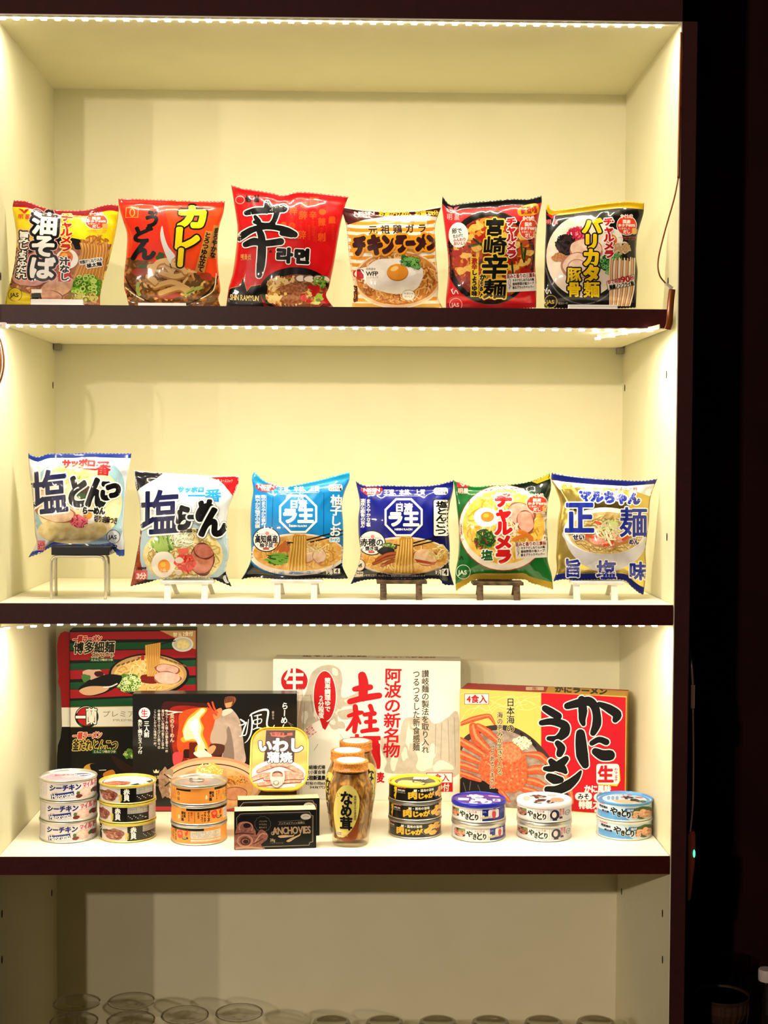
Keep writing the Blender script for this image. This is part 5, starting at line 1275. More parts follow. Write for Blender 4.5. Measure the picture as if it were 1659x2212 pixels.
A.rect(128, 186, 332, 276, '#b83a40'); A.rect(132, 190, 328, 272, '#f2ede0'); A.text('4食入', (146, 198, 318, 264), '#b82a34', 2.5, rot=-1)
A.text('日本海の', (476, 222, 548, 512), '#17120c', 1.2, [(3, '#ecdca8')], v=True); A.text('海の恵みが生きている', (398, 338, 450, 866), '#17120c', 0.6, [(3, '#ecd9b4')], v=True); A.text('コクあるうまさに', (336, 612, 384, 980), '#17120c', 0.6, [(3, '#ecc8b0')], v=True)
K = [([(985,290),(1060,270),(1160,250),(1210,290),(1230,360),(1230,440),(1200,515)],[44,54,62,56,54,60,40]), ([(1105,235),(1115,330),(1110,400),(1120,440)],[50,60,46,30]), ([(1250,272),(1330,310),(1400,360),(1385,405)],[30,56,62,40])]
A.brush([(p, [w*1.28 for w in ws]) for p, ws in K], BLK, [(9, '#f6ece6')])
K = [([(1095,520),(1100,600),(1110,700),(1135,780)],[60,74,80,50]), ([(1190,600),(1250,570),(1310,590)],[34,40,44]), ([(1220,670),(1280,700),(1340,700)],[50,70,70])]
A.brush([(p, [w*1.28 for w in ws]) for p, ws in K], BLK, [(9, '#f6ece6')])
K = [([(800,310),(850,340),(910,375)],[44,52,50]), ([(770,430),(860,420),(960,450),(960,510),(900,560),(830,560)],[36,46,60,70,44,30])]
A.brush([(p, [w*1.28 for w in ws]) for p, ws in K], BLK, [(9, '#f6ece6')])
K = [([(905,600),(935,640),(920,690)],[40,56,44]), ([(850,750),(890,790),(940,810),(970,840)],[40,60,60,30]), ([(975,730),(930,770),(860,810),(800,812)],[40,56,46,30])]
A.brush([(p, [w*1.28 for w in ws]) for p, ws in K], BLK, [(9, '#f6ece6')])
K = [([(835,880),(880,900),(930,905)],[50,66,44]), ([(820,985),(900,990),(990,950),(1060,890),(1098,835)],[44,60,66,46,16])]
A.brush([(p, [w*1.28 for w in ws]) for p, ws in K], BLK, [(9, '#f6ece6')])
A.poly([(1236,780),(1420,796),(1428,910),(1400,958),(1238,945)], '#e9cc4a'); A.rect(1228, 772, 1416, 940, '#f4f0e6', r=22); A.text('生', (1238, 790, 1372, 926), '#c01a30', 7); A.text('なま', (1376, 800, 1408, 918), '#c05a60', 1, v=True)
A.text('かに風味', (1126, 950, 1350, 1012), '#f6efe6', 3, rot=-1); A.rect(1050, 1010, 1192, 1076, '#f4f0e6', r=32); A.text('みそ', (1072, 1018, 1170, 1068), BLK, 2); A.rect(1206, 1018, 1346, 1084, '#f4f0e6', r=32); A.text('塩味', (1228, 1026, 1324, 1076), BLK, 2)
A.text('特製スープ付', (1080, 1086, 1420, 1150), '#f6efe6', 3, rot=-2); A.text('製造者 札幌', (1210, 1152, 1400, 1176), '#f6efe6', 0.5)
A.hit = A.top; A.poly([(825,128),(1500,165),(1478,215),(805,178)], '#d3ac56'); A.text('かにラーメン', (880, 134, 1320, 184), '#17120c', 4, rot=-3); A.text('日本海の海の恵みが生きている', (240, 90, 590, 112), '#e0b8a0', 0.5, rot=-2); A.rect(640, 130, 790, 158, '#e9d9c0', r=6); A.text('生', (690, 132, 740, 156), '#b8323a', 1)
A.build(root)

# --- anchovy boxes
def anchovy(label, dx, dy, YL, YR, second):
    root, A, Q = carton(label, 'box', (506+dx, 1836.7), (683.5+dx, 1832), (506+dx, 1753.5+dy), (683+dx, 1748+dy), YL, YR, 0.026, S4_T,
        mat('#080707', 'card'), mat('#e3cf94', 'card'), mat('#d9c48a', 'card'), (CL[0]+dx, CL[1]+dy, CL[2]), 'anchovy_box', 'small black anchovy boxes')
    B = '#a59a8c'
    A.hit = A.top; A.text('オイルサーディンアンチョビ', (330, 900, 690, 924), '#a8763a', 0.5, rot=1); A.hit = A.face
    o = [(104,1010),(140,968),(190,964),(870,946),(888,980),(908,986),(906,1260),(876,1268),(866,1296),(150,1322),(140,1290),(108,1286)]
    A.lines([[o[i], o[(i+1) % len(o)]] for i in range(len(o))], 6, B, smooth=False)
    o = [(118,1016),(148,980),(862,958),(880,990),(896,996),(894,1252),(866,1262),(858,1284)]
    A.lines([[o[i], o[i+1]] for i in range(len(o)-1)], 2, '#6a6258', smooth=False)
    A.ell(832, 996, 56, 32, '#cfc9bc'); A.ring(832, 996, 56, 32, 4, '#a89c84'); A.line([(800,1000),(830,985),(865,996)], 5, '#9a9284')
    pts = [(378+(88 if i % 2 else 80)*math.cos(i*math.pi/12), 1074+(84 if i % 2 else 77)*math.sin(i*math.pi/12)) for i in range(24)]
    A.lines([[pts[i], pts[(i+1) % 24]] for i in range(24)], 2.5, '#8c8478', smooth=False)
    for i, q in enumerate(('パスタや', 'サラダに', '合わせて')): A.text(q, (338, 1036+i*32, 424, 1056+i*32), '#a59a8c', 0.3)
    A.lines([[(540,1048),(826,1030)], [(540,1082),(826,1070)]], 2, B, 'lettering', False); A.text('アンチョビフィレ油漬け', (548, 1050, 820, 1072), '#b8ab98', 0.3, rot=2)
    A.text('ANCHOVIES', (480, 1100, 884, 1176), '#b39a80', 3, rot=2); A.line([(500,1150),(470,1165),(476,1186),(500,1180),(530,1120)], 6, '#b39a80', 'lettering')
    A.blob([(540,1200),(600,1190),(690,1192),(712,1180),(704,1200),(690,1206),(620,1216),(560,1218)], '#c2a88a'); A.blob([(628,1252),(680,1220),(750,1192),(776,1176),(770,1196),(720,1224),(660,1262)], '#c2a88a')
    A.text('28g', (455, 1226, 510, 1256), '#b8ab98', 1); A.text('内容総量固形量', (450, 1268, 596, 1278), '#8c8478', 0)
    FL = A.m('#7a5048', 'noise', '#a8766a', 3)
    A.blob([(80,1350),(82,1210),(100,1120),(130,1062),(190,1048),(250,1080),(300,1140),(310,1190),(360,1130),(430,1180),(420,1240),(360,1290),(390,1345)], FL)
    A.ring(200, 1110, 78, 62, 14, '#b98a7c', a0=150, a1=400); A.ell(212, 1090, 40, 26, '#2e1614'); A.ring(190, 1250, 84, 66, 14, '#b98a7c'); A.ring(196, 1256, 54, 42, 14, '#5a322c'); A.ell(200, 1260, 28, 20, '#2e1614'); A.line([(90,1180),(160,1170),(280,1180)], 12, '#5a322c'); A.line([(300,1260),(360,1180),(420,1180)], 10, '#c29a8a'); A.line([(290,1280),(380,1230)], 10, '#5a322c'); A.line([(100,1330),(220,1320),(370,1330)], 20, '#b89a80')
    A.build(root)
    return root
Y1L = at_z(506, 1836.7, S4_T).y; Y1R = at_z(683.5, 1832, S4_T).y
anchovy('small black anchovy box in front, facing the shelf edge', 0, 0, Y1L, Y1R, False)
anchovy('small black anchovy box standing behind the front one, mostly hidden', 7, -24.5, Y1L+0.064, Y1R+0.066, True)

# --- sardine can leaning on a clear stand
SW, SH, ST = 0.0855, 0.0955, 0.027
def rrect(w, h, r, n=8):
    out = []
    for cx, cy, a in ((w/2-r, h/2-r, 0), (-w/2+r, h/2-r, 90), (-w/2+r, -h/2+r, 180), (w/2-r, -h/2+r, 270)):
        for k in range(n+1):
            q = math.radians(a+90*k/n); out.append((cx+r*math.cos(q), cy+r*math.sin(q)))
    return out
lean = math.radians(29)
p_bot = at(601, 1707, 0.118)
def sl(x, y, z):
    """can frame: x across, y up the lid, z out of the lid -> world"""
    c, s = math.cos(lean), math.sin(lean)
    y = y+SH/2
    return Vector((p_bot.x+x, p_bot.y+y*s-z*c, p_bot.z+y*c+z*s))
root = thing('sardine_tin', 'rounded yellow rimmed sardine tin leaning back behind the black boxes', 'food tin', sl(0, -SH/2, -ST/2))
def loft(rings, name, m, cap0=True, cap1=True):
    bm = bmesh.new(); R = [[bm.verts.new(sl(x, y, z)) for x, y in rr] for rr, z in rings]
    n = len(R[0])
    for a, b in zip(R, R[1:]):
        for i in range(n): bm.faces.new((a[i], a[(i+1) % n], b[(i+1) % n], b[i]))
    if cap0: bm.faces.new(R[0])
    if cap1: bm.faces.new(R[-1])
    bmesh.ops.recalc_face_normals(bm, faces=bm.faces)
    o = from_bm(name, bm, m, root, True); o.data.set_sharp_from_angle(angle=math.radians(40)); return o
GOLD = mat('#e9b21c', 'can', 0.15, name='golden_lacquer')
loft([(rrect(SW-0.012, SH-0.012, 0.018), -ST), (rrect(SW-0.009, SH-0.009, 0.021), -ST+0.003), (rrect(SW-0.006, SH-0.006, 0.022), -0.004)], 'tin_body', GOLD, True, True)
loft([(rrect(SW-0.005, SH-0.005, 0.022), -0.0045), (rrect(SW, SH, 0.025), -0.003), (rrect(SW, SH, 0.025), -0.0006), (rrect(SW-0.002, SH-0.002, 0.024), 0.0), (rrect(SW-0.004, SH-0.004, 0.0225), -0.0006), (rrect(SW-0.005, SH-0.005, 0.022), -0.003)], 'rim', GOLD, False, False)
o = loft([(rrect(SW-0.0051, SH-0.0051, 0.022), -0.0034), (rrect(SW-0.0051, SH-0.0051, 0.022), -0.003)], 'lid', mat('#b07e3c', 'card', 0, 'grain', '#c4944c', 8), True, True)
q4 = [sl(x, y, -0.003) for x, y in ((-SW/2+0.0022, -SH/2+0.0022), (SW/2-0.0022, -SH/2+0.0022), (SW/2-0.0022, SH/2-0.0022), (-SW/2+0.0022, SH/2-0.0022))]
nn = (q4[1]-q4[0]).cross(q4[3]-q4[0]).normalized()
A = Art(face_hit(q4), CL, 'card', 9.0, 8)
A.poly([(414,84),(724,84),(708,430),(390,430)], '#3f160e')
A.ell(545, 545, 285, 150, '#c6bfbd'); A.rect(262, 545, 826, 640, '#c6bfbd', r=30)
for p in ([(330,520),(450,470),(560,440),(700,490),(790,540)], [(270,600),(380,560),(520,560),(650,540),(790,560)], [(340,660),(480,640),(640,620),(770,620)], [(270,610),(330,580),(420,560)], [(480,460),(560,440),(640,460)], [(560,600),(690,580),(800,590)], [(400,600),(520,590),(620,600)]):
    A.line(p, [40, 56, 60, 56, 40], '#8a4a3c'); A.line([(x, y-4) for x, y in p], [30, 42, 46, 42, 28], A.m('#c07a66', 'noise', '#dba896', 3))
A.poly([(455,112),(520,106),(640,116),(690,110),(694,138),(640,142),(600,160),(470,146)], '#cf5a4c'); A.text('缶つま屋', (470, 112, 640, 138), '#24120c', 1.5)
for c, b in (('い',(325,190,480,308)),('わ',(480,170,650,312)),('し',(650,170,812,310))): A.text(c, b, '#e6e2da', 10, [(9, '#3a1c0c')])
A.text('蒲焼', (424, 316, 690, 424), '#dedad4', 5, [(7, '#2a120c')])
A.ell(400, 330, 1, 1, WHT); A.text('6入(100g)', (640, 664, 720, 678), WHT, 0.5)
A.build(root)
def xy_of(px, py):
    d = ray(px, py); n_ = sl(0, 0, 1)-sl(0, 0, 0); t = (sl(0, 0, 0.0012)-CAM).dot(n_)/d.dot(n_); p = CAM+d*t-sl(0, 0, 0.0012)
    ux = sl(1, 0, 0)-sl(0, 0, 0); uy = sl(0, 1, 0)-sl(0, 0, 0); return p.dot(ux), p.dot(uy)
L = lambda x, y: xy_of(490+x/4.8794, 1560+y/4.8794)
outer = [L(*p) for p in catmull([(455,560),(470,515),(530,495),(595,512),(612,560),(600,630),(560,672),(526,690),(490,672),(462,630)], 4, True)]
hole = [L(*p) for p in catmull([(476,556),(490,525),(530,512),(575,524),(592,556),(586,572),(534,576),(480,572)], 5, True)]
bm = bmesh.new(); cxy = np.mean(hole, axis=0)
ang = lambda p: math.atan2(p[1]-cxy[1], p[0]-cxy[0])
def rs(loop, a):
    best = 0.0
    for i in range(len(loop)):
        p, q = np.array(loop[i])-cxy, np.array(loop[(i+1) % len(loop)])-cxy
        d = np.array((math.cos(a), math.sin(a))); M_ = np.array((d, p-q)).T
        if abs(np.linalg.det(M_)) < 1e-12: continue
        s, t = np.linalg.solve(M_, p)
        if s > 0 and 0 <= t <= 1: best = max(best, s)
    return cxy+best*np.array((math.cos(a), math.sin(a)))
NA = 48; rings = []
for z in (0.0, 0.0012):
    rings.append([[bm.verts.new(sl(*rs(lp, 2*math.pi*k/NA), z-0.0008)) for k in range(NA)] for lp in (outer, hole)])
for k in range(NA):
    j = (k+1) % NA
    (a0, b0), (a1, b1) = rings
    for q in ((a1[k], a1[j], b1[j], b1[k]), (a0[j], a0[k], b0[k], b0[j]), (a0[k], a0[j], a1[j], a1[k]), (b0[j], b0[k], b1[k], b1[j])): bm.faces.new(q)
bmesh.ops.recalc_face_normals(bm, faces=bm.faces)
ring = from_bm('pull_ring', bm, STEEL, root); tag(ring, 'steel pull ring')
cen = L(520, 640)
bm = bmesh.new(); N_ = 20
a = [bm.verts.new(sl(cen[0]+0.0042*math.cos(2*math.pi*k/N_), cen[1]+0.0036*math.sin(2*math.pi*k/N_), 0.0006)) for k in range(N_)]; b = [bm.verts.new(sl(cen[0]+0.003*math.cos(2*math.pi*k/N_), cen[1]+0.0025*math.sin(2*math.pi*k/N_), 0.0018)) for k in range(N_)]
bm.faces.new(b)
for k in range(N_): bm.faces.new((a[k], a[(k+1) % N_], b[(k+1) % N_], b[k]))
bmesh.ops.recalc_face_normals(bm, faces=bm.faces); from_bm('rivet', bm, STEEL, ring)
# clear stand under and behind it
cs = thing('display_easel', 'clear acrylic stand holding the yellow rimmed sardine tin', 'stand', (p_bot.x, p_bot.y+0.05, S4_T))
CLR = glass_mat('clear_acrylic', '#f2f0ea', 0.03)
pb = sl(0, -SH/2, -ST)
bm = bmesh.new()
def slab(bm, pts, w):
    v0 = [bm.verts.new((p_bot.x-w, p[0], p[1])) for p in pts]; v1 = [bm.verts.new((p_bot.x+w, p[0], p[1])) for p in pts]
    bm.faces.new(v0); bm.faces.new(list(reversed(v1)))
    for i in range(len(pts)): bm.faces.new((v0[i], v1[i], v1[(i+1) % len(pts)], v0[(i+1) % len(pts)]))
yy, zz = pb.y, pb.z
c_, s_ = math.cos(lean), math.sin(lean)
back = [(yy+0.001, zz-0.001), (yy+0.001+0.07*s_, zz-0.001+0.07*c_), (yy+0.004+0.07*s_, zz-0.001+0.07*c_-0.0017), (yy+0.004, zz-0.003)]
slab(bm, back, 0.03); from_bm('back_plate', bm, CLR, cs)
bm = bmesh.new(); slab(bm, [(yy-0.034, zz-0.023), (yy+0.004, zz-0.004), (yy+0.004, zz-0.008), (yy-0.034, zz-0.027)], 0.03); bmesh.ops.recalc_face_normals(bm, faces=bm.faces); from_bm('ledge', bm, CLR, cs)
box('foot', (p_bot.x-0.03, yy-0.032, S4_T+0.0002), (p_bot.x+0.03, yy-0.029, zz-0.0255), CLR, cs); box('foot', (p_bot.x-0.03, yy+0.0005, S4_T+0.0002), (p_bot.x+0.03, yy+0.0035, zz-0.0082), CLR, cs)
# ------------------------------------------------------------------ food cans, in stacks
SILV = mat('#cfccc4', 'can', 0.85, name='tin_silver'); SILVD = mat('#8f8d88', 'can', 0.85, name='tin_grey')
PXM = 3141.5
def can_kind(name, label, R, H, body, rim, base, lid, cx, y0, y1, Rc, crop, art, lid_art=None, tab=False, shoulder=None, group=None, top=True):
    """one can built about the origin; art is authored in the photo crop: cx centre, y0..y1 label band at the front, Rc radius (crop units)"""
    root = thing(name, label, 'food can', (0, 0, 0), group)
    Rb = R*0.972
    lathe('can_body', [(Rb*0.985, 0.0012), (Rb, 0.0018), (Rb, H-0.0034), (Rb*0.99, H-0.0033)], (0, 0, 0), body, root, 56, cap0=True, cap1=True)
    lathe('base_rim', [(R*0.93, 0.0003), (R*0.975, 0.0001), (R*0.992, 0.0007), (R*0.99, 0.0015), (Rb*1.001, 0.0021), (Rb*1.001, 0.0023)], (0, 0, 0), base, root, 56, cap0=False, cap1=False)
    if shoulder is None:
        prof = [(Rb*1.001, H-0.0042), (R*0.987, H-0.0036), (R, H-0.0027), (R*1.002, H-0.0016), (R*0.995, H-0.0006), (R*0.98, H-0.0002), (R*0.965, H-0.0010), (R*0.955, H-0.0034)]
    else:
        prof = [(Rb*1.001, H-0.0072), (R*0.992, H-0.0064), (R*0.998, H-0.0052), (R*0.996, H-0.0030), (R*0.985, H-0.0010), (R*0.965, H-0.0002), (R*0.945, H-0.0008), (R*0.935, H-0.0022)]
    lathe('top_rim', prof, (0, 0, 0), shoulder or rim, root, 56, cap0=False, cap1=False)
    zl = H-(0.0032 if shoulder is None else 0.0021)
    rl = R*(0.958 if shoulder is None else 0.937)
    lathe('lid', [(rl, zl-0.0012), (rl, zl), (rl*0.93, zl-0.0006), (rl*0.90, zl+0.0001), (0.0005, zl+0.0001)], (0, 0, 0), lid, root, 56, cap0=True, cap1=True)
    zt, zb = H-0.0042 if shoulder is None else H-0.0072, 0.0023
    def hit(x, y):
        # crop -> frame coordinates were already divided by the crop scale
        u = (x-(crop[0]+cx/crop[2]))/(Rc/crop[2])
        if abs(u) > 0.992: return None
        a = math.asin(u)
        t = ((crop[1]+y1/crop[2])-y)/((y1-y0)/crop[2])
        if t < -0.02 or t > 1.02: return None
        n = Vector((math.sin(a), -math.cos(a), 0))
        return n*Rb+Vector((0, 0, zb+(zt-zb)*min(1, max(0, t)))), n, n
    A = Art(hit, crop, 'can', 3.0, 3); A.BASE = 8e-5; A.EPS = 4e-5
    art(A); A.build(root)
    if lid_art and top:
        sx = rl*0.97/100
        def lhit(x, y):
            if x*x+y*y > 100*100: return None
            p = Vector((x*sx, -y*sx, zl+0.0002)); return p, Vector((0, 0, 1)), Vector((0, 0, 1))
        A = Art(lhit, (0, 0, 1.0), 'can', 1e6, 3); A.BASE = 8e-5; A.EPS = 4e-5
        A.L = 20
        lid_art(A)
        for k, o in A.build(root).items(): o.name = 'lid_'+('print' if k == 'picture' else 'lettering')
    if tab:
        bm = bmesh.new(); N_ = 28
        R0 = [[bm.verts.new((f*0.0085*math.cos(2*math.pi*k/N_), f*0.0115*math.sin(2*math.pi*k/N_)+(0.0 if f == 1 else 0.002), zl+z)) for k in range(N_)] for f, z in ((1, 0.0012), (1, 0.0024), (0.55, 0.0024), (0.55, 0.0012))]
        for a, b in zip(R0, R0[1:]+R0[:1]):
            for i in range(N_): bm.faces.new((a[i], a[(i+1) % N_], b[(i+1) % N_], b[i]))
        bmesh.ops.recalc_face_normals(bm, faces=bm.faces); bmesh.ops.translate(bm, verts=bm.verts, vec=(0.004, 0.006, 0))
        from_bm('pull_tab', bm, STEEL, root, True)
        lathe('rivet', [(0.0032, zl), (0.0030, zl+0.0028), (0.0018, zl+0.0034)], (0.004, 0.0165, 0), STEEL, root, 20, cap0=False)
        lathe('score_ring', [(rl*0.80, zl), (rl*0.79, zl+0.0006), (rl*0.77, zl+0.0006), (rl*0.76, zl)], (0, 0, 0), SILV, root, 48, cap0=False, cap1=False)
    return root
def copy_tree(root, label):
    r = root.copy(); COL.objects.link(r); r['label'] = label
    for ch in list(root.children):
        c = ch.copy(); COL.objects.link(c); c.parent = r
        for g in list(ch.children):
            d = g.copy(); COL.objects.link(d); d.parent = c
    return r
def place(root, px, yfront, R, H, k, turn=0.0, jitter=0.0):
    """stand the can on the lowest shelf: front of its base at pixel (px, yfront); k = how many cans below"""
    f = at_z(px, yfront, S4_T); Y = f.y+R
    X = at(px, yfront, Y).x+jitter
    root.location = (X, Y, S4_T+0.0003+k*(H+0.00025))
    face = math.atan2(X-CAM.x, Y-CAM.y)
    root.rotation_euler = (0, 0, -face+turn)
C1, C2, C3, C4 = (70, 1650, 5.925), (350, 1650, 5.925), (820, 1660, 5.925), (1100, 1690, 5.027)
PLATE = mat('#cfc7c8', 'can', 0, 'noise', '#d8d2d2', 1.0)

# tuna
def tuna_art(A):
    # centre 467, band 240..470 measured at the front of the topmost can
    A.fuzz(108, 262, 205, 440, 7, '#b0adb4', 'lettering', 0.7)
    A.text('シーチキン', (226, 262, 632, 345), '#1c2f7c', 5, rot=2, slant=0.12)
    A.text('マイルド', (652, 240, 838, 322), '#cf5a74', 3.5, rot=6, slant=0.1)
    A.text('はごろも', (262, 372, 330, 392), '#b83a4a', 0.5, rot=8)
    A.poly([(246,398),(536,352),(540,414),(252,466)], '#1c3a86', 'lettering'); A.text('Hagoromo', (258, 372, 530, 442), WHT, 1.5, rot=8)
    A.rough(690, 385, 88, 68, A.m('#d9a79a', 'noise', '#eecfc4', 4), 16, 0.12); A.rough(600, 430, 40, 26, '#7c3a34', 10, 0.15); A.rough(590, 385, 22, 20, '#5c7a4c', 9, 0.2); A.rough(775, 380, 24, 30, '#50704a', 9, 0.2); A.rough(806, 385, 26, 40, '#7c3440', 9, 0.2)
    A.rough(690, 370, 60, 40, A.m('#e2b8ac', 'noise', '#f2dad0', 5), 12, 0.15)
def tuna_lid(A):
    A.ell(0, 0, 92, 92, '#e6dfe4'); A.rough(-50, 10, 44, 60, A.m('#d99aae', 'noise', '#eec4d0', 2), 14, 0.15); A.rough(10, 40, 60, 34, '#e2b0be', 12, 0.15); A.ell(50, -20, 34, 26, '#4c5a9c', rot=15); A.text('Hagoromo', (22, -34, 80, -8), WHT, 1); A.text('シーチキン', (-50, -40, 20, -8), '#c8506e', 2); A.rough(0, 0, 24, 20, '#e9c4cc', 10, 0.2)
R, H = 0.0412, 0.0296
c0 = can_kind('tuna_can', 'pale tuna can at the top of the leftmost stack', R, H, PLATE, SILV, SILV, SILV, 467, 242, 470, 367, C1, tuna_art, tuna_lid, group='tuna cans stacked in three')
c1 = copy_tree(c0, 'pale tuna can in the middle of the leftmost stack'); c2 = copy_tree(c0, 'pale tuna can at the bottom of the leftmost stack')
place(c2, 148, 1823, R, H, 0, -0.13); place(c1, 148, 1823, R, H, 1, -0.12, 0.0006); place(c0, 148, 1823, R, H, 2, 0.0)

# red clams
GOLDR = mat('#cfc052', 'can', 0.45, name='pale_gold_rim'); GOLDL = mat('#c9b64c', 'can', 0.35, name='pale_gold_lid')
def clam_art(A):
    # centre 1217 (bottom can), band 770..985
    A.rect(850, 760, 884, 985, BLK); A.text('つ', (852, 790, 882, 860), WHT, 1, part='picture')
    A.rough(990, 880, 110, 84, '#d8d0cc', 14, 0.05); A.rough(1040, 885, 130, 80, A.m('#6c3a30', 'noise', '#b07c6c', 4), 16, 0.12)
    for i in range(26): A.rough(1035+A.rng.uniform(-105, 105), 885+A.rng.uniform(-58, 58), 22, 14, A.rng.choice(['#8a4c3c', '#a86a58', '#c08a76', '#6a3428']), 8, 0.25)
    A.rough(920, 850, 26, 20, '#4c6a3a', 9, 0.2)
    A.rect(1212, 762, 1402, 984, BLK); A.text('赤貝', (1250, 780, 1330, 960), WHT, 3.5, v=True); A.text('味付', (1180, 860, 1234, 962), '#d9c44a', 2, v=True)
    A.rect(1402, 762, 1590, 984, '#22201e'); A.rect(1410, 775, 1580, 866, '#b9b6b0'); A.fuzz(1416, 780, 1578, 862, 5, '#2a2826'); 
    for i in range(9): A.rough(1420+i*18, 900+20*((i*37) % 3), 6, 6, '#d0ccc4', 7, 0.2)
def clam_lid(A):
    A.ell(0, 0, 94, 94, '#2a2018'); A.ell(0, 0, 90, 90, '#ece6da'); A.rough(-34, 36, 56, 36, A.m('#8c4c38', 'noise', '#c58a6c', 3), 14, 0.15)
    for i in range(14): A.rough(-34+A.rng.uniform(-40, 40), 36+A.rng.uniform(-24, 24), 12, 8, A.rng.choice(['#a8604a', '#c98c70', '#7c3c2c']), 8, 0.2)
    A.poly([(20,60),(86,-30),(90,10),(60,66)], '#171512'); A.text('赤貝', (40, -10, 80, 40), WHT, 2, rot=40)
R, H = 0.0409, 0.0271
lid_gold = GOLDL
c0 = can_kind('clam_can', 'black labelled clam can with a golden rim, top of its stack', R, H, mat('#c9c4bf', 'can'), GOLDR, mat('#d0c466', 'can', 0.4, name='gold_base'), lid_gold, 1217, 772, 985, 367, C1, clam_art, clam_lid, group='clam cans stacked in three')
c1 = copy_tree(c0, 'black labelled clam can in the middle of its stack'); c2 = copy_tree(c0, 'black labelled clam can at the bottom of its stack')
place(c2, 276, 1822, R, H, 0, 0.0); place(c1, 276, 1822, R, H, 1, -0.56); place(c0, 276, 1822, R, H, 2, -0.24)

# orange chicken cans: the label runs on round the can, the three are turned apart
def orange_art(A):
    # middle can frame: centre 470, band 560..770; wraps beyond through wide coordinates mapped by angle
    A.rect(300, 548, 1010, 592, '#15100c')
    A.blob([(176,668),(190,655),(200,700),(176,712)], '#efe6d2')
    A.text('炭火焼', (222, 604, 262, 740), '#20140c', 2, v=True); A.text('地鶏', (262, 606, 290, 690), '#20140c', 1, v=True); A.text('やわらか', (322, 606, 348, 740), '#20140c', 0.5, v=True); A.text('香ばし', (358, 606, 388, 690), '#c8442c', 1, v=True)
    A.lines([[(412,612),(412,748)]], 4, '#20140c', smooth=False)
    A.text('とり', (446, 604, 478, 700), '#20140c', 2, v=True); A.text('ブラック', (528, 606, 562, 748), '#20140c', 2, v=True); A.text('ペッパー', (492, 640, 524, 748), '#20140c', 1.5, v=True); A.text('ガーリック', (576, 596, 618, 748), '#20140c', 3, v=True)
    A.rough(678, 652, 50, 56, '#d2452c', 12, 0.12); A.rough(678, 640, 26, 22, '#e88a5c', 9, 0.2); A.blob([(752,580),(765,620),(780,610),(800,575),(795,640),(775,670),(760,640)], '#d2452c')
    A.ell(748, 700, 40, 20, '#4a4a28'); A.ell(748, 696, 30, 12, '#b5a868'); A.rect(780, 680, 804, 708, '#20140c')
    A.rect(-250, 575, -20, 600, '#15100c')
def orange_far(A):
    A.rect(840, 596, 1260, 700, '#ece6dc'); A.fuzz(850, 602, 1250, 696, 5, '#2a241e'); A.rect(840, 712, 1260, 740, '#efe9df'); A.fuzz(850, 716, 1250, 738, 2, '#7a6a5a')
def orange_back(A):
    A.fuzz(-400, 600, -250, 740, 8, '#9a5a24', 'lettering', 0.6); A.ring(-205, 640, 24, 26, 5, '#20140c'); A.text('プラ', (-220, 624, -190, 654), '#20140c', 1); A.ring(-205, 715, 24, 26, 5, '#20140c'); A.text('缶', (-218, 700, -192, 730), '#20140c', 1)
R, H = 0.0405, 0.0281
def orange_all(A):
    # angle-linear frame so that the label can run past the visible half
    def hit(x, y):
        a = (x-(C2[0]+470/C2[2]))/(362/C2[2])*1.0
        t = ((C2[1]+772/C2[2])-y)/((772-560)/C2[2])
        if abs(a) > 3.1 or t < -0.02 or t > 1.02: return None
        n = Vector((math.sin(a), -math.cos(a), 0)); Rb = R*0.972
        return n*Rb+Vector((0, 0, 0.0023+(H-0.0042-0.0023)*min(1, max(0, t)))), n, n
    A.hit = hit; orange_art(A); orange_far(A); orange_back(A)
c0 = can_kind('chicken_can', 'orange chicken can with a bare pull tab lid, top of its stack', R, H, mat('#dd8a35', 'can', 0, 'noise', '#e59642', 1.0), SILV, SILV, SILV, 470, 560, 772, 362, C2, orange_all, None, tab=True, group='orange chicken cans stacked in three')
c1 = copy_tree(c0, 'orange chicken can in the middle of its stack'); c2 = copy_tree(c0, 'orange chicken can at the bottom, with the white text panel in front')
place(c2, 430, 1828, R, H, 0, -1.32); place(c1, 430, 1828, R, H, 1, 0.0); place(c0, 430, 1828, R, H, 2, 1.05)

# stewed potato cans
def potato_art(A):
    # bottom can: centre 450, band 680..885
    A.poly([(100,660),(122,660),(112,885),(100,885)], '#e6c922', 'lettering'); A.rect(50, 668, 100, 885, '#e6c922', 'lettering')
    A.rect(118, 664, 188, 694, '#c8303c', 'lettering'); A.text('ホテイ', (122, 668, 184, 690), WHT, 1); A.text('国産', (122, 716, 182, 742), '#d8d4c8', 0.8); A.text('国産じゃがいも', (96, 752, 184, 772), '#bab6aa', 0.4)
    A.text('鰹・昆布の旨味', (266, 698, 548, 740), '#e6e2d6', 1.5, rot=1)
    for c, b in (('肉', (204,736,312,846)), ('じ', (310,758,400,842)), ('ゃ', (392,770,462,842)), ('が', (452,756,556,842))): A.text(c, b, '#e2b93e', 6, rot=0)
    A.rough(668, 790, 122, 76, '#22201e', 14, 0.05); A.ring(668, 792, 122, 76, 5, '#8c8880', a0=60, a1=220)
    for x, y, a, b in ((615,790,46,40),(690,740,46,34),(660,720,34,26),(735,700,36,24),(690,825,54,36),(600,800,32,30),(750,760,32,34),(650,760,36,30)): A.rough(x, y, a, b, A.m('#d9a548', 'noise', '#edca84', 4), 10, 0.12)
    A.rough(745, 800, 26, 22, '#8c4a34', 9, 0.2)
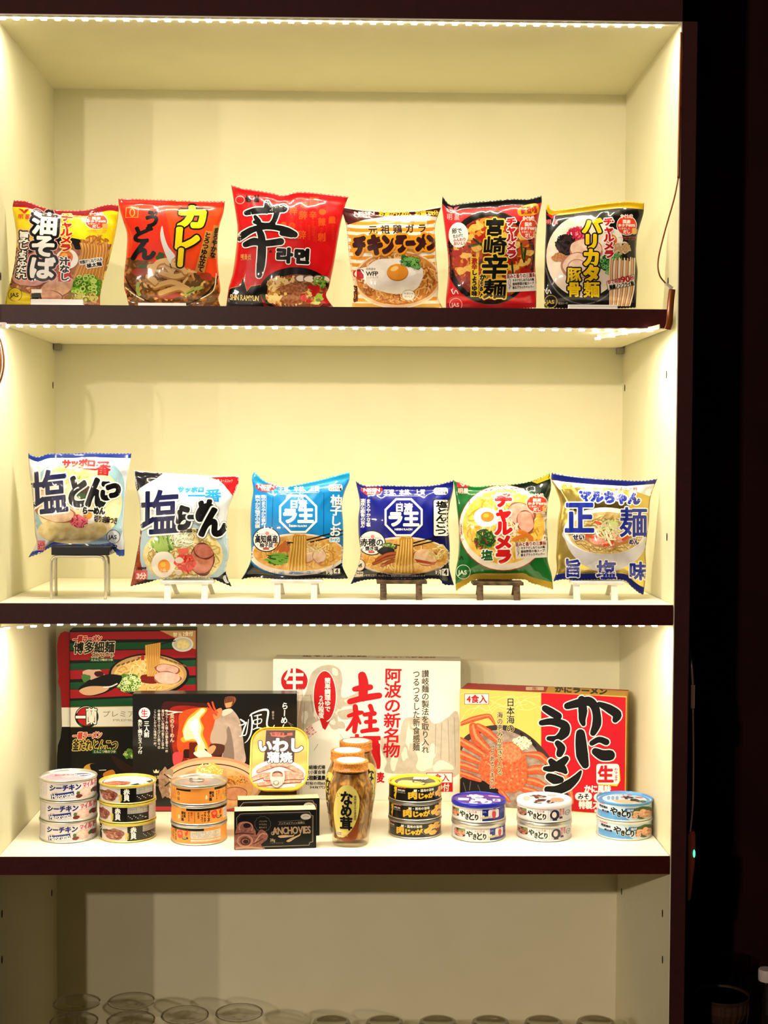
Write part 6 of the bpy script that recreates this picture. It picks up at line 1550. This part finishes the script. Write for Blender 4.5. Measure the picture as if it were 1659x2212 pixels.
def potato_lid(A):
    A.ell(0, 0, 96, 96, '#e6c922'); A.ell(0, 0, 82, 82, '#2c2f22'); A.blob([(-80,0),(-40,-40),(0,-10),(20,40),(-20,70),(-70,50)], A.m('#e0b24c', 'noise', '#f0d080', 3)); A.ring(10, 10, 26, 26, 8, '#17150f'); A.text('肉じゃが', (20, -60, 76, -20), WHT, 3, rot=-35); A.blob([(10,60),(60,50),(70,70),(30,80)], '#e0b24c')
YEL = mat('#e8d03a', 'can', 0.1, name='yellow_lacquer')
R, H = 0.0391, 0.0258
c0 = can_kind('stew_can', 'black potato stew can with a yellow lid, top of its stack', R, H, mat('#080808', 'can'), YEL, SILV, mat('#d9bc2a', 'can'), 450, 682, 886, 348, C3, potato_art, potato_lid, group='potato stew cans stacked in three')
c1 = copy_tree(c0, 'black potato stew can in the middle of its stack'); c2 = copy_tree(c0, 'black potato stew can at the bottom of its stack')
for c in (c1, c2):
    for ch in c.children:
        if ch.name.startswith('top_rim'):
            me = ch.data.copy(); me.materials.clear(); me.materials.append(SILVD); ch.data = me
place(c2, 896, 1814, R, H, 0, 0.0); place(c1, 896, 1814, R, H, 1, 0.30); place(c0, 896, 1814, R, H, 2, 0.50)

# grilled chicken cans in three colours
def noren(A, dx, w):
    A.rect(1010+dx, 520, 1310+dx, 705, '#e9e7e4')
    for x in (1085, 1190, 1290): A.lines([[(x+dx, 520), (x+dx-4, 700)]], 3, '#6a6868', smooth=False)
    A.lines([[(1010+dx, 522), (1310+dx, 526)]], 4, '#4a4848', smooth=False)
    for x in (1030, 1105, 1200, 1285): A.rect(x+dx-8, 492, x+dx+8, 528, '#c9c7c4')
    A.text('やきとり屋', (1110+dx, 536, 1240+dx, 570), '#d0787c', 0.6)
    for c, b in (('や', (1016,550,1096,650)), ('き', (1090,590,1140,690)), ('と', (1126,566,1220,694)), ('り', (1206,590,1272,686))): A.text(c, (b[0]+dx, b[1], b[2]+dx, b[3]), BLK, 4.5)
def meat(A, x, y, r, n, cols, leaf=None):
    A.rough(x, y, r*1.15, r*0.95, '#3a1a14', 12, 0.1)
    if leaf: A.rough(x+r*0.6, y-r*0.6, r*0.6, r*0.35, A.m(leaf, 'noise', '#8aa05c', 4), 10, 0.2)
    for i in range(n): A.rough(x+A.rng.uniform(-0.8, 0.8)*r, y+A.rng.uniform(-0.6, 0.7)*r, r*0.32, r*0.24, A.m(A.rng.choice(cols), 'noise', cols[-1], 4), 9, 0.2)
def navy_art(A):
    # top can: centre 1265, band 500..705 ; radius 352
    meat(A, 950, 600, 74, 16, ['#8c4430', '#b06a50', '#dba890'], '#4f6a30')
    noren(A, 0, 0)
    A.rect(1312, 510, 1600, 705, '#1b2a86'); A.text('たれ', (1316, 536, 1364, 566), '#aab4e0', 1)
    A.rect(1390, 520, 1526, 660, '#e4dfe4', r=24); A.blob([(1440,560),(1470,545),(1490,580),(1480,660),(1445,660)], '#c24a54'); A.ell(1462, 528, 26, 22, '#d8b09c'); A.rect(1448, 500, 1484, 520, '#3a5aa8'); A.blob([(1300,640),(1400,625),(1430,650),(1320,668)], '#c9bd8c'); A.ell(1325, 622, 16, 18, '#d9d3c4')
    A.rect(1535, 500, 1600, 600, '#2a3a96'); A.fuzz(1540, 505, 1598, 595, 5, '#98a4dc')
def navy_lid(A):
    A.ell(0, 0, 97, 97, '#1a1f9a')
    for c, b, r in (('や',(-50,-70,20,0),10), ('き',(-20,-6,34,40),10), ('と',(-40,20,0,80),6), ('り',(0,24,60,80),6)): A.text(c, b, WHT, 5, rot=-r)
    A.text('国産鶏肉使用', (-82, -10, -40, 30), '#d9c8e8', 1, rot=0); A.blob([(40,-60),(80,-50),(78,-36),(44,-44)], '#e0a8c8'); A.rect(56, 0, 86, 40, '#e6e2f0', r=4); A.text('た', (60, 4, 82, 36), '#3a3a9c', 2)
NVY = mat('#1a1f9a', 'can', 0.1, name='navy_lacquer')
R, H = 0.0397, 0.0276
c0 = can_kind('yakitori_can', 'navy blue lidded grilled chicken can, top of the pair', R, H, mat('#c9c6c6', 'can'), NVY, SILV, NVY, 1265, 497, 708, 352, C3, navy_art, navy_lid, shoulder=NVY, group='navy grilled chicken cans')
c1 = copy_tree(c0, 'grilled chicken can under the navy blue lidded one')
for ch in c1.children:
    if ch.name.startswith('top_rim'):
        me = ch.data.copy(); me.materials.clear(); me.materials.append(SILV); ch.data = me
place(c1, 1033.5, 1821, R, H, 0, 0.30); place(c0, 1033.5, 1821, R, H, 1, 0.0)
def white_art(A):
    # crop C4; top can centre 377, band 262..440, radius 308. Reuse the curtain through a scaled crop
    meat(A, 128, 340, 58, 14, ['#6a2c22', '#8c4a3a', '#c08a78'], '#5c7a3a')
    s = 0.86
    A.crop = (1100+(182-1010*s)/5.027, 1690+(270-520*s)/5.027, 5.027/s); noren(A, 0, 0); A.crop = C4
    A.rough(495, 345, 52, 68, '#262a52', 12, 0.06); A.ell(488, 345, 26, 44, '#e2d6d0'); A.rect(470, 392, 520, 430, '#262a52', r=6)
    A.text('鶏肉の旨み', (545, 268, 572, 380), '#c87880', 1, v=True); A.text('国産使用', (578, 268, 602, 360), '#c87880', 1, v=True); A.rect(545, 380, 580, 410, '#2a2e5c'); A.ring(636, 340, 28, 38, 6, '#20242c'); A.text('しお', (618, 330, 652, 352), '#20242c', 1)
def white_lid(A):
    A.ell(0, 0, 97, 97, '#ece9ee')
    for c, b, r in (('や',(-60,-70,10,-6),8), ('き',(-30,0,10,34),8), ('と',(-44,24,-6,74),6), ('り',(4,18,46,70),6)): A.text(c, b, '#2c1418', 5, rot=-r)
    A.ell(50, 10, 28, 40, '#e59a84'); A.ell(-70, 0, 14, 40, '#e9b8b4'); A.ell(30, -66, 20, 18, '#e9b8b4')
WTR = mat('#e6e3ea', 'can', 0.1, name='white_lacquer')
R, H = 0.0403, 0.0270
c0 = can_kind('yakitori_can', 'white lidded grilled chicken can, top of the pair', R, H, mat('#cfccce', 'can'), WTR, SILV, WTR, 377, 262, 440, 307, C4, white_art, white_lid, shoulder=WTR, group='white grilled chicken cans')
c1 = copy_tree(c0, 'grilled chicken can under the white lidded one')
for ch in c1.children:
    if ch.name.startswith('top_rim'):
        me = ch.data.copy(); me.materials.clear(); me.materials.append(SILV); ch.data = me
place(c1, 1175, 1820, R, H, 0, 0.06); place(c0, 1175, 1820, R, H, 1, 0.0)
def sky_art(A):
    A.poly([(945,340),(1200,330),(1320,430),(1320,450),(945,450)], A.m('#5a9ad0', 'noise', '#74aede', 0.6))
    A.rect(966, 212, 1036, 252, '#d0404c'); A.text('ホテイ', (970, 218, 1032, 246), WHT, 1.2); A.text('国産鶏肉', (976, 268, 1070, 298), '#1e2a44', 1.5, rot=-4); A.lines([[(982,306),(1062,298)]], 4, '#c8444c', smooth=False); A.text('炭火焼', (1006, 322, 1086, 350), '#1e2a44', 1.5, rot=-4); A.lines([[(1020,362),(1080,354)]], 4, '#c8444c', smooth=False)
    for c, b in (('や',(1096,262,1186,372)), ('き',(1172,312,1226,388)), ('と',(1214,268,1284,382)), ('り',(1272,310,1336,396))): A.text(c, b, BLK, 5, [(4, '#e2edf4')], rot=3)
    A.rect(1264, 268, 1386, 318, '#36608c', r=8); A.text('塩味', (1284, 276, 1366, 310), '#d9e4f0', 1, rot=3)
    A.rough(1450, 335, 112, 84, '#4c6434', 16, 0.08); A.rough(1450, 340, 108, 78, A.m('#5c7440', 'noise', '#3a4c24', 4), 14, 0.08)
    for i in range(16): A.rough(1440+A.rng.uniform(-80, 90), 355+A.rng.uniform(-46, 40), 34, 24, A.m(A.rng.choice(['#c58a68', '#d9a684', '#b87a5a']), 'noise', '#ecc8ac', 4), 9, 0.2)
def sky_lid(A):
    A.ell(0, 0, 97, 97, '#4c8cc8'); A.ell(0, 0, 84, 84, '#b8d4e8'); A.rough(10, 40, 56, 30, A.m('#d8a284', 'noise', '#eeceb4', 3), 12, 0.15)
    for c, b, r in (('や',(-14,-50,36,0),8), ('き',(20,-10,54,26),8), ('と',(44,6,70,40),6), ('り',(60,10,84,44),6)): A.text(c, b, BLK, 4, rot=-r)
    for x in (-60, -44, -28): A.ell(x, -10, 6, 34, '#6a9cc8')
    A.text('しお', (-10, -78, 30, -58), '#d87c8c', 2); A.ell(56, -36, 16, 12, '#cf5a54')
SKR = mat('#4c8cc8', 'can', 0.1, name='sky_lacquer')
R, H = 0.0407, 0.0266
c0 = can_kind('yakitori_can', 'light blue grilled chicken can, top of the pair by the side panel', R, H, mat('#b9d2e4', 'can', 0, 'noise', '#c8dcea', 0.5), SKR, mat('#d9d8d2', 'can', 0.3, name='pale_base'), mat('#b8d4e8', 'can'), 1255, 240, 430, 310, C4, sky_art, sky_lid, group='light blue grilled chicken cans')
c1 = copy_tree(c0, 'light blue grilled chicken can at the bottom of the pair')
for ch in c1.children:
    if ch.name.startswith('top_rim'):
        me = ch.data.copy(); me.materials.clear(); me.materials.append(mat('#d9d8d2', 'can', 0.3, name='pale_base')); ch.data = me
place(c1, 1350, 1817, R, H, 0, 0.14, -0.0016); place(c0, 1350, 1817, R, H, 1, 0.0, -0.0016)

# ------------------------------------------------------------------ three glass jars of mushrooms
GLASS = glass_mat('jar_glass', '#fbf8ee', 0.02, 1.3)
FILL = mat('#4c2c0c', 'can', 0, 'jarfill', '#b88a48', 14.0, 'mushroom_filling', '#7c5420')
CORK = mat('#6e340c', 'can', 0, 'cork', '#c07a34', 70.0, 'copper_speckled_lid')
JP = [(0.0245, 0.0005), (0.0258, 0.0030), (0.0262, 0.012), (0.0285, 0.028), (0.0312, 0.046), (0.0326, 0.062), (0.0324, 0.074), (0.0300, 0.086), (0.0262, 0.095), (0.0240, 0.1005), (0.0234, 0.106)]
JR = lambda z: float(np.interp(z, [p[1] for p in JP], [p[0] for p in JP]))
def make_jar(label):
    root = thing('mushroom_jar', label, 'jar', (0, 0, 0), 'jars of mushrooms standing one behind another')
    bm = bmesh.new(); bm_lathe(bm, JP, (0, 0, 0), 48, True, False); tag(from_bm('glass', bm, GLASS, root, True), 'clear glass')
    zs = np.linspace(0.010, 0.102, 16)
    lathe('filling', [(max(0.002, JR(z)-0.0022), z) for z in zs], (0, 0, 0), FILL, root, 48)
    lathe('lid', [(0.0238, 0.1045), (0.0252, 0.1052), (0.0254, 0.1068), (0.0246, 0.1078), (0.0246, 0.1148), (0.0249, 0.1160), (0.0246, 0.1176), (0.0236, 0.1184)], (0, 0, 0), CORK, root, 48)
    lathe('lid_sticker', [(0.0198, 0.1184), (0.0198, 0.1187), (0.0190, 0.1188)], (0, 0, 0), mat('#e8e4e6', 'can', name='white_sticker'), root, 40)
    cx, yb, k = 1305, 1290, 4.8794*1538.0
    def hit(x, y):
        X, Y = (x-CL[0])*CL[2], (y-CL[1])*CL[2]
        z = 0.008+(yb-Y)/k/0.97
        if z < 0.002 or z > 0.104: return None
        r = JR(z); u = (X-cx)/k/r
        if abs(u) > 0.985: return None
        a = math.asin(u); n = Vector((math.sin(a), -math.cos(a), 0))
        return n*r+Vector((0, 0, z)), n, n
    A = Art(hit, CL, 'can', 3.0, 3); A.BASE = 1.2e-4
    A.blob([(1140,860),(1165,770),(1220,712),(1290,702),(1350,740),(1392,820),(1396,900),(1384,1000),(1350,1100),(1300,1180),(1235,1240),(1170,1240),(1145,1150),(1126,1000)], '#ddd07e')
    A.blob([(1384,1030),(1350,1110),(1300,1180),(1235,1240),(1190,1246),(1230,1280),(1320,1284),(1370,1240),(1390,1130)], '#8c4a1a')
    for i in range(8): A.ell(1150+A.rng.uniform(0, 60), 780+A.rng.uniform(0, 60), 5, 5, '#b8a858')
    for c, b in (('な',(1192,760,1330,898)), ('め',(1196,890,1322,1020)), ('茸',(1192,1025,1326,1160))): A.text(c, b, BLK, 6)
    A.text('信州産えのき茸使用', (1338, 800, 1366, 1060), '#6a5a28', 0.5, v=True)
    A.ell(1187, 1206, 30, 34, '#e9dcc8'); A.text('化学調', (1164, 1190, 1210, 1204), '#a84a3a', 0.4); A.text('味料無', (1164, 1208, 1210, 1222), '#a84a3a', 0.4)
    A.text('なめ茸', (1230, 1212, 1276, 1230), '#d9a868', 0.4)
    A.build(root)
    return root
j0 = make_jar('glass mushroom jar at the front of three, with its yellow label showing')
def put_jar(o, px, Y, turn):
    X = at(px, 1750, Y).x; o.location = (X, Y, S4_T+0.0002); o.rotation_euler = (0, 0, -math.atan2(X-CAM.x, Y-CAM.y)+turn)
j1 = copy_tree(j0, 'glass mushroom jar in the middle of three, half hidden'); j2 = copy_tree(j0, 'glass mushroom jar at the back of three, against the white box')
put_jar(j0, 757.5, 0.068, 0.0); put_jar(j1, 750.5, 0.1365, -0.9); put_jar(j2, 768, 0.206, 0.9)
# ------------------------------------------------------------------ upside-down glasses at the bottom of the cabinet
STEMG = glass_mat('clear_glass', '#fcfbf8', 0.03, 1.6)
HIGHLIGHT_G = glass_mat('highlight_glass_edge', '#f4f1ea', 0.08, 5.0)
Z_G = Z_BOT+0.0004
def wine(label):
    root = thing('wine_glass', label, 'glass', (0, 0, 0), 'upside-down stem glasses at the left')
    o = lathe('foot', [(0.0035, 0.1440), (0.008, 0.1475), (0.020, 0.1496), (0.0325, 0.1503), (0.0340, 0.1511), (0.0330, 0.1519), (0.012, 0.1520), (0.0015, 0.1516)], (0, 0, 0), STEMG, root, 48, cap0=False)
    lathe('foot_rim', [(0.0322, 0.1502), (0.0341, 0.1500), (0.0352, 0.1511), (0.0341, 0.1523), (0.0322, 0.1521)], (0, 0, 0), HIGHLIGHT_G, root, 48, cap0=False, cap1=False)  # extra ring with boosted reflection, added as a highlight round the foot
    lathe('stem', [(0.0042, 0.085), (0.0036, 0.10), (0.0035, 0.144)], (0, 0, 0), STEMG, root, 20, cap0=False, cap1=False)
    lathe('bowl', [(0.0300, 0.0), (0.0345, 0.022), (0.0370, 0.040), (0.0340, 0.062), (0.022, 0.079), (0.0042, 0.0855)], (0, 0, 0), STEMG, root, 48, cap0=False, cap1=False)
    return root
w0 = wine('upside-down stem glass at the back left corner of the bottom shelf')
spots = [(166, 2166, None), (284, 2162, 'upside-down stem glass beside the back left corner one'), (160, 2206, 'upside-down stem glass in front of the back left corner one'), (283, 2203, 'second upside-down stem glass of the nearer row'), (400, 2192, 'third upside-down stem glass of the nearer row'), (517, 2187, 'upside-down stem glass at the right end of the stem glasses'), ]
for i, (px, py, lab) in enumerate(spots):
    o = w0 if i == 0 else copy_tree(w0, lab)
    p = at_z(px, py, Z_G+0.1515); o.location = (p.x, p.y, Z_G)
def tumbler(label):
    root = thing('drinking_glass', label, 'glass', (0, 0, 0), 'upside-down tumblers in a row')
    lathe('bowl', [(0.0335, 0.0), (0.0338, 0.001), (0.0290, 0.1180), (0.0280, 0.1200)], (0, 0, 0), STEMG, root, 48, cap0=False, cap1=False)
    lathe('thick_base', [(0.0262, 0.1120), (0.0278, 0.1135), (0.0287, 0.1195), (0.0270, 0.1215), (0.0230, 0.1220), (0.0210, 0.1205), (0.001, 0.1202)], (0, 0, 0), glass_mat('base_glass', '#cfcabb', 0.03, 2.5), root, 48)
    return root
t0 = tumbler('upside-down tumbler, first of the row of six')
names = ['second', 'third', 'fourth', 'fifth', 'last']
for i, px in enumerate((716, 831, 946, 1060, 1174, 1287)):
    o = t0 if i == 0 else copy_tree(t0, 'upside-down tumbler, %s of the row of six' % names[i-1])
    p = at_z(px, 2207, Z_G+0.1215); o.location = (p.x, p.y, Z_G)

# ------------------------------------------------------------------ the dark corner beside the cabinet
counter = tag(box('counter_slab', (W2+TH+0.004, 0.12, -0.94), (1.4, 0.515, -0.90), mat('#180a07', 'card', 0, 'grain', '#24100a', 10, 'dark_counter')), 'dark counter top beside the cabinet', 'counter')
box('counter_front', (W2+TH+0.004, 0.14, -1.75), (1.4, 0.16, -0.9402), mat('#120605', 'card', name='counter_front_dark'), None)
bpy.data.objects['counter_front']['kind'] = 'structure'
sc = thing('switch_cable', 'thin pale cable with an inline switch and a tiny green light, beside the cabinet', 'cable', at(1497, 1500, 0.02))
CB = mat('#7a5c4c', 'can', name='cable_beige'); DK = mat('#5c2416', 'can', name='switch_brown')
tube('upper_cord', [at(1487, 1404, 0.03), at(1491, 1420, 0.025), at(1494.5, 1445, 0.02), at(1497, 1482, 0.02)], 0.0017, CB, sc)
p0, p1 = at(1493, 1531, 0.016), at(1502, 1480, 0.016)
box('plug', (p0.x, 0.016, p0.z), (p1.x, 0.024, p1.z), CB, sc, 0.0012)
tube('lower_cord', [at(1497, 1529, 0.02), at(1498, 1620, 0.02), at(1497.5, 1700, 0.02), at(1496, 1750, 0.02), at(1492, 1790, 0.02), at(1491, 1800, 0.02)], 0.0012, CB, sc)
bm = bmesh.new()
o1 = [(1487,1805),(1492,1798),(1502,1796),(1503,1830),(1501,1870),(1497,1898),(1492,1945),(1487,1948)]
F_ = [bm.verts.new(at(x, y, 0.014)) for x, y in o1]; B_ = [bm.verts.new(v.co+Vector((0, 0.014, 0))) for v in F_]
bm.faces.new(F_); bm.faces.new(list(reversed(B_)))
for i in range(len(o1)): bm.faces.new((F_[i], B_[i], B_[(i+1) % len(o1)], F_[(i+1) % len(o1)]))
bmesh.ops.recalc_face_normals(bm, faces=bm.faces); bmesh.ops.bevel(bm, geom=list(bm.edges), offset=0.0012, segments=2, affect='EDGES')
from_bm('switch', bm, DK, sc)
c = at(1499.5, 1844, 0.013); bm = bmesh.new(); bmesh.ops.create_uvsphere(bm, u_segments=16, v_segments=10, radius=1.0, matrix=Matrix.Translation(c) @ Matrix.Diagonal((0.0016, 0.0014, 0.0055, 1)))
tag(from_bm('indicator', bm, emit_mat('green_indicator', '#3cf08a', 2.2), sc, True), 'glowing green indicator')

ZC = -0.90
def on_counter(px, py, Y): return at(px, py, Y).x
bk = thing('wicker_basket', 'dim ribbed basket on the dark counter', 'basket', (at(1560, 2190, 0.30).x, 0.30, ZC))
cxk = at(1560, 2190, 0.30).x; z1 = at(1560, 2172, 0.26).z
bm = bmesh.new(); n = 96; rings = []
for r, z in ((0.030, ZC+0.0006), (0.034, ZC+0.004), (0.040, (ZC+z1)/2), (0.041, z1-0.004), (0.0425, z1), (0.040, z1), (0.037, ZC+0.012)):
    rings.append([bm.verts.new((cxk+(r+(0.0011 if k % 4 < 2 else 0))*math.cos(2*math.pi*k/n), 0.30+(r+(0.0011 if k % 4 < 2 else 0))*math.sin(2*math.pi*k/n), z)) for k in range(n)])
for a, b in zip(rings, rings[1:]):
    for k in range(n): bm.faces.new((a[k], a[(k+1) % n], b[(k+1) % n], b[k]))
bm.faces.new(list(reversed(rings[0]))); bm.faces.new(rings[-1])
from_bm('ribbed_body', bm, mat('#4a3020', 'paper', 0, 'plaster', '#5c3e2a', 30, 'dim_wicker'), bk)
lathe('rim', [(0.0420, z1), (0.0440, z1+0.001), (0.0440, z1+0.003), (0.0410, z1+0.003), (0.0395, z1)], (cxk, 0.30, 0), mat('#4a3020', 'paper', name='wicker_rim'), bk, 60)
dg = glass_mat('dark_glass', '#c9b8a8', 0.04, 1.2)
gx = at(1592, 2090, 0.42).x
g1 = thing('glass_dish', 'footed glass dish standing in the dark behind the basket', 'glass', (gx, 0.42, ZC))
zt, zm, zl = at(1592, 2066, 0.42).z, at(1592, 2098, 0.42).z, at(1592, 2118, 0.42).z
lathe('dish_bowl', [(0.004, zm), (0.020, zm+0.004), (0.0225, zt-0.004), (0.0235, zt)], (gx, 0.42, 0), dg, g1, 40, cap0=True, cap1=False)
lathe('dish_stem', [(0.005, zl), (0.004, (zl+zm)/2), (0.0045, zm)], (gx, 0.42, 0), dg, g1, 24, cap0=False, cap1=False)
lathe('dish_foot', [(0.026, ZC+0.0005), (0.022, ZC+0.003), (0.016, zl-0.010), (0.006, zl)], (gx, 0.42, 0), dg, g1, 40, cap0=True, cap1=False)
bx = at(1655, 2150, 0.20).x
b1 = thing('glass_bottle', 'glass bottle with a white cap at the edge of the dark counter', 'bottle', (bx, 0.20, ZC))
zt = at(1655, 2093, 0.20).z; zc = at(1655, 2117, 0.20).z
lathe('bottle_body', [(0.030, ZC+0.0005), (0.031, ZC+0.003), (0.0305, ZC+0.02), (0.022, zc-0.012), (0.0115, zc-0.004), (0.0105, zc)], (bx, 0.20, 0), glass_mat('bottle_glass', '#e2d6cc', 0.03, 4.0), b1, 40, cap1=False)
lathe('bottle_cap', [(0.0118, zc-0.0005), (0.0124, zc+0.001), (0.0124, zt-0.002), (0.0112, zt)], (bx, 0.20, 0), mat('#cfc0b4', 'card', name='white_cap'), b1, 36)
bpy.context.view_layer.update()
